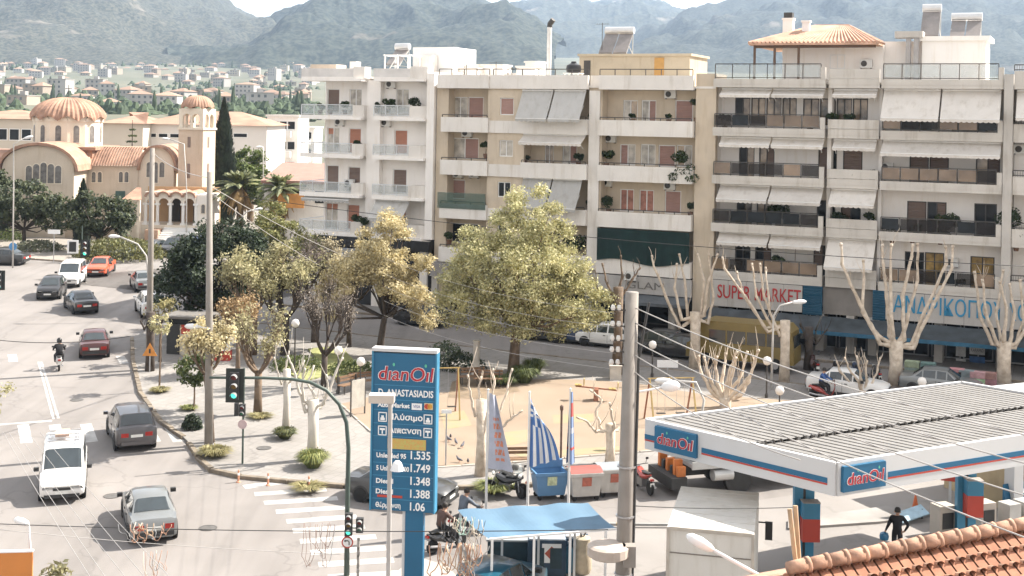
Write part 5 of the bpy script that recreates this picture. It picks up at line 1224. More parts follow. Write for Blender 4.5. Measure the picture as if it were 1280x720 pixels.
shrub('hedge', 'dark low hedge left of the white marble stump in the park', 575, 462, 1.6, .5, L_DARK, 1500, 62); shrub('hedge', 'low flowering hedge in the bed behind the price sign', 440, 466, 1.5, .35, L_BUSH, 1300, 63); shrub('hedge', 'green planting in the bed next to the globe lamp', 372, 462, 1.7, .4, L_BUSH, 1400, 64); shrub('hedge', 'dark bush at the street edge beyond the golden tree', 556, 447, 1.2, .5, L_DARK, 1000, 65)

def pollard(name, label, px, py, trunk_h, r, arms, seed, bark=None, lime=False, shoots=3, knob=True, group='bare pollarded trees'):
    """bare pollarded tree; arms: pixel paths (list of (px,py)) seen from here give each limb's bearing and length, spread in depth by a"""
    random.seed(seed); p = g(px, py); o = thing(name, label, 'tree', p, 0, group); Y0 = p.y; bk = bark or M_PALEBARK
    b = MB(); tp = Vector((0, 0, trunk_h)); b.tube([(0, 0, -.1), (.03, 0, trunk_h * .5), (0, 0, trunk_h + .15)], [r * 1.3, r, r * 1.15], 10); b.obj('trunk', bk, o, smooth='all')
    if lime: MB().tube([(0, 0, -.05), (.03, 0, trunk_h * .5), (0, 0, trunk_h * .9)], [r * 1.3 + .012, r + .012, r * 1.12 + .012], 10).obj('limewash', M_LIME, o, smooth='all')
    for k, path in enumerate(arms):
        dep = random.uniform(-.9, .9); m = MB(); P = [tp - Vector((0, 0, .15))]; n = len(path)
        for i, (ax, ay) in enumerate(path):
            yy = Y0 + dep * (i + 1) / n; q = at(ax, ay, yy) - p; P.append(q)
        P2_ = []
        for i in range(len(P) - 1):
            for t in (0, .25, .5, .75): P2_.append(P[i].lerp(P[i + 1], t) + (rdir() * .035 if t else Vector()))
        P2_.append(P[-1]); N = len(P2_)
        m.tube(P2_, [lerp(r * .42, max(.026, r * .17), (i / (N - 1)) ** .8) * (random.uniform(.86, 1.12) + (.22 if i and i % 4 == 0 else 0)) for i in range(N)], 7)
        m.tube([P[-1] - (P[-1] - P[-2]).normalized() * .12, P[-1] + (P[-1] - P[-2]).normalized() * .06], max(.034, r * .24), 7)
        for s in range(random.randint(1, shoots + 2)):
            i = random.randint(N // 3, N - 1); q = P2_[i]; d = (Vector((random.uniform(-.5, .5), random.uniform(-.5, .5), 1))).normalized() * random.uniform(.5, 1.3); m.tube([q, q + d * .5 + rdir() * .06, q + d], [.022, .016, .006], 5)
        m.obj('limb', bk, o, smooth='all')
    return o
pollard('pollarded_plane', 'whitewashed forked tree with grassy foot left of the price sign', 390, 578, 2.6, .22, [[(382, 515), (374, 490), (366, 460), (360, 446)], [(379, 500), (378, 480), (381, 462)], [(400, 510), (412, 490), (420, 465), (428, 448)], [(404, 505), (410, 488), (408, 470)], [(396, 500), (385, 480), (392, 458)]], 71, M_LIME)
pollard('pollarded_plane', 'slimmer whitewashed tree behind the curved mast arm', 357, 545, 3.0, .16, [[(352, 480), (346, 462), (343, 448)], [(362, 478), (372, 470), (380, 452)], [(356, 470), (358, 452), (361, 440)]], 72, M_LIME)
pollard('pollarded_plane', 'tall bare pollarded tree in front of the blue louvre and sign', 1119, 482, 2.4, .36, [[(1100, 430), (1075, 380), (1052, 330), (1051, 305)], [(1098, 420), (1078, 390), (1080, 350), (1079, 325)], [(1112, 420), (1108, 370), (1104, 330), (1103, 306)], [(1116, 420), (1113, 360), (1114, 306)], [(1130, 425), (1128, 370), (1140, 320), (1141, 306)], [(1128, 420), (1147, 350), (1147, 305)], [(1140, 430), (1160, 380), (1183, 330), (1182, 308)], [(1142, 435), (1152, 410), (1190, 335), (1191, 308)]], 73)
pollard('pollarded_plane', 'bare pollarded tree in front of the tan building shop', 868, 460, 3.2, .3, [[(850, 410), (832, 370), (818, 335), (815, 320)], [(860, 400), (856, 350), (849, 318)], [(875, 400), (880, 350), (872, 318)], [(885, 405), (892, 370), (886, 318)], [(880, 395), (886, 350), (897, 318)], [(852, 400), (843, 360), (846, 330)]], 74)
pollard('pollarded_plane', 'leaning bare pollarded tree before the supermarket sign', 980, 478, 3.4, .26, [[(960, 415), (938, 380), (905, 335), (903, 322)], [(957, 410), (930, 370), (921, 340)], [(965, 408), (945, 370), (940, 330)], [(970, 410), (955, 370), (950, 330)], [(975, 420), (962, 390), (957, 335)]], 75)
pollard('pollarded_plane', 'bare pollarded tree at the right edge in front of the blue sign', 1254, 478, 2.2, .36, [[(1240, 430), (1225, 395), (1218, 340)], [(1246, 430), (1232, 390), (1228, 350)], [(1252, 430), (1245, 390), (1254, 338)], [(1262, 430), (1268, 390), (1262, 355)], [(1268, 435), (1280, 400), (1275, 350)], [(1255, 425), (1258, 385), (1250, 352)], [(1270, 430), (1295, 390), (1292, 345)]], 76)
pollard('pollarded_plane', 'many stemmed bare tree at the corner of the station roof', 906, 512, .5, .3, [[(890, 490), (876, 465), (873, 445)], [(893, 485), (885, 465), (880, 446)], [(897, 480), (894, 460), (896, 446)], [(902, 480), (905, 460), (907, 442)], [(908, 480), (914, 458), (921, 440)], [(914, 488), (926, 470), (934, 440)], [(920, 490), (938, 470), (948, 438)], [(912, 482), (918, 455), (920, 448)], [(925, 494), (936, 478), (944, 446)]], 77, shoots=6)
pollard('pollarded_plane', 'short stemmed bare tree behind the station roof ridge', 1078, 500, .4, .22, [[(1066, 480), (1050, 465), (1046, 452)], [(1072, 475), (1062, 462), (1056, 448)], [(1084, 476), (1082, 462), (1084, 452)], [(1090, 480), (1097, 462), (1100, 448)], [(1076, 474), (1074, 460), (1071, 446)]], 78)
pollard('pollarded_plane', 'bare tree with pale limbs behind the left flag', 600, 598, 3.2, .2, [[(594, 520), (588, 495), (585, 470)], [(600, 515), (598, 485), (601, 472)], [(612, 510), (618, 480), (616, 462)], [(622, 520), (634, 490), (640, 462)], [(626, 535), (642, 520), (652, 514)]], 79)
pollard('twisted_tree', 'low twisted bare tree beside the concrete pole and the bins', 762, 582, 1.7, .2, [[(745, 540), (735, 528), (722, 522)], [(752, 538), (745, 515), (752, 500), (738, 488)], [(768, 535), (764, 515), (762, 505)], [(772, 538), (782, 515), (790, 490)]], 80)
pollard('pollarded_plane', 'grey bare tree right of the big leafy tree', 771, 470, 5.0, .26, [[(768, 375), (757, 350), (753, 330)], [(772, 370), (778, 345), (776, 320)], [(776, 372), (790, 350), (800, 335)], [(765, 380), (748, 362), (742, 348)]], 81, M_BARK)
pollard('stub_tree', 'short lopped palm like trunk beside the avenue pole', 187, 466, 3.3, .22, [[(180, 412), (176, 402)], [(188, 410), (190, 396)], [(196, 412), (204, 400)]], 82, M_BARKD)
crown_tree('cut_tree', 'sparse dry crown on the avenue pole tree', 200, 455, 4.0, (0, 0), [(0, 0, 3.2, .9, .8, .5)], L_DRY, 260, .13, .08, .7, seed=83, clump=.5)
pollard('pollarded_plane', 'leaning lopped tree in the shade of the supermarket', 1010, 462, 2.4, .24, [[(1020, 430), (1034, 412)], [(1008, 425), (1000, 405)]], 84, M_BARKD)

# trees round the church
def cypress(name, label, px, py, h, R, seed, n=5200, base=None):
    random.seed(seed); p = base or g(px, py); o = thing(name, label, 'tree', p, 0, 'church trees'); MB().tube([(0, 0, -.2), (0, 0, h * .5)], [.25, .1], 6).obj('trunk', M_BARKD, o); b = MB()
    for k in range(n):
        t = random.random() ** 1.2; z = .6 + t * (h - .6); rr = R * (1 - t ** 2.6) * (.75 + .25 * min(1, t * 5)) * random.uniform(.6, 1.08) * (1 + .16 * sin(9 * t + 5 * noise2(k * .01, t * 3))); a = random.uniform(0, 6.28)
        c = Vector((rr * cos(a), rr * sin(a), z)); e = Vector((-sin(a), cos(a), 0)) * .16; f_ = Vector((cos(a) * .35, sin(a) * .35, 1)).normalized() * .3 * random.uniform(.6, 1.3); b.quad(c - e, c - f_, c + e, c + f_)
    tag(b.obj('crown', L_CYP, o), kind='stuff')
def tall(px, py_base, Y, py_top): p = at(px, py_base, Y); p.z = gz(Y); return p, at(px, py_top, Y).z - gz(Y)
p, h = tall(278, 260, 143, 124); cypress('cypress', 'tall dark cypress right of the bell tower', 0, 0, h, 1.5, 91, 7000, p)
p, h = tall(104, 245, 126, 226); cypress('fir_tree', 'little fir tip rising over the church front trees', 0, 0, h, 1.0, 92, 900, p)
p, h = tall(165, 190, 150, 150); 
def fir(p, h, label, seed):
    random.seed(seed); o = thing('fir_tree', label, 'tree', p, 0, 'church trees'); MB().tube([(0, 0, -.2), (0, 0, h)], [.2, .03], 6).obj('trunk', M_BARKD, o); b = MB(); n = 14
    for k in range(n):
        z = h * (.15 + .83 * k / n); R = (1 - k / n) * 2.4 + .25
        for q in range(9):
            a = random.uniform(0, 6.28); leaves(b, Vector((R * .6 * cos(a), R * .6 * sin(a), z - .2)), R * .42, 16, .13, .35, 0)
    tag(b.obj('crown', leafmat('fir_leaf', (.12, .15, .06), (.04, .055, .025)), o), kind='stuff')
fir(p, h, 'layered fir tree behind the church nave', 93)
def big(px, Y, py_top, blobs, lm, n, label, seed, name='broadleaf_tree', r=.2):
    p = at(px, 300, Y); p.z = gz(Y); random.seed(seed); q = gproj((p.x, p.y, p.z)); crown_tree(name, label, q[0], q[1], at(px, py_top, Y).z - p.z, (0, 0), blobs, lm, n, .2, r, .3, M_BARKD, seed=seed, clump=.8, group='church trees')
L_ORNG = leafmat('citrus_leaf', (.12, .14, .07), (.035, .05, .028))
big(30, 124, 222, [(0, 0, 4.6, 3.4, 2.4, 2.0), (-2.8, 0, 3.6, 2.0, 2, 1.8), (2.2, 0, 3.6, 1.9, 1.8, 1.7)], L_ORNG, 6500, 'wide dark tree before the church front at the left', 94)
big(122, 122, 240, [(0, 0, 3.8, 3.2, 2.4, 1.9), (-2.4, 0, 3.3, 1.7, 1.7, 1.5), (2.6, 0, 3.2, 1.6, 1.6, 1.5)], L_ORNG, 6500, 'dark rounded tree before the church nave', 95)
big(-14, 128, 214, [(0, 0, 5.0, 2.6, 2.4, 2.4)], L_ORNG, 3000, 'dark tree cut by the left edge of the picture', 96)
big(302, 146, 180, [(0.2, 0, 6.2, 2.6, 2.2, 2.8), (2.0, 0, 4.0, 1.8, 1.6, 2.2)], leafmat('spring_leaf', (.19, .24, .07), (.06, .09, .03)), 6500, 'round spring green tree behind the palms', 97)
def palm(px, Y, py_top, label, seed, fr=1.0):
    random.seed(seed); p = at(px, 300, Y); p.z = gz(Y); h = at(px, py_top, Y).z - p.z; o = thing('palm_tree', label, 'tree', p, 0, 'church trees')
    MB().tube([(0, 0, -.2), (.1, 0, h * .5), (0, 0, h)], [.42, .34, .36], 9).obj('trunk', M_BARK, o)
    def fronds(n, el0, el1, L, m, name):
        b = MB()
        for k in range(n):
            a = random.uniform(0, 6.28); el = random.uniform(el0, el1); pt = Vector((0, 0, h)); d = Vector((cos(a) * cos(el), sin(a) * cos(el), sin(el))); s = Vector((-sin(a), cos(a), 0)); prev = None
            for i in range(8):
                t = i / 7; q = pt + d * L * t - Vector((0, 0, 1)) * L * .42 * t * t; w = .34 * sin(pi * min(1, t * .9 + .1)) * fr + .03
                if prev:
                    for sg in (-1, 1): b.quad(prev[0], q, q + s * sg * w + Vector((0, 0, -.14)), prev[0] + s * sg * prev[1] * .8 + Vector((0, 0, -.14)))
                prev = (q, w)
        tag(b.obj(name, m, o), kind='stuff')
    fronds(54, -.1, 1.3, 2.7 * fr, leafmat('palm_leaf', (.24, .25, .12), (.08, .10, .045)), 'crown'); fronds(22, -1.3, -.5, 2.0 * fr, leafmat('dead_palm', (.40, .27, .12), (.25, .16, .07)), 'dead_fronds')
palm(298, 133, 232, 'palm with brown skirt right of the bell tower', 98, 1.15); palm(350, 128, 236, 'palm with orange dead fronds left of the white building', 99, 1.1); palm(312, 150, 214, 'yellow topped palm half hidden behind the front palm', 100, .9)
# planted mounds by the avenue
shrub('lawn_mound', 'rounded clipped green mound behind the silver car', 150, 322, 4.4, .95, leafmat('mound_leaf', (.20, .19, .07), (.10, .11, .04)), 4500, 101, .14); shrub('hedge', 'grey green low hedge before the church square', 48, 313, 2.6, .5, leafmat('grey_leaf', (.22, .23, .15), (.10, .11, .07)), 1800, 102, .12); shrub('hedge', 'olive hedge at the left edge of the square', -2, 300, 2.6, .7, L_BUSH, 1500, 103, .14)
b = MB()
random.seed(104)
for c in range(9): leaves(b, Vector((random.uniform(-.4, .5), random.uniform(-.4, .4), random.uniform(1.6, 3.0))), .4, 26, .09, .8, 0)
o = thing('overhanging_branch', 'leafy twigs of a roadside tree at the left picture edge', 'branch', g(-6, 560)); b.obj('foliage', L_STRAW, o); MB().tube([(-1.0, 0, 0), (-.6, 0, 1.5), (.2, 0, 2.4)], [.09, .06, .02], 5).obj('stem', M_BARK, o)
# ================================================================ VEHICLES
M_TYRE = mat('tyre', (.018, .018, .018), .9, .2, 5); M_RIM = mat('rim', (.45, .45, .46), .35, .1, 4, metal=.7); M_CARGL = mat('car_glass', (.03, .04, .045), .06, .2, 2, spec=.9)
M_TAIL = mat('tail_lamp', (.35, .02, .015), .25, .2, 4); M_HEAD = mat('head_lamp', (.7, .7, .68), .12, .15, 6); M_PLATE = mat('number_plate', (.72, .72, .68), .5, .1, 6); M_TRIM = mat('black_trim', (.03, .03, .03), .6, .2, 4)
def paint(n, c, metal=.0, rough=.3): 
    m = mat('paint_' + n, c, rough, .05, 1.5, metal=metal)
    m.node_tree.nodes['Principled BSDF'].inputs['Coat Weight'].default_value = .5; return m
PRE = {  # x, zb, w, zbelt, ztop, wt
 'sedan': ([(-2.2, .42, .70, .80, .82, .60), (-2.12, .27, .81, .93, .96, .72), (-1.5, .22, .85, .97, 1.0, .74), (-.92, .2, .86, .96, 1.39, .60), (-.2, .2, .87, .94, 1.44, .62), (.35, .2, .87, .92, 1.40, .61), (1.08, .2, .86, .90, .93, .74), (1.7, .22, .85, .85, .87, .72), (2.08, .27, .80, .74, .77, .66), (2.2, .42, .68, .62, .64, .56)], 2, 3, 5, 6, .30),
 'hatch': ([(-1.95, .40, .72, .84, .86, .62), (-1.88, .27, .82, 1.0, 1.04, .72), (-1.75, .22, .85, 1.0, 1.06, .72), (-1.35, .2, .86, .98, 1.46, .61), (-.4, .2, .87, .96, 1.52, .63), (.35, .2, .87, .94, 1.46, .62), (1.1, .2, .86, .93, .97, .74), (1.6, .22, .84, .88, .91, .72), (1.88, .27, .79, .78, .80, .66), (1.98, .42, .68, .64, .66, .56)], 2, 3, 5, 6, .30),
 'suv': ([(-2.2, .48, .76, .92, .94, .66), (-2.14, .33, .87, 1.08, 1.12, .76), (-2.05, .27, .90, 1.1, 1.16, .77), (-1.75, .25, .90, 1.08, 1.66, .68), (-.5, .25, .91, 1.05, 1.71, .69), (.4, .25, .91, 1.02, 1.65, .67), (1.15, .25, .90, 1.0, 1.05, .78), (1.75, .27, .88, .95, .99, .76), (2.1, .33, .82, .84, .87, .68), (2.2, .48, .7, .7, .72, .58)], 2, 3, 5, 6, .35),
 'van': ([(-2.12, .40, .80, 1.1, 1.14, .70), (-2.1, .3, .86, 1.15, 1.7, .72), (-2.05, .25, .88, 1.15, 1.80, .74), (-1.9, .23, .88, 1.14, 1.83, .75), (-.5, .22, .89, 1.1, 1.85, .76), (.45, .22, .89, 1.06, 1.80, .74), (1.2, .22, .88, 1.02, 1.08, .78), (1.75, .24, .86, .92, .97, .76), (2.05, .3, .82, .82, .85, .7), (2.13, .42, .72, .68, .7, .6)], 2, 3, 5, 6, .31),
}
def car_meshes(kind):
    st, r0, r1, f1, f0, wr = PRE[kind]
    def half(s):
        x, zb, w, zl, zt, wt = s
        return [(w * .78, zb), (w * .97, zb + .07), (w, zb + .28), (w * .99, zl - .07), (w * .95, zl), (wt, zt - .045), (wt * .82, zt), (0, zt + .015)]
    secs = [[Vector((s[0] * 1.0, -y, z)) for y, z in half(s)] + [Vector((s[0], y, z)) for y, z in half(s)[-2::-1]] for s in st]
    b = MB(); n = len(secs[0])
    vs = [p for s in secs for p in s]; fs = [(i * n + k, (i + 1) * n + k, (i + 1) * n + k + 1, i * n + k + 1) for i in range(len(secs) - 1) for k in range(n - 1)]
    fs += [tuple(range(n)), tuple((len(secs) - 1) * n + k for k in range(n - 1, -1, -1))]
    fs += [(i * n, i * n + n - 1, (i + 1) * n + n - 1, (i + 1) * n) for i in range(len(secs) - 1)]
    b.add(vs, fs); panes = []
    def shrink(P, k, off):
        c = sum(P, Vector()) / len(P); nn = (P[1] - P[0]).cross(P[-1] - P[0]).normalized(); return [c + (p - c) * k + nn * off for p in P]
    def strip(i, j, k0=.06, k1=.1):
        A, B = secs[i][5:10], secs[j][5:10]; m = MB(); R1 = [a.lerp(c, k0) for a, c in zip(A, B)]; R2 = [a.lerp(c, 1 - k1) for a, c in zip(A, B)]
        d = (B[2] - A[2]).normalized(); nn = Vector((-d.z, 0, d.x)); nn = nn if nn.z > 0 else -nn; nn = nn * .014
        mid = Vector((0, 1, 0))
        R1 = [Vector((p.x, p.y * .93, p.z)) + nn for p in R1]; R2 = [Vector((p.x, p.y * .93, p.z)) + nn for p in R2]
        m.add(R1 + R2, [(q, q + 1, 6 + q, 5 + q) for q in range(4)]); return m
    panes.append(('windscreen', strip(f1, f0))); panes.append(('rear_window', strip(r1, r0)))
    def side(i, j, s):
        k4, k5 = (4, 5) if s < 0 else (n - 5, n - 6)
        P = [secs[i][k4], secs[j][k4], secs[j][k5], secs[i][k5]]
        if s > 0: P = P[::-1]
        P = shrink(P, .88, .012); m = MB(); m.quad(*P); return m
    for s in (-1, 1):
        for i in range(r1, f1):
            panes.append(('side_window', side(i, i + 1, s)))
        k4, k5 = (4, 5) if s < 0 else (n - 5, n - 6)
        for (i, j) in ((f0, f1), (r0, r1)):
            P = [secs[i][k4].lerp(secs[j][k4], .25), secs[j][k4], secs[j][k5]]
            if (s < 0) == (i == f0): P = P[::-1]
            m = MB(); m.quad(*shrink(P, .8, .012)); panes.append(('side_window', m))
    return b, panes, st, wr
CARC = {}
def car(kind, label, loc, heading, pm, cat='car', name='parked_car', rims=True, L=None, group=None, taxi=False):
    o = thing(name, label, cat, loc, 0, group); ang = atan2(heading[1], heading[0])
    R = Matrix.Rotation(math.atan(GB), 4, 'X') @ Matrix.Rotation(ang, 4, 'Z'); o.rotation_euler = R.to_euler()
    if kind not in CARC:
        b, panes, st, wr = car_meshes(kind); me = b.mesh('body', M_TRIM, True); bm = bmesh.new(); bm.from_mesh(me); bmesh.ops.recalc_face_normals(bm, faces=bm.faces); bm.to_mesh(me); bm.free(); me.set_sharp_from_angle(angle=radians(35))
        pm_ = []
        for nme, m in panes: pm_.append((nme, m.mesh(nme, M_CARGL)))
        W = MB(); W.lathe([(wr * .62, -.1), (wr * .95, -.1), (wr, -.07), (wr, .07), (wr * .95, .1), (wr * .62, .1)], 20, M=Matrix.Rotation(pi / 2, 4, 'X')); tyre = W.mesh('tyre', M_TYRE, True)
        W = MB(); W.lathe([(.02, -.085), (wr * .63, -.1), (wr * .64, .1), (.02, .085)], 14, M=Matrix.Rotation(pi / 2, 4, 'X')); rim = W.mesh('rim', M_RIM)
        W = MB(); W.lathe([(.01, -.012), (wr * 1.17, -.012), (wr * 1.17, .012), (.01, .012)], 20, M=Matrix.Rotation(pi / 2, 4, 'X')); arch = W.mesh('wheel_arch', M_TRIM)
        CARC[kind] = (me, pm_, tyre, rim, arch, st, wr)
    me, pm_, tyre, rim, arch, st, wr = CARC[kind]
    me2 = me.copy(); me2.materials.clear(); me2.materials.append(pm); link('body', me2, o)
    for nme, m in pm_: link(nme, m, o)
    xr, xf = st[0][0], st[-1][0]; wmax = max(s[2] for s in st)
    for x in (xr + .78, xf - .82):
        for s in (-1, 1):
            a = link('wheel_arch', arch, o, (x, s * (wmax - .012), wr + .02))
            w_ = link('wheel', tyre, o, (x, s * (wmax - .09), wr)); link('rim', rim, w_, (0, 0, 0))
    z0, z1 = st[0][3], st[0][1]
    for s in (-1, 1):
        zt = st[0][3]; MB().box(xr - .012, xr + .12, s * .52 - .16, s * .52 + .16, zt - .2, zt - .02).obj('tail_light', M_TAIL, o)
        zf = st[-1][3]; MB().box(xf - .16, xf + .0, s * .5 - .15, s * .5 + .15, zf - .08, zf + .06).obj('headlight', M_HEAD, o)
        xm = st[6][0] - .2; zm = st[6][3] + .05; MB().box(xm - .06, xm + .09, s * (wmax + .11) - .1, s * (wmax + .11) + .1, zm, zm + .14).obj('mirror', pm if kind in ('suv',) else M_TRIM, o)
    MB().box(xr - .02, xr + .05, -.26, .26, z0 - .22, z0 - .1).obj('number_plate', M_PLATE, o); MB().box(xf - .04, xf + .02, -.26, .26, .42, .53).obj('number_plate', M_PLATE, o)
    MB().box(xr - .03, xr + .2, -.68, .68, .36, .52).obj('bumper', pm if kind in ('suv', 'hatch') else M_TRIM, o); MB().box(xf - .2, xf + .025, -.66, .66, .27, .4).obj('bumper', M_TRIM, o)
    for s in (-1, 1):
        ym = s * (wmax * .995 + .002)
        for x in (st[4][0], st[5][0] + .45, st[3][0] - .05): MB().box(x - .008, x + .008, ym - .006, ym + .006, st[4][1] + .14, st[4][3] - .09).obj('door_gap', M_TRIM, o)
        for x in (st[4][0] + .12, st[3][0] + .12): MB().box(x, x + .16, ym - .02, ym + .02, st[4][3] - .17, st[4][3] - .13).obj('door_handle', M_TRIM, o)
        MB().box(st[2][0] + .4, st[7][0] - .35, ym * .985 - .012, ym * .985 + .012, st[4][1] - .0, st[4][1] + .1).obj('sill', M_TRIM, o)
    MB().box(xf - .05, xf + .012, -.33, .33, st[-1][3] - .12, st[-1][3] - .02).obj('grille', M_TRIM, o)
    return o
def put(kind, near, hd, label, pm, front_near=False, **k):
    """near: pixel of the bumper end nearest the camera, at ground level"""
    h = Vector((hd[0], hd[1])).normalized(); p = g(*near); L = PRE[kind][0][-1][0]
    c = Vector((p.x, p.y)) + h * (L if not front_near else -L)
    return car(kind, label, (c.x, c.y, gz(c.y) + .006), h, pm, **k)
AW, TO = (-.397, .918), (.397, -.918)
PW = paint('white', (.74, .73, .71)); PS = paint('silver', (.21, .22, .22), .4); PB = paint('black', (.018, .018, .02)); PG = paint('gunmetal', (.10, .095, .10), .4); PR = paint('maroon', (.06, .014, .013)); PO = paint('orange_red', (.55, .10, .045)); PDB = paint('dark_blue', (.03, .05, .10)); PGR = paint('dark_grey', (.06, .062, .065), .3)
vn = put('van', (77, 631), (.30, -.954), 'white van with roof rack driving towards us on the avenue', PW, True, name='van', cat='van')
for y in (-.55, .55): MB().beam((-1.7, y, 1.95), (.2, y, 1.95), .04).obj('rack_rail', M_RIM, vn)
for x in (-1.5, -.9, -.3, .1): MB().beam((x, -.6, 1.98), (x, .6, 1.98), .04).obj('rack_bar', M_RIM, vn)
MB().box(-1.3, -.4, -.35, .2, 2.0, 2.1).obj('rack_load', mat('rack_load', (.45, .32, .26), .8), vn)
put('sedan', (193, 683), (-.36, .933), 'silver saloon car seen from behind in the foreground of the avenue', PS, name='car')
put('suv', (171, 566), (-.40, .917), 'dark grey family car seen from behind on the zebra crossing', PG, name='car')
put('sedan', (118, 450), (-.31, .95), 'dark red saloon car driving away beside the kerb', PR, name='car')
put('sedan', (109, 394), (-.5, .866), 'black saloon car driving away in the middle of the avenue', PB, name='car')
put('hatch', (59, 376), (.18, -.984), 'black hatchback coming towards us on the far avenue', PB, True, name='car')
put('van', (83, 361), (.16, -.987), 'small white van behind the black hatchback', PW, True, name='van', cat='van')
put('sedan', (119, 347), (.10, -.995), 'orange red car coming towards us at the bend', PO, True, name='car')
put('hatch', (138, 325), (-.42, -.907), 'silver car parked by the green mound', PS, True)
put('sedan', (172, 322), (-.40, -.917), 'dark car parked behind the silver car before the church steps', PGR, True)
put('suv', (203, 322), (-.32, -.947), 'dark off road car parked before the church steps', PB, True)
put('hatch', (228, 318), (-.3, -.95), 'blue grey car parked below the church porch', PDB, True)
put('sedan', (184, 366), AW, 'silver car parked behind the white one at the park corner', PS)
put('suv', (194, 399), AW, 'white car parked by the lopped trunk at the park corner', PW)
put('sedan', (34, 331), (-1, .08), 'dark brown car parked across the avenue at the left', PGR)
put('sedan', (441, 617), (.935, -.355), 'grey saloon turning past the fuel price sign', PGR, name='car')
put('hatch', (253, 317), (-.3, -.95), 'dark car half hidden behind the evergreen tree', PB, True)
# street in front of the shops
def street_car(kind, s, t, rev, label, pm):
    p = S(s, t); h = FU * (-1 if rev else 1); car(kind, label, (p.x, p.y, p.z + .006), h, pm, group='cars parked by the shops')
def sat(px, py, t0=0):
    p = g(px, py); d = p - P0; return d.dot(FU), d.dot(FN)
for kind, px, py, rev, lab, pm in [('hatch', 722, 428, True, 'dark car parked by the shops right of the big tree', PDB), ('hatch', 757, 432, True, 'white car parked by the shops beside the bare grey tree', PW), ('sedan', 852, 446, True, 'black car parked left of the yellow van', PB), ('hatch', 820, 441, True, 'dark grey car parked between bare trees by the shops', PGR),
        ('sedan', 1060, 494, False, 'white car with dark windows on the shop street near the scooter rider', PW), ('sedan', 1176, 492, False, 'silver car on the shop street behind the station roof', PS), ('hatch', 680, 424, True, 'dark hatchback half hidden by the big tree', PGR), ('hatch', 528, 406, True, 'dark car parked before the white building', PB)]:
    s_, t_ = sat(px, py); street_car(kind, s_, t_, rev, lab, pm)
def yellow_van():
    s_, t_ = sat(930, 458); p = S(s_, t_); o = thing('minibus', 'yellow minibus parked in the shade of the supermarket', 'minibus', p, FA + pi); Y_ = mat('yellow_body', (.20, .145, .045), .4, .1, 2)
    prof = [(-3.2, .5), (-3.2, 1.2), (-3.05, 2.4), (-2.7, 2.75), (2.1, 2.75), (2.6, 2.55), (3.0, 1.5), (3.3, 1.3), (3.35, .5)]
    b = MB(); b.prism(prof, lambda u, v, w_: (u, w_, v), -1.05, 1.05); b.obj('body', Y_, o, fix=True)
    for s in (-1, 1):
        for a, c in ((-2.7, -1.6), (-1.5, -.4), (-.3, .8), (.9, 1.9)): MB().box(a, c, s * 1.06 - .01, s * 1.06 + .01, 1.5, 2.25).obj('side_window', M_CARGL, o)
    MB().add([(2.63, -.9, 2.45), (2.63, .9, 2.45), (3.0, .9, 1.6), (3.0, -.9, 1.6)], [(0, 3, 2, 1)]).obj('windscreen', M_CARGL, o); MB().box(-3.2, -3.1, -.8, .8, 1.5, 2.2).obj('rear_window', M_CARGL, o)
    for x in (-2.1, 2.1):
        for s in (-1, 1):
            w_ = MB().lathe([(.2, -.12), (.42, -.12), (.42, .12), (.2, .12)], 16, (x, s * .98, .42), M=Matrix.Rotation(pi / 2, 4, 'X')).obj('wheel', M_TYRE, o); MB().lathe([(.02, -.13), (.22, -.13), (.22, .13), (.02, .13)], 10, (x, s * .98, .42), M=Matrix.Rotation(pi / 2, 4, 'X')).obj('rim', M_RIM, w_)
    for s in (-1, 1): MB().box(3.3, 3.38, s * .75 - .15, s * .75 + .15, .85, 1.05).obj('headlight', M_HEAD, o)
yellow_van()
def wheel(o, x, y, r, w_=.26, rim=M_RIM):
    q = MB().lathe([(r * .58, -w_ / 2), (r * .95, -w_ / 2), (r, -w_ / 3), (r, w_ / 3), (r * .95, w_ / 2), (r * .58, w_ / 2)], 20, (x, y, r), M=Matrix.Rotation(pi / 2, 4, 'X')).obj('wheel', M_TYRE, o, smooth=True); MB().lathe([(.03, -w_ * .4), (r * .6, -w_ * .48), (r * .6, w_ * .48), (.03, w_ * .4)], 14, (x, y, r), M=Matrix.Rotation(pi / 2, 4, 'X')).obj('rim', rim, q)
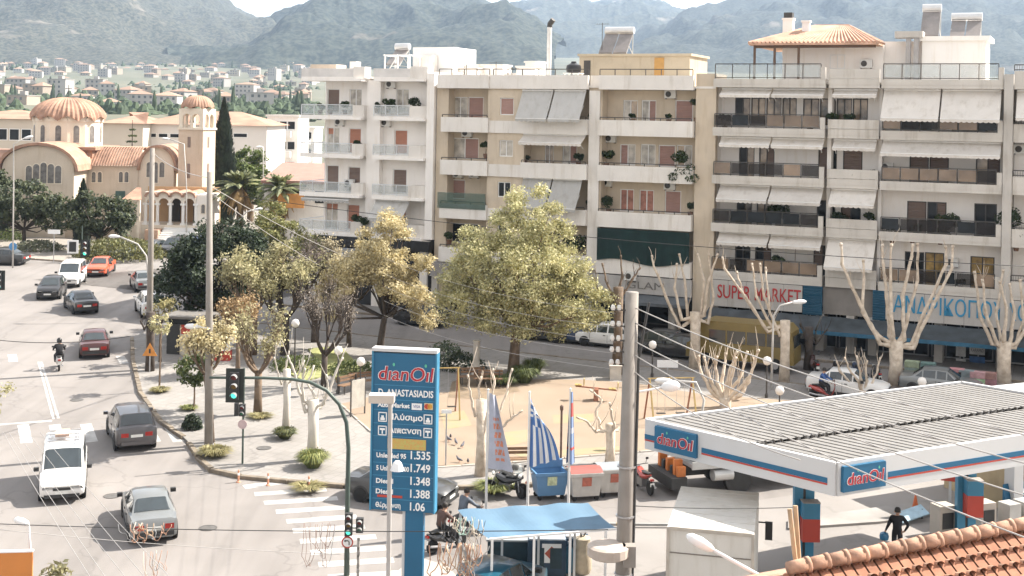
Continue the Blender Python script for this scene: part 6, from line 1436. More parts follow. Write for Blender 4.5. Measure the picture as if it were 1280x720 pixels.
def box_truck():
    # near top edge of the box is seen from (834,658) to (943,668); the far one from (851,605) to (949,611)
    zt = 3.75; A, B_, C, D = [g(x, y, zt) for x, y in ((834, 659), (942.5, 667), (949, 610.5), (851, 605))]
    ax = ((C - B_) + (D - A)); ax = Vector((ax.x, ax.y)).normalized(); mid = (A + B_) / 2; Wd = (B_ - A).length / 2; Ln = ((C - B_).length + (D - A).length) / 2
    o = thing('box_truck', 'white box truck parked beside the filling station canopy', 'truck', (mid.x, mid.y, gz(mid.y)), atan2(ax.y, ax.x)); Mx = mat('truck_white', (.55, .53, .49), .6, .1, .8, stain=.2)
    b = MB().box(0, Ln, -Wd, Wd, .95, zt).obj('cargo_box', Mx, o)
    fr = MB(); t = .07
    for y in (-Wd, Wd): fr.box(-.03, .05, y - t if y > 0 else y - .02, y + .02 if y > 0 else y + t, .95, zt - .002)
    fr.box(-.035, .045, -Wd + t, Wd - t, zt - .09, zt + .015).box(-.035, .045, -Wd + t, Wd - t, .95, 1.05); fr.obj('rear_frame', mat('truck_rim', (.42, .38, .33), .6, .2, 2), o)
    for z in (zt - .75, zt - 1.5, 1.6): MB().box(-.022, .0, -Wd + .08, Wd - .08, z - .015, z + .015).obj('door_seam', mat('seam', (.18, .16, .14), .8), o)
    for y, z in ((Wd - .35, 2.0), (-Wd + .35, 1.75)): MB().box(-.028, -.001, y - .2, y + .2, z - .18, z + .18).obj('warning_sticker', mat('sticker', (.5, .2, .12), .6, .5, 6), o)
    for i in range(int(Ln / .6)): MB().box(.3 + i * .6, .34 + i * .6, -Wd + .02, Wd - .02, zt, zt + .012).obj('roof_rib', Mx, o)
    MB().box(Ln + .15, Ln + 1.9, -Wd * .85, Wd * .85, .7, 2.5).box(Ln + 1.9, Ln + 2.15, -Wd * .82, Wd * .82, .7, 1.6).obj('cab', Mx, o)
    MB().box(0, Ln + 1.8, -.45, .45, .6, .94).obj('chassis', M_TRIM, o)
    for x in (.9, Ln + 1.0):
        for s in (-1, 1): wheel(o, x, s * (Wd - .2), .45)
    for s in (-1, 1):
        m = MB().beam((Ln + 1.6, s * Wd * .85, 2.3), (Ln + 1.6, s * (Wd + .3), 2.3), .04).obj('mirror_arm', M_TRIM, o); MB().box(Ln + 1.5, Ln + 1.6, s * (Wd + .3) - .12, s * (Wd + .3) + .12, 1.75, 2.35).obj('mirror', M_TRIM, o)
box_truck()
def tow_truck():
    a, c = g(838, 612), g(992, 598); d = (c - a); ang = atan2(d.y, d.x); L = 6.9
    o = thing('tow_truck', 'flatbed tow truck with orange gear parked behind the station canopy', 'truck', a, ang); M_OR = mat('orange_gear', (.55, .17, .04), .6, .3, 3); M_AL = mat('aluminium_bed', (.55, .55, .54), .4, .1, 2, metal=.5)
    MB().box(0.4, L - 1.8, -1.15, 1.15, 1.15, 1.3).obj('flatbed', M_AL, o)
    for s in (-1, 1): MB().box(.4, L - 1.8, s * 1.17 - .03, s * 1.17 + .03, 1.1, 1.42).obj('bed_rail', M_AL, o)
    for k in range(6): MB().box(.7 + k * .75, 1.2 + k * .75, -.9, .9, 1.305, 1.33).obj('bed_panel', mat('bed_grey', (.3, .3, .3), .6), o)
    MB().box(.2, L - .5, -.4, .4, .65, 1.1).obj('chassis', M_TRIM, o); MB().box(-.5, .2, -1.15, 1.15, .35, .8).obj('rear_bar', M_TRIM, o)
    for y, h in ((-.9, .4), (-.6, .62), (-.3, .3), (.1, .5), (.5, .35), (.85, .55)): MB().box(-.15, .2, y - .1, y + .1, .8, .8 + h).obj('tow_dolly', M_OR if h > .38 else M_TRIM, o)
    MB().lathe([(.12, 0), (.25, .02), (.25, .9), (.12, .92)], 14, (1.4, -1.0, .78), M=Matrix.Rotation(pi / 2, 4, 'Y')).obj('fuel_tank', M_AL, o)
    for y in (-.95, .95):
        wheel(o, 2.6, y, .46); wheel(o, L - .9, y, .46)
        MB().lathe([(.54, -.14), (.6, -.14), (.6, .14), (.54, .14)], 18, (2.6, y, .5), M=Matrix.Rotation(pi / 2, 4, 'X')).obj('mudguard', M_TRIM, o)
    cb = MB(); cb.prism([(L - 1.75, .6), (L - .05, .6), (L + .0, 1.5), (L - .35, 2.4), (L - 1.75, 2.45)], lambda u, v, w_: (u, w_, v), -1.05, 1.05); cb.obj('cab', PW, o, fix=True)
    for s in (-1, 1): MB().box(L - 1.3, L - .45, s * 1.06 - .01, s * 1.06 + .01, 1.55, 2.2).obj('side_window', M_CARGL, o)
    bx_ = MB().box(.55, 2.6, -1.0, .95, 1.75, 2.35).obj('advert_board', mat('advert', (.55, .55, .55), .6, .3, 2), o)
    for k in range(3): MB().box(.56 + k * .7, 1.1 + k * .7, -1.03, -1.002, 1.85, 2.25).obj('advert_patch', mat('advert_red', (.4, .08, .08), .6) if k % 2 == 0 else mat('advert_blue', (.08, .18, .4), .6), bx_)
    for x in (.7, 2.4): MB().box(x - .04, x + .04, -.95, .9, 1.3, 1.75).obj('board_post', M_TRIM, o)
tow_truck()
# ---------------------------------------------------------------- two wheelers and people
def two_wheeler(label, loc, ang, pm, scooter=True, lean=0.0, group='scooters and motorcycles', windshield=False, box=False):
    o = thing('scooter' if scooter else 'motorcycle', label, 'scooter' if scooter else 'motorcycle', loc, ang, group); r = .25 if scooter else .3; wb = .64 if scooter else .7
    for x, n in ((-wb, 'wheel'), (wb, 'wheel')):
        w_ = MB().lathe([(r * .72, -.05), (r * .95, -.055), (r, -.02), (r, .02), (r * .95, .055), (r * .72, .05)], 18, (x, 0, r), M=Matrix.Rotation(pi / 2, 4, 'X')).obj(n, M_TYRE, o, smooth=True); MB().lathe([(.02, -.04), (r * .74, -.03), (r * .74, .03), (.02, .04)], 10, (x, 0, r), M=Matrix.Rotation(pi / 2, 4, 'X')).obj('rim', M_RIM, w_)
    def loft(secs, name, m):
        b = MB(); n = 8; V = []
        for x, z, hw, hh in secs: V += [(x, hw * cos(2 * pi * k / n), z + hh * sin(2 * pi * k / n)) for k in range(n)]
        N = len(secs); b.add(V, [(i * n + k, i * n + (k + 1) % n, (i + 1) * n + (k + 1) % n, (i + 1) * n + k) for i in range(N - 1) for k in range(n)] + [tuple(range(n - 1, -1, -1)), tuple((N - 1) * n + k for k in range(n))]); return b.obj(name, m, o, smooth=True, fix=True)
    if scooter:
        loft([(-.86, .72, .09, .05), (-.7, .62, .17, .13), (-.35, .55, .19, .17), (-.1, .42, .16, .12), (.05, .3, .15, .05), (.3, .3, .15, .05), (.42, .5, .16, .12), (.5, .78, .14, .14), (.46, .95, .1, .06)], 'body', pm); loft([(-.75, .78, .1, .03), (-.4, .8, .15, .05), (-.02, .77, .11, .04)], 'seat', M_TRIM)
    else:
        loft([(-.72, .82, .06, .04), (-.45, .7, .13, .09), (0, .62, .16, .17), (.3, .72, .17, .16), (.45, .82, .13, .1)], 'body', pm); loft([(-.7, .88, .09, .03), (-.3, .82, .14, .05), (.02, .82, .1, .04)], 'seat', M_TRIM); MB().box(-.2, .3, -.16, .16, .22, .55).obj('engine', mat('engine_grey', (.2, .2, .2), .4, metal=.5), o)
    MB().beam((wb, -.07, r), (.44, -.05, .9), .04).beam((wb, .07, r), (.44, .05, .9), .04).obj('fork', M_RIM, o)
    MB().tube([(.36, -.36, 1.02), (.42, -.2, 1.0), (.45, 0, .97), (.42, .2, 1.0), (.36, .36, 1.02)], .018, 6).obj('handlebar', M_TRIM, o)
    MB().lathe([(.09, 0), (.08, .06), (.03, .09)], 10, (.56, 0, .88), M=Matrix.Rotation(pi / 2, 4, 'Y')).obj('headlight', M_HEAD, o); MB().box(-.92, -.84, -.08, .08, .62, .7).obj('tail_light', M_TAIL, o); MB().box(-.93, -.915, -.09, .09, .4, .55).obj('number_plate', M_PLATE, o)
    for s in (-1, 1): MB().beam((.4, s * .26, 1.0), (.43, s * .34, 1.2), .015).box(.42, .44, s * .34 - .06, s * .34 + .06, 1.17, 1.26).obj('mirror', M_TRIM, o)
    MB().tube([(0, -.14, .25), (-.5, -.17, .28), (-.85, -.17, .34)], [.03, .05, .045], 8).obj('exhaust', M_RIM, o)
    if windshield: MB().add([(.5, -.2, .95), (.5, .2, .95), (.36, .17, 1.35), (.36, -.17, 1.35)], [(0, 1, 2, 3)]).obj('windshield', M_CLEARG, o)
    if box: MB().box(-1.05, -.7, -.2, .2, .78, 1.08).obj('top_box', M_TRIM, o)
    return o
SKIN = mat('skin', (.42, .25, .17), .6, .08, 6)
def person(label, loc, ang, J, cloth, hairm, shoes=M_TRIM, scale=1.0, helmet=None, bottom=None, group=None):
    """J: joint positions (metres). one continuous skinned body; x is forward, y is left"""
    names = ['pelvis', 'chest', 'neck', 'head', 'top']; V = {}; 
    ed = [('pelvis', 'waist'), ('waist', 'chest'), ('chest', 'neck'), ('neck', 'head'), ('head', 'top'), ('chest', 'shL'), ('shL', 'elL'), ('elL', 'wrL'), ('wrL', 'haL'), ('chest', 'shR'), ('shR', 'elR'), ('elR', 'wrR'), ('wrR', 'haR'), ('pelvis', 'hiL'), ('hiL', 'knL'), ('knL', 'anL'), ('anL', 'toL'), ('pelvis', 'hiR'), ('hiR', 'knR'), ('knR', 'anR'), ('anR', 'toR')]
    rad = dict(pelvis=(.18, .15), waist=(.175, .14), chest=(.205, .15), neck=(.06, .06), head=(.085, .1), top=(.075, .085), sh=(.09, .09), el=(.065, .065), wr=(.036, .036), ha=(.042, .03), hi=(.115, .115), kn=(.085, .085), an=(.06, .06), to=(.045, .035))
    me = bpy.data.meshes.new('body'); ks = list(J); me.from_pydata([J[k] for k in ks], [(ks.index(a), ks.index(c)) for a, c in ed], [])
    o = thing('person', label, 'person', loc, ang, group); tmp = bpy.data.objects.new('tmp', me); COL.objects.link(tmp)
    tmp.modifiers.new('s', 'SKIN'); sub = tmp.modifiers.new('d', 'SUBSURF'); sub.levels = sub.render_levels = 1
    for i, k in enumerate(ks):
        r = rad.get(k) or rad.get(k[:2]); sv = me.skin_vertices[0].data[i]; sv.radius = r; sv.use_root = (k == 'pelvis')
    dg = bpy.context.evaluated_depsgraph_get(); dg.update(); m2 = bpy.data.meshes.new_from_object(tmp.evaluated_get(dg)); bpy.data.objects.remove(tmp)
    m2.materials.clear()
    for m in (cloth, SKIN, bottom or cloth, shoes): m2.materials.append(m)
    hd, wl, wrr, pl = Vector(J['neck']), Vector(J['haL']), Vector(J['haR']), Vector(J['waist'])
    for p in m2.polygons:
        c = p.center; p.use_smooth = True
        if (c - Vector(J['head'])).length < .2 and c.z > hd.z - .01: p.material_index = 1
        elif min((c - wl).length, (c - wrr).length) < .085: p.material_index = 1
        elif min((c - Vector(J['toL'])).length, (c - Vector(J['toR'])).length, (c - Vector(J['anL'])).length, (c - Vector(J['anR'])).length) < .13: p.material_index = 3
        elif any((c - (Vector(J[a]).lerp(Vector(J[b_]), t))).length < .16 for s in 'LR' for a, b_ in (('hi' + s, 'kn' + s), ('kn' + s, 'an' + s)) for t in (0, .25, .5, .75, 1)): p.material_index = 2
    link('body', m2, o)
    H, T = Vector(J['head']), Vector(J['top']); d = (T - H).normalized(); c = H.lerp(T, .5)
    if helmet: MB().lathe([(.02, -.12), (.135, -.1), (.15, 0), (.13, .1), (.07, .16), (.01, .175)], 14, c + d * .02).obj('helmet', helmet, o, smooth=True)
    else:
        MB().lathe([(.105, -.02), (.112, .04), (.1, .1), (.06, .145), (.01, .155)], 14, c + Vector((-.015, 0, -.01))).obj('hair', hairm, o, smooth=True)
        f = c + Vector((.095, 0, -.05)); MB().add([f + Vector((0, -.015, .02)), f + Vector((0, .015, .02)), f + Vector((.03, 0, -.025)), f + Vector((0, 0, -.03))], [(0, 2, 1), (0, 3, 2), (1, 2, 3)]).obj('nose', SKIN, o)
        for s in (-1, 1):
            MB().lathe([(.003, -.012), (.012, 0), (.003, .012)], 6, f + Vector((.0, s * .035, .03))).obj('eye', M_TRIM, o); MB().lathe([(.005, -.03), (.02, 0), (.005, .03)], 6, c + Vector((-.0, s * .108, -.04))).obj('ear', SKIN, o)
        MB().box(f.x - .012, f.x - .0, f.y - .025, f.y + .025, f.z - .055, f.z - .045).obj('mouth', mat('lip', (.3, .12, .1), .6), o)
    for s in 'LR':
        w_, h = Vector(J['wr' + s]), Vector(J['ha' + s]); d = (h - w_).normalized(); sd_ = d.cross(Vector((1, 0, 0)) if abs(d.x) < .8 else Vector((0, 0, 1))).normalized(); fr = sd_.cross(d)
        for k in range(4):
            q = h + fr * (k - 1.5) * .02; MB().tube([q, q + d * (.045, .055, .05, .038)[k] + sd_ * .006, q + d * (.07, .085, .08, .06)[k] + sd_ * .028], [.0095, .0085, .007], 5).obj('finger', SKIN, o)
        q = w_.lerp(h, .55) + fr * -.035; MB().tube([q, q + d * .03 - fr * .025, q + d * .06 - fr * .03], [.011, .01, .008], 5).obj('thumb', SKIN, o)
    return o
STAND = dict(pelvis=(0, 0, .95), waist=(0, 0, 1.1), chest=(.0, 0, 1.36), neck=(0, 0, 1.53), head=(.02, 0, 1.62), top=(.02, 0, 1.74), shL=(0, .2, 1.44), elL=(-.04, .27, 1.16), wrL=(.04, .28, .92), haL=(.06, .28, .84), shR=(0, -.2, 1.44), elR=(-.05, -.27, 1.16), wrR=(.02, -.3, .92), haR=(.04, -.3, .84), hiL=(0, .1, .92), knL=(.06, .1, .5), anL=(-.02, .1, .09), toL=(.13, .11, .04), hiR=(0, -.1, .92), knR=(.03, -.1, .5), anR=(-.1, -.1, .1), toR=(.05, -.11, .04))
RIDE = dict(pelvis=(-.28, 0, .92), waist=(-.26, 0, 1.06), chest=(-.18, 0, 1.3), neck=(-.12, 0, 1.46), head=(-.08, 0, 1.55), top=(-.08, 0, 1.67), shL=(-.16, .2, 1.38), elL=(.06, .3, 1.16), wrL=(.3, .32, 1.06), haL=(.37, .32, 1.04), shR=(-.16, -.2, 1.38), elR=(.06, -.3, 1.16), wrR=(.3, -.32, 1.06), haR=(.37, -.32, 1.04), hiL=(-.26, .12, .9), knL=(.14, .22, .78), anL=(.16, .2, .4), toL=(.33, .2, .36), hiR=(-.26, -.12, .9), knR=(.14, -.22, .78), anR=(.16, -.2, .4), toR=(.33, -.2, .36))
BLK = mat('black_cloth', (.015, .015, .018), .85, .3, 5); HAIR = mat('dark_hair', (.02, .016, .013), .7)
def ride(px, py, hd, pm, lb, lp, cloth, helmet, **k):
    p = g(px, py); a = atan2(hd[1], hd[0]); two_wheeler(lb, p, a, pm, **k); person(lp, p + Vector((0, 0, .0)), a, RIDE, cloth, HAIR, helmet=helmet, bottom=BLK)
ride(73.5, 461, (-.35, .937), PW, 'white scooter ridden away along the avenue centre line', 'rider in black on the white scooter', BLK, mat('helmet_black', (.02, .02, .02), .25), box=False)
ride(1032, 500, tuple(FU[:2]), paint('red_scooter', (.35, .05, .04)), 'red and white scooter crossing behind the station roof', 'rider in a blue jacket behind the station roof', mat('blue_jacket', (.04, .10, .28), .8, .2, 4), None)
ride(585, 668, (.75, .66), PGR, 'grey scooter beside the blue awning', 'rider in a grey jacket beside the blue awning', mat('grey_jacket', (.10, .12, .15), .8, .3, 4), None, windshield=True)
ride(558, 688, (.75, .66), PB, 'dark scooter half hidden by the price sign post', 'dark clothed rider behind the price sign post', mat('brown_jacket', (.09, .05, .04), .8, .3, 4), None)
p = g(633, 620); two_wheeler('black motorcycle parked behind the flags with a helmet', p, atan2(.35, -.93), PB, False); 
b = MB().lathe([(.02, -.1), (.13, -.08), (.15, .02), (.12, .12), (.02, .17)], 14).obj('helmet', mat('dull_helmet', (.12, .12, .11), .4), None, loc=p + Vector((.35, -.1, 1.2)), smooth=True); tag(b, 'dark helmet resting on the parked motorcycle', 'helmet')
p = g(640, 618); two_wheeler('dark scooter parked next to the blue bin', p, atan2(-.8, .5), PGR, True, windshield=True)
two_wheeler('red and black motorcycle parked right of the concrete pole', g(804, 613), atan2(.95, -.3), paint('red_bike', (.4, .05, .03)), False)
for k, (px, py) in enumerate([(1046, 472), (1070, 474), (1095, 478), (1018, 466)]): two_wheeler(['motorcycle parked by the shops, nearest the lopped trunk', 'motorcycle parked by the shops, second from the lopped trunk', 'motorcycle parked by the shops, left of the big bare tree', 'scooter parked by the shops behind the lopped trunk'][k], g(px, py), FA + pi / 2 + .4, [PB, PDB, PGR, PR][k], k == 3)
J = dict(STAND); J.update(elR=(-.06, -.3, 1.17), wrR=(.06, -.3, .98), haR=(.08, -.26, .93), elL=(-.05, .33, 1.18), wrL=(.03, .3, .98), haL=(.06, .22, .94))
J.update(elR=(-.02, -.30, 1.17), wrR=(.02, -.40, .95), haR=(.03, -.43, .87), elL=(-.06, .38, 1.18), wrL=(.02, .25, .98), haL=(.05, .19, .95))
pm_ = g(1121, 697); a_ = atan2(-.95, -.28)
person('man in black walking over the forecourt with a blue helmet in his hand', pm_, a_, J, BLK, HAIR)
hp = Matrix.Rotation(a_, 4, 'Z') @ Vector((.03, -.44, .80)); hp = Matrix.Rotation(a_, 4, 'Z') @ Vector((.03, -.45, .72))
h = MB().lathe([(.04, -.13), (.15, -.1), (.17, .02), (.14, .12), (.02, .18)], 14).obj('helmet', mat('blue_helmet', (.03, .16, .30), .35), None, loc=pm_ + hp, smooth=True); tag(h, 'blue helmet carried by the walking man', 'helmet')
# ================================================================ FILLING STATION
M_BLUE = mat('station_blue', (.008, .105, .21), .45, .08, 1); M_BLUEL = mat('station_light_blue', (.035, .19, .32), .5, .1, 1.5); M_RED = mat('station_red', (.45, .05, .03), .5, .1, 2); M_SGREY = mat('fascia_grey', (.52, .52, .52), .5, .04, .6); M_LW = mat('letter_white', (.80, .80, .79), .5, .02, 1); M_LRED = mat('logo_red', (.40, .02, .03), .5, .05, 2)
def logo(par, x, y, z, wd, h, rot=(pi / 2, 0, 0), off=Vector((0, -1, 0))):
    """red lettering with a white outline and green drops over the i's"""
    a = text('logo_outline', 'dıanOıl', h, M_LW, par, Vector((x, y, z)), rot, width=wd * 1.03, bold=.03 * h, depth=.002, shear=.12)
    c = text('logo_letters', 'dıanOıl', h, M_LRED, par, Vector((x, y, z)) + off * .012, rot, width=wd, bold=.008 * h, depth=.004, shear=.12)
    R = Matrix.LocRotScale(Vector((x, y, z)) + off * .014, None, None) @ (Matrix.Rotation(rot[2], 4, 'Z') @ Matrix.Rotation(rot[0], 4, 'X'))
    for k in (-.21, .37):
        dp = [(k * wd + .05 * h * 1.3 * cos(t) * (1 if t < pi or True else 1), .5 * h + .09 * h * sin(t) + (.1 * h if abs(t - pi / 2) < .1 else 0)) for t in [q * pi / 5 for q in range(10)]]
        MB().quad(*[R @ Vector((u, v, .004)) for u, v in dp]).obj('logo_drop', mat('drop_green', (.10, .45, .30), .5), par)
def pylon():
    Y = 41.0; c = at(504, 640, Y); ang = radians(-9); base = gz(Y)
    o = thing('price_sign', 'tall blue fuel price sign with red logo and white price rows', 'sign', (c.x, Y, base), ang)
    z = lambda py: at(504, py, Y).z - base; W = 78 / F * Y / 2 / cos(ang) ; zt, zb = z(441), z(637); k = F / Y
    MB().box(-W, W, -.16, .16, zb, zt).obj('panel', M_BLUE, o); MB().box(-W - .06, -W, -.2, .2, zb - .02, zt + .05).obj('edge', M_BLUEL, o); MB().box(W, W + .05, -.2, .2, zb - .02, zt + .05).obj('edge', M_BLUEL, o); MB().box(-W - .06, W + .05, -.21, .21, zt + .05, zt + .15).obj('cap', M_SGREY, o)
    MB().box(.1 * W, .68 * W, -.12, .12, -.1, zb).obj('post', M_BLUE, o); MB().box(.0 * W, .09 * W, -.1, .1, -.1, zb).obj('post', M_SGREY, o)
    fy = -.17
    logo(o, 0.03, fy, z(467), W * 1.78, .62)
    for py in (481, 499, 512, 529, 545, 563, 578, 594, 609, 623): MB().box(-W + .02, W - .02, -.168, -.161, z(py) - .012, z(py) + .012).obj('divider', M_BLUEL, o)
    def t(s, px, py, h, wd, m=M_LW, al='CENTER'): text('lettering', s, h, m, o, ((px - 504) / k, fy, z(py)), width=wd / k, bold=.006, depth=.004)
    t('D. ANASTASIADIS', 506, 490.5, .30, 70); t('Auto Market', 491, 506, .2, 41); t('Πλύσιμο', 506, 520.5, .26, 44); t('Λιπανση', 506, 537, .26, 42)
    for s, py, a in (('Unleaded 95', 569, 38), ('5 Unleaded 100', 585, 42), ('Diesel', 601, 22), ('Diesel', 614, 22), ('Θέρμανση', 631, 32)): t(s, 470 + a / 2, py, .21, a)
    for s, py, a in (('1.535', 567, 25), ('1.749', 583, 25), ('1.348', 599, 25), ('1.388', 615, 25), ('1.06', 631, 19)): t(s, 513 + a / 2, py, .36, a)
    def pl(x0, x1, y0, y1, m, nm): return MB().box((x0 - 504) / k, (x1 - 504) / k, -.175, -.161, z(y1), z(y0)).obj(nm, m, o)
    v = pl(514, 527, 502, 510, M_LW, 'card_sign'); text('lettering', 'VISA', .14, mat('visa_blue', (.03, .06, .25), .5), v, ((520.5 - 504) / k, -.18, z(506)), width=9 / k, depth=.002)
    mc = pl(530, 541, 501, 509, mat('card_cream', (.6, .5, .3), .5), 'card_sign')
    for dx, m in ((533.5, M_RED), (537, mat('card_orange', (.6, .3, .04), .5))): MB().lathe([(.085, 0), (.085, .006)], 14, ((dx - 504) / k, -.176, z(505)), M=Matrix.Rotation(pi / 2, 4, 'X')).obj('card_disc', m, mc)
    pl(484, 533, 547, 560, mat('led_board', (.42, .42, .12), .6, .5, 14, c2=(.55, .28, .08)), 'led_display')
    for cx in (477, 535):
        for cy in (521, 538):
            f = MB(); a, b_, q0, q1 = (cx - 5.5 - 504) / k, (cx + 5.5 - 504) / k, z(cy + 6), z(cy - 6)
            for r in ((a, b_, q0, q0 + .03), (a, b_, q1 - .03, q1), (a, a + .03, q0, q1), (b_ - .03, b_, q0, q1)): f.box(r[0], r[1], -.176, -.161, r[2], r[3])
            f.obj('icon_frame', M_LW, o)
            if cy == 521: MB().box(a + .07, b_ - .07, -.175, -.161, q0 + .05, q0 + .13).box(a + .1, b_ - .1, -.1755, -.161, q0 + .13, q0 + .2).obj('icon_car', M_LW, o)
            else: MB().box(a + .06, b_ - .06, -.175, -.161, q1 - .14, q1 - .08).box((a + b_) / 2 - .02, (a + b_) / 2 + .02, -.1755, -.161, q0 + .05, q1 - .14).obj('icon_lift', M_LW, o)
    MB().box((472 - 504) / k, (504 - 504) / k, -.175, -.161, z(621), z(618)).obj('underline', M_RED, o)
pylon()
def canopy():
    h = 5.55; A, B, C, D = [g(x, y, h) for x, y in ((1045.6, 586.7), (1320, 540), (1210, 476), (808.3, 526.3))]
    C = D + (B - A) * ((C - D).length / (B - A).length); B = A + (B - A).normalized() * (C - D).length * 1.0; z = (A.z + B.z + C.z + D.z) / 4
    base = Vector((A.x, A.y, gz(A.y))); o = thing('station_canopy', 'white filling station canopy with blue stripe and ribbed metal roof', 'canopy', base)
    P = [Vector((q.x, q.y, z)) - base for q in (A, B, C, D)]; a, b_, c, d = P; u = (b_ - a).normalized(); v = (d - a).normalized(); U, V = (b_ - a).length, (d - a).length
    def at_(s, t, zz=0.0): return a + u * s + v * t + Vector((0, 0, zz))
    # ribbed sheets: two rows meeting at a joint
    M_SHEET = mat('roof_sheet', (.19, .182, .173), .7, .14, 1.4)
    for r0, r1, lift in ((.2, V * .42 + .05, -.06), (V * .42, V - .18, .02)):
        m_ = MB(); nn = int((U - .4) / .36)                          # ribs run down the slope, across the joint
        for i in range(nn):
            s0 = .22 + (U - .44) * i / nn; w_ = (U - .44) / nn
            prof = [(s0, 0), (s0 + w_ * .68, .0), (s0 + w_ * .7, -.08), (s0 + w_ * .98, -.1), (s0 + w_, 0)]
            for (p, q), (p2, q2) in zip(prof, prof[1:]): m_.quad(at_(p, r0, lift + q), at_(p2, r0, lift + q2), at_(p2, r1, lift + q2), at_(p, r1, lift + q))
            m_.quad(*[at_(p, r0, lift + q) for p, q in prof])
        m_.obj('roof_sheet', M_SHEET, o)
    nb = int(U / .33); jb = MB()
    for i in range(nb): q = at_(.3 + (U - .6) * i / nb, V * .42 + .03, -.0); jb.lathe([(.05, -.06), (.05, .04), (.01, .06)], 6, q)
    tag(jb.obj('joint_bolts', M_DFRAME, o), kind='stuff')
    # fascia round the edge
    hf = 1.0; 
    nrm = [Vector((u.y, -u.x, 0)), Vector((-v.y, v.x, 0)) ]
    def fascia(p, q, *_):
        f = MB().beam((p + q) / 2 + (p - q) * .5 - Vector((0, 0, hf / 2 - .06)), (p + q) / 2 - (p - q) * .5 - Vector((0, 0, hf / 2 - .06)), .16, hf).obj('fascia', M_SGREY, o); return f
    f1 = fascia(a, b_, None, ''); f2 = fascia(a, d, None, ''); fascia(b_, c, None, ''); fascia(d, c, None, '')
    for p, q, f, ranges in ((a, b_, f1, [(.0 + 2.0, U)]), (a, d, f2, [(.25, V - 2.35), (V - .65, V)])):
        dr = (q - p).normalized(); nn = Vector((dr.y, -dr.x, 0)); nn = nn if (nn.dot(p + base - Vector((0, 0, 0))) < 0) else -nn
        for s0, s1 in ranges:
            m1 = MB().beam(p + dr * s0 + nn * .085 + Vector((0, 0, -.52)), p + dr * s1 + nn * .085 + Vector((0, 0, -.52)), .02, .16).obj('blue_stripe', M_BLUE, f); MB().beam(p + dr * s0 + nn * .085 + Vector((0, 0, -.635)), p + dr * s1 + nn * .085 + Vector((0, 0, -.635)), .018, .05).obj('red_stripe', M_RED, f)
        s = .95 if f is f1 else V - 1.35; wd = 1.7; m_ = p + dr * s + nn * .14 + Vector((0, 0, -.45)); lg = MB(); lg.beam(m_ - dr * wd / 2, m_ + dr * wd / 2, .12, .72).beam(m_ - dr * (wd / 2 - .02) + Vector((0, 0, .38)), m_ + dr * (wd / 2 - .02) + Vector((0, 0, .38)), .13, .04); sg = lg.obj('logo_box', M_BLUE, f)
        th = atan2(-dr.x, dr.y) if nn.dot(Vector((0, -1, 0))) < 0 else 0
        az = atan2(nn.y, nn.x) + pi / 2; logo(sg, *(m_ + nn * .075), wd * .86, .5, (pi / 2, 0, az), nn)
    MB().quad(at_(.1, .1, -hf + .1), at_(.1, V - .1, -hf + .1), at_(U - .1, V - .1, -hf + .1), at_(U - .1, .1, -hf + .1)).obj('soffit', mat('soffit', (.6, .58, .55), .8), o)
    MB().quad(at_(.1, .1, -.24), at_(U - .1, .1, -.24), at_(U - .1, V - .1, -.24), at_(.1, V - .1, -.24)).obj('roof_deck', mat('deck', (.1, .1, .1), .8), o)  # dark colour stands in for the shade down in the roof grooves
    # columns: twin blue posts with a red and blue pump cover
    for px, py, tag_ in ((1003, 704, 0), (1206, 672, 1)):
        q = g(px, py) - base
        for s in (-.2, .2): MB().box(q.x + s - .15, q.x + s + .15, q.y - .15, q.y + .15, q.z - .1, P[0].z - hf + .1).obj('column', M_BLUEL, o)
        MB().box(q.x - .05, q.x + .05, q.y - .1, q.y + .1, q.z, P[0].z - hf + .1).obj('drain_pipe', M_DFRAME, o)
        cx = q.x + .15; cb = MB().box(cx - .3, cx + .3, q.y - .62, q.y - .16, q.z + .95, q.z + 2.3).obj('service_box', M_BLUEL, o); MB().box(cx - .305, cx + .305, q.y - .626, q.y - .155, q.z + .95, q.z + 1.75).obj('red_band', M_RED, cb); MB().box(cx - .31, cx + .31, q.y - .63, q.y - .15, q.z + 2.301, q.z + 2.33).obj('lid', mat('box_lid', (.32, .28, .25), .7), cb)
canopy()
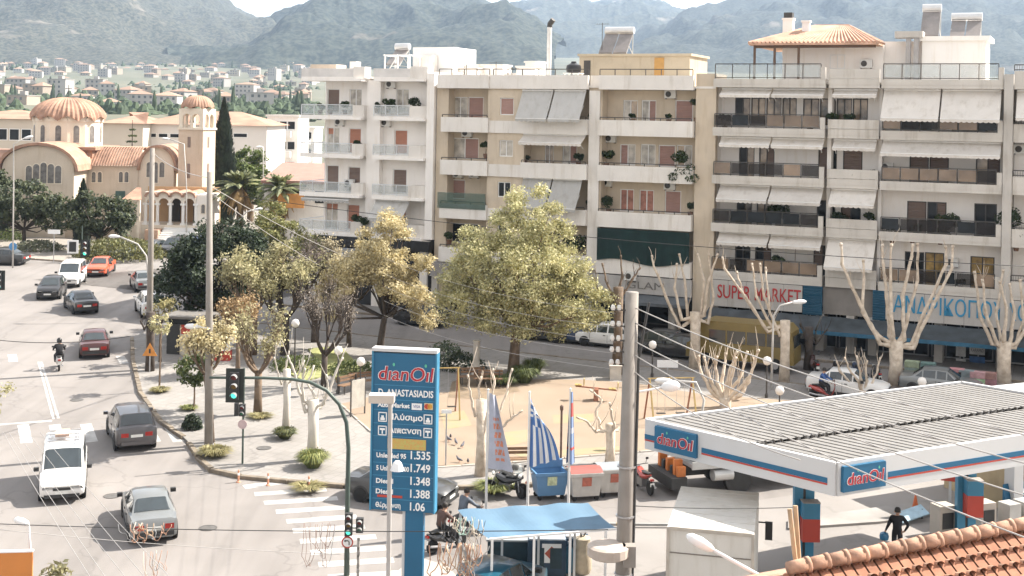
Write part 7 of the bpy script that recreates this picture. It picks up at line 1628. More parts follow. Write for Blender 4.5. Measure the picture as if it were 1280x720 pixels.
def shop():
    p = g(1262, 648); o = thing('station_shop', 'glass fronted station shop with blue counters at the right edge', 'shop', p, radians(26)); h = 3.9
    MB().box(0, .5, -.2, .3, 0, h).obj('white_pier', M_SGREY, o); MB().box(.5, 7, .3, 4, 0, h).obj('wall', mat('shop_tan', (.42, .33, .2), .8, .25, 1), o); MB().box(0, 7, -.2, 4, h, h + .3).obj('roof', M_SGREY, o)
    for k in range(3): f = MB().box(.62 + k * 2, .7 + k * 2, .1, .29, 0, h - .1).obj('mullion', M_DFRAME, o)
    for k in range(3): MB().box(.72 + k * 2, 2.6 + k * 2, .18, .22, .9, h - .2).obj('pane', mat('shop_glass', (.2, .16, .1), .08, .5, 1.2, alpha=.8), o)
    MB().box(.55, 6.9, .12, .28, 2.2, 2.35).obj('yellow_strip', mat('yellow_strip', (.5, .33, .05), .6), o)
    for k in range(3):
        q = MB(); q.add([(-.3 + k * 1.9, -.1, .55), (1.5 + k * 1.9, -.1, .55), (1.5 + k * 1.9, .1, 1.35), (-.3 + k * 1.9, .1, 1.35), (-.3 + k * 1.9, .1, .55), (1.5 + k * 1.9, .1, .55)], [(0, 1, 2, 3), (0, 3, 4), (1, 5, 2), (4, 5, 1, 0), (3, 2, 5, 4)]); c = q.obj('blue_counter', M_BLUE, o); text('lettering', 'Lubricants' if False else 'Αντλία', .22, M_LW, c, (.6 + k * 1.9, -.06, 1.02), (radians(76), 0, 0), width=1.0)
    for k in range(2): MB().box(-.5 - k * .8, .1 - k * .8, -1.2, -.6, 0, 1.0).obj('pump_cabinet', mat('cabinet_grey', (.4, .39, .37), .6, .15, 2), o)
shop()
for px, py, lab in ((1178, 668, 'beige pump cabinet with grille left of the station column'), (1229, 664, 'grey pump cabinet right of the station column')):
    p = g(px, py); o = thing('pump_cabinet', lab, 'cabinet', p, radians(20)); MB().box(-.35, .35, -.3, .3, 0, 1.15).obj('casing', mat('cabinet_beige', (.42, .38, .33), .6, .12, 2), o); MB().box(.36, .38, -.2, .2, .3, .9).obj('grille', M_TRIM, o); MB().box(-.25, .25, -.32, -.302, .3, .9).obj('grille', M_TRIM, o)
p = g(1187, 642); o = thing('price_board', 'small dark blue and red board on a post beside the station column', 'sign', p, radians(-20)); MB().box(-.35, .35, -.05, .05, 1.3, 2.9).obj('board', mat('board_navy', (.05, .07, .14), .5), o); MB().box(-.35, .35, -.06, -.052, 1.3, 2.0).obj('red_panel', M_RED, o); MB().box(-.05, .05, -.03, .03, 0, 1.3).obj('post', M_SGREY, o); text('lettering', '2oc', .3, M_LW, o, (0, -.07, 1.7), width=.45)
p = g(1144, 641); o = thing('traffic_cone', 'orange traffic cone by the station kerb', 'cone', p); MB().lathe([(.16, .03), (.03, .72), (.01, .74)], 12).obj('cone', mat('cone_orange', (.55, .12, .03), .6), o, smooth=True); MB().box(-.2, .2, -.2, .2, 0, .03).obj('foot', M_TRIM, o)
p = g(1140, 652); o = thing('folding_sign', 'light blue board lying tilted beside the cone', 'sign', p, radians(25)); MB().add([(-.7, -.25, .12), (.7, -.2, .3), (.75, .35, .5), (-.6, .3, .32), (-.7, -.25, .08), (.7, -.2, .26), (.75, .35, .46), (-.6, .3, .28)], [(0, 1, 2, 3), (7, 6, 5, 4), (0, 4, 5, 1), (1, 5, 6, 2), (2, 6, 7, 3), (3, 7, 4, 0)]).obj('board', mat('board_sky', (.35, .5, .6), .5, .2, 3), o); MB().beam((.6, .1, 0), (.6, .1, .4), .05).beam((-.5, 0, 0), (-.5, 0, .25), .05).obj('leg', M_TRIM, o)
def tiled_roof():
    # ridge of the near house runs from (985,712) to (1300,655); its tiled slope comes down towards us
    A, B = at(985, 713, 24.0), at(1330, 648, 25.5); u = (B - A); L = u.length; u.normalize(); dn = Vector((u.y, -u.x, 0)).normalized(); dn = dn if dn.y < 0 else -dn; dn = (dn + Vector((0, 0, -.42))).normalized()
    base = Vector((A.x, A.y, gz(A.y))); o = thing('tiled_house', 'near house with orange clay tiled roof at the lower right', 'house', base); a = A - base; M_CT = mat('clay_tile', (.40, .235, .16), .85, .35, 5, obj_var=.2, bump=.3, bscale=25); nrm = u.cross(dn); nrm = nrm if nrm.z > 0 else -nrm
    dk = MB().add([a - nrm * .12, a + u * L - nrm * .12, a + u * L + dn * 6 - nrm * .12, a + dn * 6 - nrm * .12, a - nrm * .3, a + u * L - nrm * .3, a + u * L + dn * 6 - nrm * .3, a + dn * 6 - nrm * .3], [(0, 1, 2, 3), (7, 6, 5, 4), (0, 4, 5, 1), (1, 5, 6, 2), (2, 6, 7, 3), (3, 7, 4, 0)]).obj('roof', mat('under_tile', (.16, .08, .05), .9), o)
    b2 = (u.cross(Vector((0, 0, 1)))); b2 = b2 if b2.y > 0 else -b2; up2 = (b2 + Vector((0, 0, -.42))).normalized()
    MB().add([a - nrm * .1, a + u * L - nrm * .1, a + u * L + up2 * 5, a + up2 * 5], [(0, 3, 2, 1)]).obj('roof_back', M_CT, o)
    w, l = .235, .36; T = MB(); n = 6                              # one barrel tile, 12 faces
    R = Matrix((u, dn, nrm)).transposed()
    def tile(r0, r1, ln):
        m = MB()
        for k in range(n):
            t0, t1 = pi * k / n, pi * (k + 1) / n
            m.quad((-r0 * cos(t0), 0, r0 * .8 * sin(t0)), (-r0 * cos(t1), 0, r0 * .8 * sin(t1)), (-r1 * cos(t1), ln, r1 * .8 * sin(t1) + .03), (-r1 * cos(t0), ln, r1 * .8 * sin(t0) + .03))
            m.quad((-r1 * cos(t0), ln, r1 * .8 * sin(t0) + .03), (-r1 * cos(t1), ln, r1 * .8 * sin(t1) + .03), (-(r1 - .02) * cos(t1), ln, (r1 - .02) * .8 * sin(t1) + .02), (-(r1 - .02) * cos(t0), ln, (r1 - .02) * .8 * sin(t0) + .02))
        return m.mesh('tile', M_CT, True)
    tm = tile(.085, .105, .44); rows = 7; cols = int(L / w); cnt = 0
    E = R.to_4x4().to_euler()
    for j in range(rows):
        for i in range(cols):
            q = a + u * (i * w + .12) + dn * (.18 + j * l) - nrm * .02
            px_, py_ = gproj(q + base)
            if py_ > 742 or px_ > 1300: continue
            if cnt > 290: break
            t = link('tile', tm, o, q + nrm * random.uniform(-.006, .008)); t.rotation_euler = E; t.rotation_euler.rotate_axis('Z', random.uniform(-.03, .03)); cnt += 1
    pan = MB()
    for i in range(cols): q = a + u * (i * w) + nrm * -.07; pan.quad(q - u * .1, q + u * .1, q + u * .1 + dn * 4, q - u * .1 + dn * 4)
    tag(pan.obj('pan_tiles', mat('pan_tile', (.33, .15, .09), .9, .3, 3), o), kind='stuff')
    rt = MB().tube([(0, 0, 0), (.44, 0, .0)], [.125, .14], 10).tube([(.36, 0, 0), (.44, 0, 0)], [.155, .155], 10).mesh('ridge_tile', M_CT, True)
    for i in range(int(L / .4)):
        t = link('ridge_tile', rt, o, a + u * (i * .4) + Vector((0, 0, .04))); t.rotation_euler = u.to_track_quat('X', 'Z').to_euler()
    zb = a.z - 3.2; MB().add([a + dn * 5.6 + u * .4, a + u * L + dn * 5.6, a + u * L + up2 * 4.6, a + up2 * 4.6 + u * .4] + [Vector((q.x, q.y, 0)) for q in (a + dn * 5.6 + u * .4, a + u * L + dn * 5.6, a + u * L + up2 * 4.6, a + up2 * 4.6 + u * .4)], [(0, 1, 5, 4), (1, 2, 6, 5), (2, 3, 7, 6), (3, 0, 4, 7)]).obj('wall', M_CREAM, o)
    for k, (x0, y0, x1, y1) in enumerate(((987, 636, 1003, 722), (994, 632, 1004, 722))):
        p, q = at(x0, y0, 25.5 + k * .2), at(x1, y1 + 60, 25.2 + k * .2); st = MB().cyl((0, 0, 0), p - q, .05, 7).obj('wooden_pole', mat('pole_wood', (.42, .30, .19), .8, .2, 4), None, loc=q); tag(st, ('left' if k == 0 else 'right') + ' one of two wooden poles leaning beside the near tiled roof', 'pole', 'wooden poles')
tiled_roof()
# ================================================================ STALL, FLAGS, BINS
def stall():
    A, B, C, D = [g(x, y, 2.5) for x, y in ((612, 674), (773, 661), (735, 632), (572, 642))]; base = g(690, 700); z = sum(q.z for q in (A, B, C, D)) / 4; P = [Vector((q.x, q.y, q.z)) - base for q in (A, B, C, D)]
    o = thing('market_awning', 'blue sheet awning on white posts over gas equipment', 'awning', base); m = MB()
    def fn(i, j): q = P[0].lerp(P[1], i).lerp(P[3].lerp(P[2], i), j); return q + Vector((0, 0, .12 * j + .03 * sin(i * 18) - .08 * sin(pi * j)))
    m.grid(30, 6, fn); m.obj('sheet', mat('blue_sheet', (.09, .17, .25), .7, .12, 1.2), o)
    MB().beam(P[0], P[1], .06).obj('edge_bar', M_FRAME, o)
    for t in (.02, .34, .62, .9):
        for e in (0, 1):
            q = P[0].lerp(P[1], t) if e == 0 else P[3].lerp(P[2], t); MB().box(q.x - .04, q.x + .04, q.y - .04, q.y + .04, -.2, q.z - .02 + .1 * e).obj('post', M_FRAME, o)
stall()
def crate(name, label, px, py, w_, d, h, m, cat, rz=0, extra=None):
    o = thing(name, label, cat, g(px, py), rz); MB().box(-w_ / 2, w_ / 2, -d / 2, d / 2, 0, h).obj('body', m, o)
    if extra: extra(o)
    return o
NAVY = mat('navy_metal', (.02, .05, .09), .5, .3, 3); DK = mat('dark_teal', (.015, .04, .055), .5, .3, 3)
def ex1(o):
    MB().box(-.62, .62, -.42, .42, 1.25, 1.3).obj('lid', mat('lid_white', (.4, .45, .5), .5, .3, 3), o)
    for k in (-.3, .3): MB().box(k - .2, k + .2, -.44, -.41, .3, 1.0).obj('door', DK, o)
crate('gas_cage', 'dark blue gas bottle cage under the blue awning', 683, 716, 1.3, .85, 1.25, NAVY, 'cage', 0, ex1); crate('tool_bench', 'dark workbench with grey top under the left of the blue awning', 636, 705, 1.5, .7, .9, DK, 'bench', 0, lambda o: MB().box(-.8, .8, -.38, .38, .9, .96).obj('top', mat('bench_top', (.3, .32, .33), .5), o)); crate('tool_bench', 'teal cabinet with papers at the right under the blue awning', 715, 706, 1.1, .6, 1.0, NAVY, 'cabinet', 0, lambda o: MB().box(-.4, .3, -.25, .2, 1.0, 1.08).obj('papers', M_SGREY, o))
for k, px in enumerate((697, 704, 711)):
    o = thing('gas_bottle', ['blue gas bottle under the awning, nearest the warning plate', 'blue gas bottle in the middle of three', 'blue gas bottle nearest the golf bag shaped sack'][k], 'gas bottle', g(px, 716), 0, 'gas bottles'); MB().lathe([(.12, 0), (.17, .05), (.17, .75), (.1, .88), (.05, .92), (.05, 1.0)], 12).obj('bottle', mat('bottle_blue', (.05, .16, .24), .4, .2, 4), o, smooth=True); MB().lathe([(.06, 1.0), (.06, 1.08)], 8).obj('valve', M_RIM, o)
o = thing('warning_plate', 'white plate with a red diamond in front of the gas cage', 'sign', g(689, 722), 0); MB().box(-.33, .33, -.01, .01, .5, 1.15).obj('plate', M_LW, o); MB().add([(0, -.015, .58), (.24, -.015, .82), (0, -.015, 1.07), (-.24, -.015, .82)], [(0, 1, 2, 3)]).obj('diamond', mat('diamond_red', (.42, .09, .05), .5), o); MB().box(-.02, .02, .01, .04, 0, .6).obj('post', M_TRIM, o)
o = thing('tool_sack', 'beige tool sack standing at the right end of the blue awning', 'sack', g(728, 716)); MB().lathe([(.26, 0), (.32, .15), (.3, .8), (.24, 1.05), (.27, 1.2), (.2, 1.25)], 12).obj('sack', mat('canvas_beige', (.45, .38, .28), .9, .2, 4), o, smooth=True)
for k in range(4): MB().cyl((random.uniform(-.12, .12), random.uniform(-.1, .1), 1.0), (random.uniform(-.3, .3), random.uniform(-.2, .2), 1.65), .025, 6).obj('tool_handle', M_METAL, o)
p = g(622, 745); car('hatch', 'teal car nose at the bottom edge below the blue awning', (p.x, p.y - .8, gz(p.y) + .006), (.5, .85), paint('teal', (.01, .07, .11)), name='parked_car')
def flag(px, py_t, py_b, label, cloth_fn, colors, Lx, H, seed):
    p = g(px, py_b); h = at(px, py_t, p.y).z - p.z; o = thing('flag', label, 'flag', p); MB().lathe([(.055, 0), (.045, h * .5), (.035, h), (.055, h + .03), (.02, h + .07)], 8).obj('pole', mat('pole_white', (.66, .65, .63), .5, .08, 2), o)
    b = MB(); nu, nv = 18, 26; V = []
    for j in range(nv + 1):
        for i in range(nu + 1):
            s, t = i / nu, j / nv; x, y, z = cloth_fn(s, t, h); V.append((x, y, z))
    F_ = []; M_ = []
    for j in range(nv):
        for i in range(nu): F_.append((j * (nu + 1) + i, j * (nu + 1) + i + 1, (j + 1) * (nu + 1) + i + 1, (j + 1) * (nu + 1) + i)); M_.append(colors[1]((i + .5) / nu, (j + .5) / nv))
    b.v = V; b.f = [list(f) for f in F_]; b.m = M_; b.obj('cloth', colors[0], o, smooth='all'); return o, h
FB, FW = mat('flag_blue', (.08, .18, .42), .8, .1, 3), mat('flag_white', (.72, .72, .72), .8, .06, 3); FL, FO = mat('flag_lilac', (.42, .44, .52), .8, .1, 3), mat('flag_orange', (.62, .24, .14), .8, .15, 3); FR = mat('flag_red', (.45, .08, .07), .8, .1, 3); FS = mat('flag_slate', (.18, .25, .42), .8, .1, 3)
def greek(s, t):
    if s < .4 and t < 5 / 9: return 1 if (abs(s - .2) < .045 or abs(t - 5 / 18) < .06) else 0
    return 0 if int(t * 9) % 2 == 0 else 1
def greek_fn(s, t, h):
    # the cloth hangs limp from its hoist, so the stripes run down
    return .05 + s ** .42 * t * 1.3 * (1 - .12 * s), .1 * sin(t * 16 + s * 2) * s ** .5, h - .1 - (1 - s) * t * .9 - s * (2.75 - .35 * t)
flag(659, 491, 655, 'blue and white striped flag with a cross hanging from a white pole', greek_fn, ([FB, FW], greek), 1, 1, 1)
flag(607, 488, 662, 'pale flag with orange lettering on the left pole', lambda s, t, h: (.05 + .95 * s * (.25 + .75 * t), .12 * sin(s * 9 + t * 3) * s, h - .08 - 2.85 * t - .12 * s), ([FL, FO], lambda s, t: 1 if .34 < s < .8 and .3 < t < .9 and int(t * 26) % 3 != 0 and (int(s * 18 + t * 26) % 4) else 0), 1, 1, 2)
flag(710, 487, 655, 'narrow furled blue flag with red bands on the right pole', lambda s, t, h: (-.02 + (.34 * s * (.35 + .65 * t)) - .1 * t, .1 * sin(s * 8) * (.4 + t), h - .08 - 2.75 * t), ([FS, FR, FL], lambda s, t: 1 if (.17 < t < .34 and s > .1) or .78 < t < .82 else (2 if .5 < t < .56 else 0)), 1, 1, 3)
def bin_(label, px, py, body, lid, sticker=None, open_=False):
    o = thing('wheeled_bin', label, 'bin', g(px, py), radians(14), 'wheeled bins'); w0, w1, d0, d1, h = .55, .68, .4, .5, 1.12; b = MB()
    V = [(-w0, -d0, .2), (w0, -d0, .2), (w0, d0, .2), (-w0, d0, .2), (-w1, -d1, h), (w1, -d1, h), (w1, d1, h), (-w1, d1, h)]; t = .06; V += [(-w1 + t, -d1 + t, h), (w1 - t, -d1 + t, h), (w1 - t, d1 - t, h), (-w1 + t, d1 - t, h), (-w0 + t, -d0 + t, .3), (w0 - t, -d0 + t, .3), (w0 - t, d0 - t, .3), (-w0 + t, d0 - t, .3)]
    b.add(V, [(3, 2, 1, 0), (0, 1, 5, 4), (1, 2, 6, 5), (2, 3, 7, 6), (3, 0, 4, 7), (4, 5, 9, 8), (5, 6, 10, 9), (6, 7, 11, 10), (7, 4, 8, 11), (8, 9, 13, 12), (9, 10, 14, 13), (10, 11, 15, 14), (11, 8, 12, 15), (12, 13, 14, 15)]); b.obj('body', body, o)
    MB().box(-w1 - .03, w1 + .03, -d1 - .04, -d1 - .003, h - .1, h + .02).obj('rim', body, o)
    if not open_: MB().grid(10, 6, lambda i, j: (lerp(-w1, w1, i), lerp(-d1, d1, j), h + .03 + .16 * sin(pi * j) ** .6)).obj('lid', lid, o)
    else: MB().box(-w1, w1, d1 - .1, d1 + .06, h + .003, h + .3).obj('lid', lid, o)
    for sx in (-1, 1):
        for sy in (-1, 1): MB().lathe([(.1, -.025), (.1, .025)], 10, (sx * w0 * .85, sy * d0 * .8, .1), M=Matrix.Rotation(pi / 2, 4, 'X')).obj('wheel', M_TYRE, o)
        MB().lathe([(.04, -.06), (.04, .06)], 8, (sx * (w1 + .03), 0, h - .1), M=Matrix.Rotation(pi / 2, 4, 'Y')).obj('trunnion', M_RIM, o)
    if sticker: MB().add([(-.2, -.46, .62), (.2, -.46, .62), (.2, -.505, .98), (-.2, -.505, .98)], [(0, 1, 2, 3)]).obj('sticker', sticker, o)
GAL = mat('galvanised_bin', (.45, .43, .40), .5, .15, 3, stain=.3)
bin_('open blue wheeled bin behind the striped flag', 686, 622, mat('bin_blue', (.10, .22, .38), .5, .1, 3), mat('bin_blue', (.10, .22, .38)), mat('sticker_yellow', (.5, .55, .35), .6, .3, 9), True); bin_('grey metal bin with a red lid', 729, 623, GAL, mat('lid_red', (.28, .075, .06), .5, .1, 3), mat('sticker_red', (.4, .12, .08), .6, .3, 9)); bin_('grey metal bin with a grey lid next to the concrete pole', 764, 618, GAL, mat('lid_grey', (.25, .28, .30), .5, .1, 3), mat('sticker_red', (.4, .12, .08), .6, .3, 9))
# ================================================================ POLES, LAMPS, SIGNALS
M_POLE = mat('pole_concrete', (.25, .228, .205), .9, .12, 2.5, stain=.2); M_GREENP = mat('mast_green', (.06, .085, .07), .5, .15, 3); M_LAMP = mat('lamp_white', (.72, .72, .72), .4, .05, 3)
def lamp_head(par, p, d, L=.75, m=M_LAMP):
    p, d = Vector(p), Vector(d).normalized(); b = MB(); b.tube([p, p + d * L * .15, p + d * L * .5, p + d * L * .85, p + d * L], [.05, .1, .14, .11, .03], 8); b.obj('lamp_head', m, par, smooth='all')
def conc_pole(label, px, pyt, base, r0, r1, lean=0.0):
    Y = base.y; o = thing('concrete_pole', label, 'pole', base); h = at(px, pyt, Y).z - base.z; x = at(px, pyt, Y).x - base.x; MB().tube([(0, 0, -.3), (x * .5, 0, h * .5), (x, 0, h)], [r0, (r0 + r1) / 2, r1], 10).obj('shaft', M_POLE, o, smooth='all'); return o, h, x
pb = at(777, 720, 31.0); pb.z = gz(31.0); pb.x = at(773, 900, 31).x
mp_, mh, mx_ = conc_pole('thick concrete power pole with wires right of the flags', 790, 365, pb, .24, .165)
for k, py in enumerate((388, 408, 426, 440, 456)):
    z = at(788, py, 31).z - pb.z; ins = MB().tube([(mx_ * z / mh - .5, -.05, z + .02), (mx_ * z / mh + .1, -.05, z)], .022, 6).obj('crossarm', M_METAL, mp_)
    for x in (-.45, -.3): MB().lathe([(.045, -.05), (.06, 0), (.04, .07)], 8, (mx_ * z / mh + x, -.05, z + .06)).obj('insulator', mat('porcelain', (.6, .58, .54), .3), ins)
z = at(787, 492, 31).z - pb.z; MB().tube([(mx_ * .7, 0, z), (mx_ * .7 + .6, 0, z + .12), (mx_ * .7 + .85, 0, z + .18)], .03, 6).obj('lamp_arm', M_LAMP, mp_); lamp_head(mp_, (mx_ * .7 + .8, 0, z + .17), (1, 0, .12), .45)
for z_ in (2.2, 3.6, 5.0, 6.4, 7.6): MB().lathe([(.235, -.02), (.235, .02)], 10, (mx_ * z_ / mh, 0, z_)).obj('strap', M_RIM, mp_)
MB().tube([(.24, -.05, .5), (.26, -.05, 4), (mx_ * .9 + .2, -.05, mh * .86), (mx_ * .95 + .32, -.05, mh * .93), (mx_ * .95 + .42, -.05, mh * .98)], .035, 6).obj('conduit', M_TRIM, mp_)
zb = at(760, 690, 31).z - pb.z; MB().lathe([(.42, 0), (.5, .05), (.5, .26), (.42, .3)], 18, (-.35, -.35, zb)).obj('cable_drum', mat('drum_grey', (.42, .36, .31), .7), mp_); MB().box(.0, .3, -.5, -.2, zb - .2, zb + .3).obj('junction_box', M_POLE, mp_)
conc_pole('concrete pole at the kerb beside the hanging traffic light', 262, 215, g(261, 560), .2, .12); lp = g(261, 560)
o2, h2, x2 = conc_pole('concrete pole beside the lopped trunk on the avenue', 190.5, 185, g(186, 462), .2, .13)
z = at(262, 410, lp.y).z - lp.z; o = thing('street_lamp', 'white street lamp head fixed on the avenue pole', 'street lamp', lp + Vector((0, 0, z))); MB().tube([(0, -.15, 0), (-.5, -.2, .08)], .03, 6).obj('arm', M_LAMP, o); lamp_head(o, (-.45, -.2, .08), (-1, 0, .02), .7)
def signal(par, c, n=3, s=1.0, shield=False, face=(0, -1)):
    """traffic signal head with visors; lamps face -Y of its parent"""
    x, y, z = c; h = .3 * n * s; o = MB().box(x - .15 * s, x + .15 * s, y - .1, y + .1, z, z + h).obj('signal_head', M_TRIM, par)
    if shield: MB().box(x - .3 * s, x + .3 * s, y + .02, y + .05, z - .12, z + h + .12).obj('backing_board', mat('backing', (.02, .025, .022), .6), o)
    cols = [mat('lens_red', (.12, .015, .012), .2), mat('lens_amber', (.14, .08, .01), .2), mat('lens_green', (.05, .5, .33), .3, .05, 3, emit=.8)] if n == 3 else [mat('lens_red', (.12, .015, .012), .2), mat('lens_green_off', (.02, .1, .06), .2)]
    for k in range(n):
        zz = z + h - .15 * s - k * .3 * s; MB().lathe([(.1 * s, 0), (.1 * s, .012)], 12, (x, y - .1, zz), M=Matrix.Rotation(pi / 2, 4, 'X')).obj('lens', cols[k], o)
        v = MB(); m = 8
        for q in range(m): t0, t1 = pi * q / m, pi * (q + 1) / m; v.quad((x + .115 * s * cos(t0), y - .1, zz + .115 * s * sin(t0)), (x + .115 * s * cos(t0), y - .3 * s, zz + .115 * s * sin(t0) - .02), (x + .115 * s * cos(t1), y - .3 * s, zz + .115 * s * sin(t1) - .02), (x + .115 * s * cos(t1), y - .1, zz + .115 * s * sin(t1)))
        v.obj('visor', mat('visor', (.22, .22, .22), .6), o)
    return o
def mast():
    Y = 43.5; b = at(434, 720, Y); b.z = gz(Y); b.x = at(433, 740, Y).x; o = thing('traffic_light_mast', 'green mast with a curved arm carrying a traffic light over the avenue', 'traffic light', b); Q = lambda px, py, dy=0: at(px, py, Y + dy) - b
    pts = [Vector((0, 0, -.1)), Q(434, 640), Q(435.5, 560), Q(433, 528), Q(424, 505), Q(408, 488), Q(388, 478), Q(365, 474), Q(330, 472.5), Q(262, 472)]
    MB().tube(pts, [.1, .085, .075, .07, .066, .062, .058, .055, .05, .045], 9).obj('mast', M_GREENP, o, smooth='all')
    q = Q(293, 499, -.1); signal(o, (q.x, q.y, q.z), 3, 1.02, True)
    q = Q(436, 666); signal(o, (q.x + .02, q.y - .22, q.z), 3, .82); q = Q(450, 664); signal(o, (q.x, q.y - .1, q.z), 2, .8)
    MB().beam(Q(436, 660), Q(452, 660), .04).obj('bracket', M_GREENP, o)
    q = Q(435, 676); sg = MB().lathe([(.2, 0), (.2, .02)], 20, (q.x, q.y - .14, q.z), M=Matrix.Rotation(pi / 2, 4, 'X')).obj('no_left_turn_sign', M_RED, o); MB().lathe([(.155, 0), (.155, .008)], 20, (q.x, q.y - .158, q.z), M=Matrix.Rotation(pi / 2, 4, 'X')).obj('sign_face', M_LW, sg)
    MB().tube([(q.x + .06, q.y - .172, q.z - .09), (q.x + .06, q.y - .172, q.z + .02), (q.x + .02, q.y - .172, q.z + .06), (q.x - .08, q.y - .172, q.z + .05)], .018, 5).tube([(q.x - .06, q.y - .172, q.z + .05), (q.x - .12, q.y - .172, q.z + .05)], [.045, .003], 5).obj('sign_arrow', M_TRIM, sg)
mast()
p = g(447, 742); o = thing('rusty_post', 'thin peeling post beside the traffic light mast', 'post', p); MB().cyl((0, 0, 0), (0, 0, at(447, 672, p.y).z - p.z), .05, 8).obj('post', mat('peeling', (.3, .28, .26), .8, .7, 9), o)
p = g(303, 583); o = thing('pedestrian_signal', 'pedestrian signal post with a round sign on the park corner', 'traffic light', p); k_ = F / p.y; Z = lambda py: at(303, py, p.y).z - p.z
MB().cyl((0, 0, 0), (0, 0, Z(460)), .045, 8).obj('post', M_GREENP, o); signal(o, (-.02, -.12, Z(519)), 2, .85); q = MB().lathe([(.2, 0), (.2, .02)], 18, (-.02, -.06, Z(530)), M=Matrix.Rotation(pi / 2, 4, 'X')).obj('round_sign', mat('sign_pale', (.5, .38, .38), .6, .2, 5), o); MB().box(-.36, -.2, -.2, .05, Z(519), Z(503)).obj('side_signal', M_TRIM, o)
def post_lamp():
    Y = 35.5; b = at(486, 900, Y); b.z = gz(Y); b.x = at(485, 800, Y).x; o = thing('floodlight_post', 'slim grey post with box floodlight in front of the price sign', 'street lamp', b); Q = lambda px, py: at(px, py, Y) - b; MB().tube([(0, 0, -.1), Q(486.5, 640), Q(488, 493)], [.07, .065, .06], 8).obj('post', mat('post_grey', (.40, .38, .36), .6, .1, 2), o)
    q = Q(476, 498); MB().box(q.x - .32, q.x + .38, -.2, .2, q.z - .1, q.z + .12).obj('floodlight', mat('flood_beige', (.52, .46, .40), .7, .1, 2), o); q = Q(497, 582); MB().lathe([(.1, -.12), (.2, -.1), (.12, .1), (.06, .16)], 10, (q.x, -.1, q.z)).obj('spot', M_LAMP, o); MB().beam(Q(487, 583), Q(495, 583), .04).obj('spot_arm', M_LAMP, o)
post_lamp()
def near_lamp():
    Y = 29; a, c = at(862, 671, Y), at(950, 720, Y - .3); e = at(1000, 745, Y - .4); b = Vector((e.x, e.y, gz(e.y))); o = thing('street_lamp', 'white street lamp reaching in front of the box truck', 'street lamp', b); d = (a - c).normalized(); MB().tube([(0, 0, -.1), (0, 0, e.z - b.z - .4), e - b + Vector((-.15, 0, .02)), c - b, a - d * .55 - b], [.09, .07, .05, .045, .04], 8).obj('mast', M_LAMP, o, smooth='all'); lamp_head(o, a - d * .6 - b, d, .68)
near_lamp()
def corner_lamp():
    p = g(39, 735); o = thing('street_lamp', 'thin white lamp post at the lower left corner', 'street lamp', p); t = at(36, 655, p.y) - p; MB().tube([(0, 0, -.1), t + Vector((.06, 0, -.8)), t], [.05, .045, .035], 7).obj('mast', M_LAMP, o); lamp_head(o, t, (-1, -.1, .35), .5)
    p = g(15, 745); o = thing('orange_sign', 'orange sign board cut by the lower left corner', 'sign', p, radians(8)); q = at(15, 690, p.y).z - p.z; MB().box(-1.2, .62, -.06, .06, q - 1.6, q).obj('board', mat('board_orange', (.60, .22, .05), .6, .06, 1), o); MB().box(-1.2, .64, -.08, .08, q, q + .05).obj('cap', M_LW, o); MB().box(-.2, -.1, -.05, .05, -.1, q - 1.6).obj('post', M_SGREY, o)
    p = g(60, 748); random.seed(5); o = thing('corner_shrub', 'small yellow green shrub at the lower left corner', 'shrub', p); b = MB(); [leaves(b, Vector((random.uniform(-.5, .5), 0, random.uniform(.2, 1.1))), .35, 40, .1, .8, 0) for _ in range(9)]; b.obj('foliage', L_STRAW, o)
corner_lamp()
def globe(label, px, py, pyt):
    p = g(px, py); h = at(px, pyt, p.y).z - p.z; o = thing('globe_lamp', label, 'street lamp', p, 0, 'globe lamps'); MB().lathe([(.09, 0), (.09, .3), (.045, .4), (.04, h - .2)], 8).obj('post', M_METAL, o); MB().lathe([(.05, -.24), (.17, -.18), (.24, 0), (.17, .18), (.02, .24)], 14, (0, 0, h)).obj('globe', mat('opal', (.75, .72, .68), .4, .04, 3), o, smooth='all')
for l in (('white globe lamp between the dry trees', 368, 470, 404), ('white globe lamp behind the price sign', 422, 495, 438), ('small globe lamp near the corner of the price sign', 450, 500, 452), ('white globe lamp by the shop street right of the concrete pole', 815, 474, 431), ('white globe lamp in front of the yellow minibus', 958, 500, 451), ('white globe lamp just over the station roof edge', 974, 520, 488), ('white globe lamp behind the station roof by the bare tree', 1152, 512, 477)): globe(*l)
def arm_lamp(label, px, py, pts, head_d):
    p = g(px, py); o = thing('street_lamp', label, 'street lamp', p, 0); P = [Vector((0, 0, -.1))] + [at(x, y, p.y) - p for x, y in pts]; MB().tube(P, [.08] + [.055] * (len(P) - 1), 8).obj('mast', mat('lamp_grey', (.5, .48, .45), .6), o, smooth='all'); lamp_head(o, P[-1], head_d, .8)
arm_lamp('curved street lamp in front of the supermarket sign', 964, 490, [(966, 420), (967, 395), (975, 382), (990, 378)], (1, 0, .08)); arm_lamp('curved street lamp by the church steps', 296, 340, [(297, 290), (299, 275), (308, 265), (318, 262)], (1, 0, .1)); arm_lamp('double armed street lamp before the church dome', 16, 335, [(17, 230), (17, 180), (30, 173)], (1, 0, .25)); arm_lamp('street lamp with arched arm behind the avenue pole', 184, 400, [(185, 345), (183, 320), (172, 305), (150, 296)], (-1, 0, .05)); arm_lamp('plain lamp post right of the palms', 329, 300, [(329, 200), (329, 184)], (-1, 0, .02)); arm_lamp('thin lamp post before the church porch', 233, 305, [(233, 230), (230, 180), (212, 174)], (-1, 0, .1)); arm_lamp('grey street lamp arm over the twisted tree', 870, 560, [(880, 500), (870, 478), (840, 476)], (-1, 0, 0))
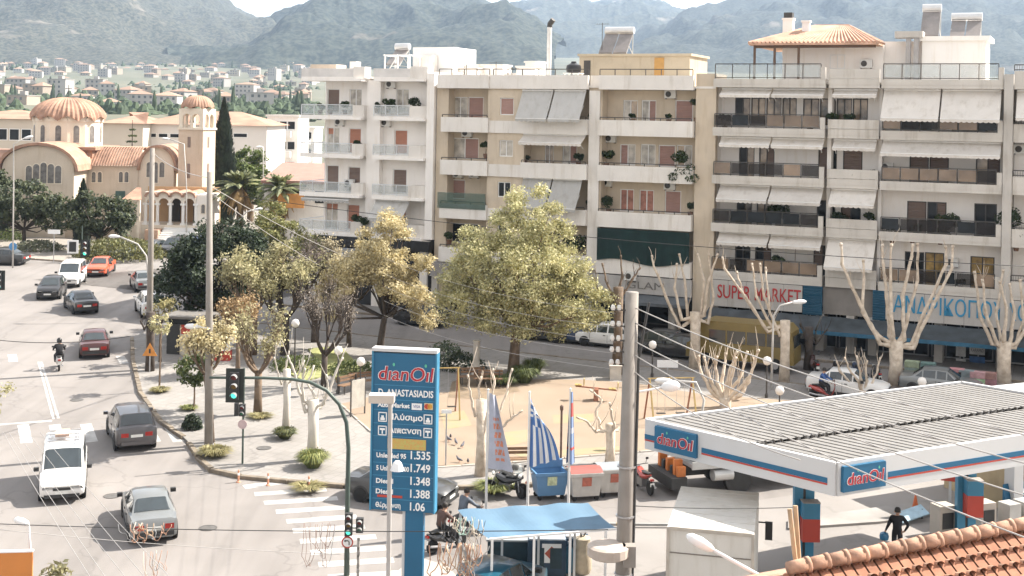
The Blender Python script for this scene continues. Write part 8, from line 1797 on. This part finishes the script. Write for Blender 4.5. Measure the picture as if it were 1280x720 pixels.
def sign_post(label, px, py, pyt, kind, w_=.5):
    p = g(px, py); h = at(px, pyt, p.y).z - p.z; o = thing('road_sign', label, 'sign', p, 0, 'road signs'); MB().cyl((0, 0, 0), (0, 0, h), .035, 7).obj('post', M_RIM, o)
    if kind == 'tri': t = MB().add([(-.42, -.05, h - .35), (.42, -.05, h - .35), (0, -.05, h + .38), (-.42, -.03, h - .35), (.42, -.03, h - .35), (0, -.03, h + .38)], [(0, 1, 2), (5, 4, 3), (0, 3, 4, 1), (1, 4, 5, 2), (2, 5, 3, 0)]).obj('plate', mat('sign_amber', (.62, .25, .05), .5), o); MB().box(-.05, .05, -.06, -.051, h - .2, h + .05).obj('symbol', M_TRIM, t)
    elif kind == 'disc': MB().lathe([(w_, 0), (w_, .03)], 18, (0, -.05, h), M=Matrix.Rotation(pi / 2, 4, 'X')).obj('plate', mat('sign_blue', (.08, .25, .5), .5), o)
    elif kind == 'rect': MB().box(-w_, w_, -.07, -.04, h - w_ * .7, h).obj('plate', M_LW, o)
sign_post('orange warning triangle by the kerb at the sapling', 187, 468, 437, 'tri'); sign_post('white road sign board before the church garden', 67, 328, 287, 'rect', .55); sign_post('blue round road sign at the left of the square', 16, 334, 308, 'disc', .35); sign_post('small grey plate on a thin post in the playground', 557, 585, 512, 'rect', .22); sign_post('pale notice on two posts beyond the shop street', 834, 474, 450, 'rect', .6)
def far_signal(label, px, py, pz, white):
    p = g(px, py); o = thing('traffic_light', label, 'traffic light', p); z = at(px, pz, p.y).z - p.z; MB().cyl((0, 0, 0), (0, 0, z + 1.5), .06, 8).obj('post', M_GREENP, o); signal(o, (.35, -.15, z - 1.2), 3, 1.5, True)
    if white: 
        f = MB().box(-1.3, -.3, -.1, -.02, z - 1.0, z + .2).obj('white_panel', M_LW, o); MB().box(-1.12, -.48, -.12, -.1, z - .85, z + .05).obj('dark_face', M_TRIM, f)
far_signal('traffic light with white framed panel on the church side', 102, 328, 303, True); far_signal('traffic light cut by the left picture edge', -6, 362, 342, False)
# ================================================================ PARK AND SQUARE FURNITURE
o = thing('kiosk', 'small red and white kiosk under the dry trees', 'kiosk', g(238, 442), radians(-10)); MB().box(-1.1, 1.1, -.9, .9, 0, 1.9).obj('body', mat('kiosk_cream', (.55, .5, .42), .7, .15, 2), o); MB().box(-1.5, 1.5, -1.3, 1.2, 2.3, 2.42).obj('roof', mat('kiosk_roof', (.16, .15, .14), .8), o); MB().box(-1.12, -.3, -.95, -.9, .1, 1.9).obj('dark_door', M_TRIM, o); MB().box(-.2, 1.1, -.95, -.91, 1.35, 1.9).obj('red_sign', M_RED, o); MB().box(-1.05, 1.05, -.85, .85, 1.9, 2.3).obj('glass_band', M_GLASS, o)
o = thing('drinks_fridge', 'red and white drinks cooler beside the kiosk', 'cooler', g(279, 452)); MB().box(-.45, .45, -.35, .35, 0, .7).obj('base', M_RED, o); MB().box(-.45, .45, -.35, .35, .7, 1.2).obj('top', M_LW, o)
def bench(label, px, py, rz):
    o = thing('park_bench', label, 'bench', g(px, py, .12), rz, 'park benches'); W = mat('bench_wood', (.20, .12, .07), .8, .25, 4)
    for k in range(3): MB().box(-.8, .8, -.25 + k * .16, -.12 + k * .16, .43, .47).obj('slat', W, o)
    for k in range(2): MB().box(-.8, .8, .26, .3, .58 + k * .17, .7 + k * .17).obj('slat', W, o)
    for x in (-.62, .62): MB().box(x - .03, x + .03, -.22, -.16, 0, .43).box(x - .03, x + .03, .2, .26, 0, .85).box(x - .03, x + .03, -.22, .26, .38, .43).obj('leg', M_METAL, o)
bench('wooden bench at the sand edge behind the flags', 645, 586, radians(8)); bench('dark bench by the marble stump under the trees', 610, 483, 0); bench('bench right of the marble stump in the shade', 590, 480, .3); bench('fallen looking dark bench behind the whitewashed tree', 438, 490, .9); bench('bench near the globe lamp at the sand corner', 455, 486, .5)
o = thing('marble_stump', 'white marble pillar in the park shade', 'pillar', g(595, 470)); MB().box(-.25, .25, -.25, .25, 0, .3).obj('base', M_LIME, o); MB().lathe([(.2, .3), (.18, 1.9), (.22, 1.95), (.22, 2.05)], 12).obj('shaft', M_LIME, o, smooth=True)
o = thing('stone_block', 'white square block by the bare grey tree', 'block', g(769, 476)); MB().box(-.32, .32, -.3, .3, 0, .85).obj('block', M_LIME, o); MB().box(-.36, .36, -.34, .34, .85, .92).obj('cap', M_LIME, o)
def swing(label, px, py, c1, c2, hh=2.2, w_=2.2):
    o = thing('swing_frame', label, 'swing', g(px, py, .13), radians(10)); 
    for x in (-w_ / 2, w_ / 2):
        for s in (-1, 1): MB().beam((x, s * .9, 0), (x, 0, hh), .07).obj('leg', c1 if s < 0 else c2, o)
    MB().beam((-w_ / 2 - .1, 0, hh), (w_ / 2 + .1, 0, hh), .05).obj('top_bar', c1, o)
    for x in (-.5, .5): 
        s_ = MB().box(x - .22, x + .22, -.1, .1, .45, .48).obj('seat', M_TRIM, o)
        for d in (-.2, .2): MB().beam((x + d, 0, .48), (x + d, 0, hh), .012).obj('chain', M_RIM, o)
YEL, ORR = mat('play_yellow', (.40, .28, .10), .6, .15, 4), mat('play_red', (.30, .13, .08), .6, .15, 4)
swing('yellow and red swing frame left of the station roof', 838, 528, YEL, ORR); swing('orange swing frame behind the price sign', 552, 520, YEL, ORR, 2.4, 1.6)
o = thing('seesaw', 'orange and yellow seesaw on the sand near the right flag', 'seesaw', g(745, 500, .13), radians(-6)); MB().beam((-1.1, 0, .7), (1.1, 0, .55), .07).obj('beam', ORR, o); MB().box(-.12, .12, -.3, .3, 0, .62).obj('stand', ORR, o)
for x, z in ((-.95, .7), (.85, .56)): MB().box(x - .18, x + .18, -.16, .16, z + .05, z + .1).obj('seat', YEL, o); MB().tube([(x + .3, -.2, z + .05), (x + .3, -.2, z + .4), (x + .3, .2, z + .4), (x + .3, .2, z + .05)], .025, 6).obj('handle', YEL, o)
o = thing('post', 'rusty iron post standing on the sand between the flags', 'post', g(701, 575, .13)); MB().lathe([(.05, 0), (.05, 2.2), (.08, 2.22), (.08, 2.4), (.02, 2.45)], 8).obj('post', mat('rust', (.14, .09, .07), .8, .3, 4), o)
for k, (px, py) in enumerate(((298, 603), (335, 607), (386, 611))):
    o = thing('kerb_bollard', ['flexible orange post on the kerb, leftmost of three', 'flexible orange post on the kerb, middle one of three', 'flexible orange post on the kerb, nearest the price sign'][k], 'bollard', g(px, py), 0, 'kerb posts'); MB().lathe([(.1, 0), (.09, .04), (.045, .06), (.04, .5), (.02, .53)], 10).obj('post', mat('bollard_orange', (.55, .27, .17), .7), o); MB().lathe([(.047, .3), (.047, .4)], 10).obj('band', M_LW, o)
o = thing('info_frame', 'tall metal notice frame beside the sand', 'notice frame', g(447, 522), radians(50)); MB().box(-.5, -.45, -.03, .03, 0, 2.0).box(.45, .5, -.03, .03, 0, 2.0).obj('post', M_METAL, o); MB().box(-.45, .45, -.02, .02, .5, 1.9).obj('board', mat('notice', (.4, .38, .34), .7, .2, 3), o)
o = thing('barrier_pole', 'striped low barrier bar on the forecourt behind the pole', 'barrier', g(800, 660)); MB().beam((-1.4, 0, .12), (1.6, .1, .12), .09).obj('bar', mat('bar_grey', (.3, .3, .29), .7), o); MB().beam((-.9, 0, .125), (-.3, 0, .125), .1).obj('yellow_band', YEL, o)
for k, (px, py, c) in enumerate([(1196, 484, (.4, .3, .2)), (1208, 486, (.25, .2, .2)), (1222, 488, (.4, .36, .3)), (1236, 489, (.3, .2, .15)), (1140, 474, (.35, .32, .3)), (1160, 476, (.2, .2, .22))]):
    o = thing('goods_stack', ['brown crates outside the shop, leftmost under the posters', 'dark crates outside the shop under the posters', 'pale boxes outside the shop under the blue poster', 'brown sacks outside the shop near the right bare tree', 'pale goods beside the big bare tree before the shop', 'dark goods between the bare trees before the shop'][k], 'goods', g(px, py), FA)
    for q in range(3): MB().box(-.4, .4, -.3, .3, q * .36, q * .36 + .34).obj('box', mat('goods_%d_%d' % (k, q), tuple(x * random.uniform(.7, 1.3) for x in c), .8, .3, 5), o)
# ================================================================ OVERHEAD WIRES
M_WIRE = mat('wire', (.36, .345, .33), .6, .1, 3); M_WIREB = mat('black_wire', (.03, .03, .03), .6)
def wire(label, a, c, sag, r=.014, m=M_WIRE, n=20, grp='overhead wires'):
    a, c = Vector(a), Vector(c); b = MB(); b.tube([a.lerp(c, i / n) - a - Vector((0, 0, sag * 4 * (i / n) * (1 - i / n))) for i in range(n + 1)], r, 5); o = b.obj('overhead_wire', m, None, loc=a, smooth='all'); tag(o, label, 'wire', grp)
pole_at = lambda py: at(790, py, 31)
for k, (p0, ex, ey, Y2) in enumerate([(383, 1330, 555, 21), (402, 1330, 592, 21), (425, 1330, 634, 21), (442, 1330, 690, 20), (462, 1000, 575, 26)]):
    wire(['pale power wire running right from the concrete pole, topmost', 'pale power wire running right from the pole, second from top', 'pale power wire running right from the pole, third from top', 'pale power wire running right from the pole over the tiled roof', 'lowest short wire running right from the concrete pole'][k], pole_at(p0), at(ex, ey, Y2), .25)
for k, (p0, ex, ey) in enumerate([(392, 540, 326), (410, 540, 346), (428, 540, 362), (442, 540, 380), (462, 540, 398)]):
    wire(['wire crossing the big tree, topmost of five', 'wire crossing the big tree, second of five', 'wire crossing the big tree, middle of five', 'wire crossing the big tree, fourth of five', 'wire crossing the big tree, lowest of five'][k], pole_at(p0) + Vector((-.4, 0, 0)), at(ex - 60, ey - 4, 58), .3, .005)
for k, (x0, x1) in enumerate(((26, 128), (33, 150), (43, 178), (57, 205), (72, 240))):
    wire(['thin white wire over the white van, leftmost', 'thin white wire over the white van, second from left', 'thin white wire over the white van, middle', 'thin white wire over the white van, second from right', 'thin white wire right of the white van'][k], at(x0 - 22, 540, 40), at(x1 + 10, 760, 24), .1, .007)
wire('thin dark cable across the avenue under the silver car', at(-20, 654, 36), at(760, 662, 31), .12, .012, M_WIREB); wire('dark cable over the avenue at the red car', at(-20, 423, 70), at(164, 420, 70), .3, .02, M_WIREB); wire('long dark cable along the building fronts', at(300, 245, 84), at(1290, 333, 68), .6, .022, M_WIREB); wire('wire between the avenue poles, upper', at(190, 190, 76.5), at(262, 222, 60), .3, .018); wire('wire from the kerb pole towards the white building', at(262, 232, 60), at(470, 335, 88), .3, .018); wire('second wire from the kerb pole towards the white building', at(262, 240, 60), at(440, 352, 88), .3, .018); wire('thin wire low across the forecourt to the truck roof', at(788, 632, 31), at(992, 634, 33), .05, .012, M_WIREB)
wire('faint wire from the lower pole over the crossing', at(430, 693, 43), at(0, 662, 40), .1, .01)
def coils(label, px, py, Y, n, W, D, seed, cols, r=.009):
    """slack cables hanging in loops W wide and D deep from a point"""
    random.seed(seed); c = at(px, py, Y); o = thing('cable_bundle', label, 'cables', c, 0, 'loose telephone cables')
    for k in range(n):
        x0 = random.uniform(-W, W * .6); x1 = x0 + random.uniform(.25, 1.0) * W * random.choice((1, 1, -.6)); d = D * random.uniform(.45, 1.05); sk = random.uniform(-.25, .25) * W; ph = random.uniform(0, 6)
        pts = [Vector((lerp(x0, x1, t / 18) + sk * sin(pi * t / 18) + .035 * sin(t * .9 + ph), .05 * sin(t * .6 + k), -d * sin(pi * t / 18) ** .6 + .03 * sin(t * 1.3 + ph) + random.uniform(-.01, .01))) for t in range(19)]
        MB().tube(pts, r * random.uniform(.8, 1.3), 5).obj('cable_loop', random.choice(cols), o, smooth='all')
    return o
CB = [mat('cable_orange', (.42, .24, .16), .6), mat('cable_cream', (.6, .52, .42), .6), mat('cable_grey', (.3, .3, .3), .6), mat('cable_tan', (.5, .36, .24), .6)]; CG = [mat('cable_green', (.35, .5, .42), .6), CB[1]]; CD = [mat('cable_brown', (.16, .1, .09), .6), CB[2], mat('cable_rust', (.22, .14, .11), .6)]
coils('tangle of orange and cream cables hanging before the silver car', 188, 655, 30, 8, .5, .45, 201, CB); coils('loose dark cable loops hanging over the zebra crossing', 395, 655, 30, 7, .5, 1.0, 202, CD, .006); coils('thick bundle of orange cables beside the price sign post', 575, 680, 29, 20, .5, .75, 203, CB, .011); coils('pale green cable coil over the left end of the blue awning', 580, 648, 29, 7, .35, .4, 204, CG, .008); coils('few cables trailing below the silver car', 200, 690, 30, 5, .45, .8, 205, CB, .006); coils('black and cream loops at the top of the cable bundle', 585, 652, 29.5, 7, .45, .7, 206, [M_WIREB, CB[1]], .008)
# pigeons on the sand
for k, (px, py) in enumerate(((561, 552), (570, 556), (578, 560), (574, 578), (585, 580), (563, 549))):
    o = thing('pigeon', 'grey pigeon on the playground sand', 'pigeon', g(px, py, .13), random.uniform(0, 6), 'pigeons on the sand'); MB().tube([(-.17, 0, .1), (-.08, 0, .13), (.03, 0, .15), (.09, 0, .2), (.11, 0, .25), (.14, 0, .27), (.17, 0, .265)], [.015, .05, .062, .045, .03, .028, .006], 8).obj('body', mat('pigeon_grey', (.12, .12, .14), .8, .3, 9), o, smooth='all')
    for s in (-.02, .02): MB().beam((.0, s, 0), (.0, s, .1), .01).obj('leg', mat('pigeon_leg', (.4, .15, .12), .7), o)
# ---------------------------------------------------------------- haze
def haze():
    b = MB(); b.box(-9000, 9000, -400, 9900, -60, 1500)
    m = bpy.data.materials.new('haze_air'); m.use_nodes = True; n = m.node_tree; n.nodes.remove(n.nodes['Principled BSDF'])
    v = n.nodes.new('ShaderNodeVolumePrincipled'); v.inputs['Color'].default_value = (.58, .75, 1.0, 1); v.inputs['Density'].default_value = .00009
    v.inputs['Anisotropy'].default_value = .2
    n.links.new(v.outputs[0], n.nodes['Material Output'].inputs['Volume'])
    tag(b.obj('haze', m), 'thin pale haze over the town and mountains', 'haze', kind='stuff')
haze()
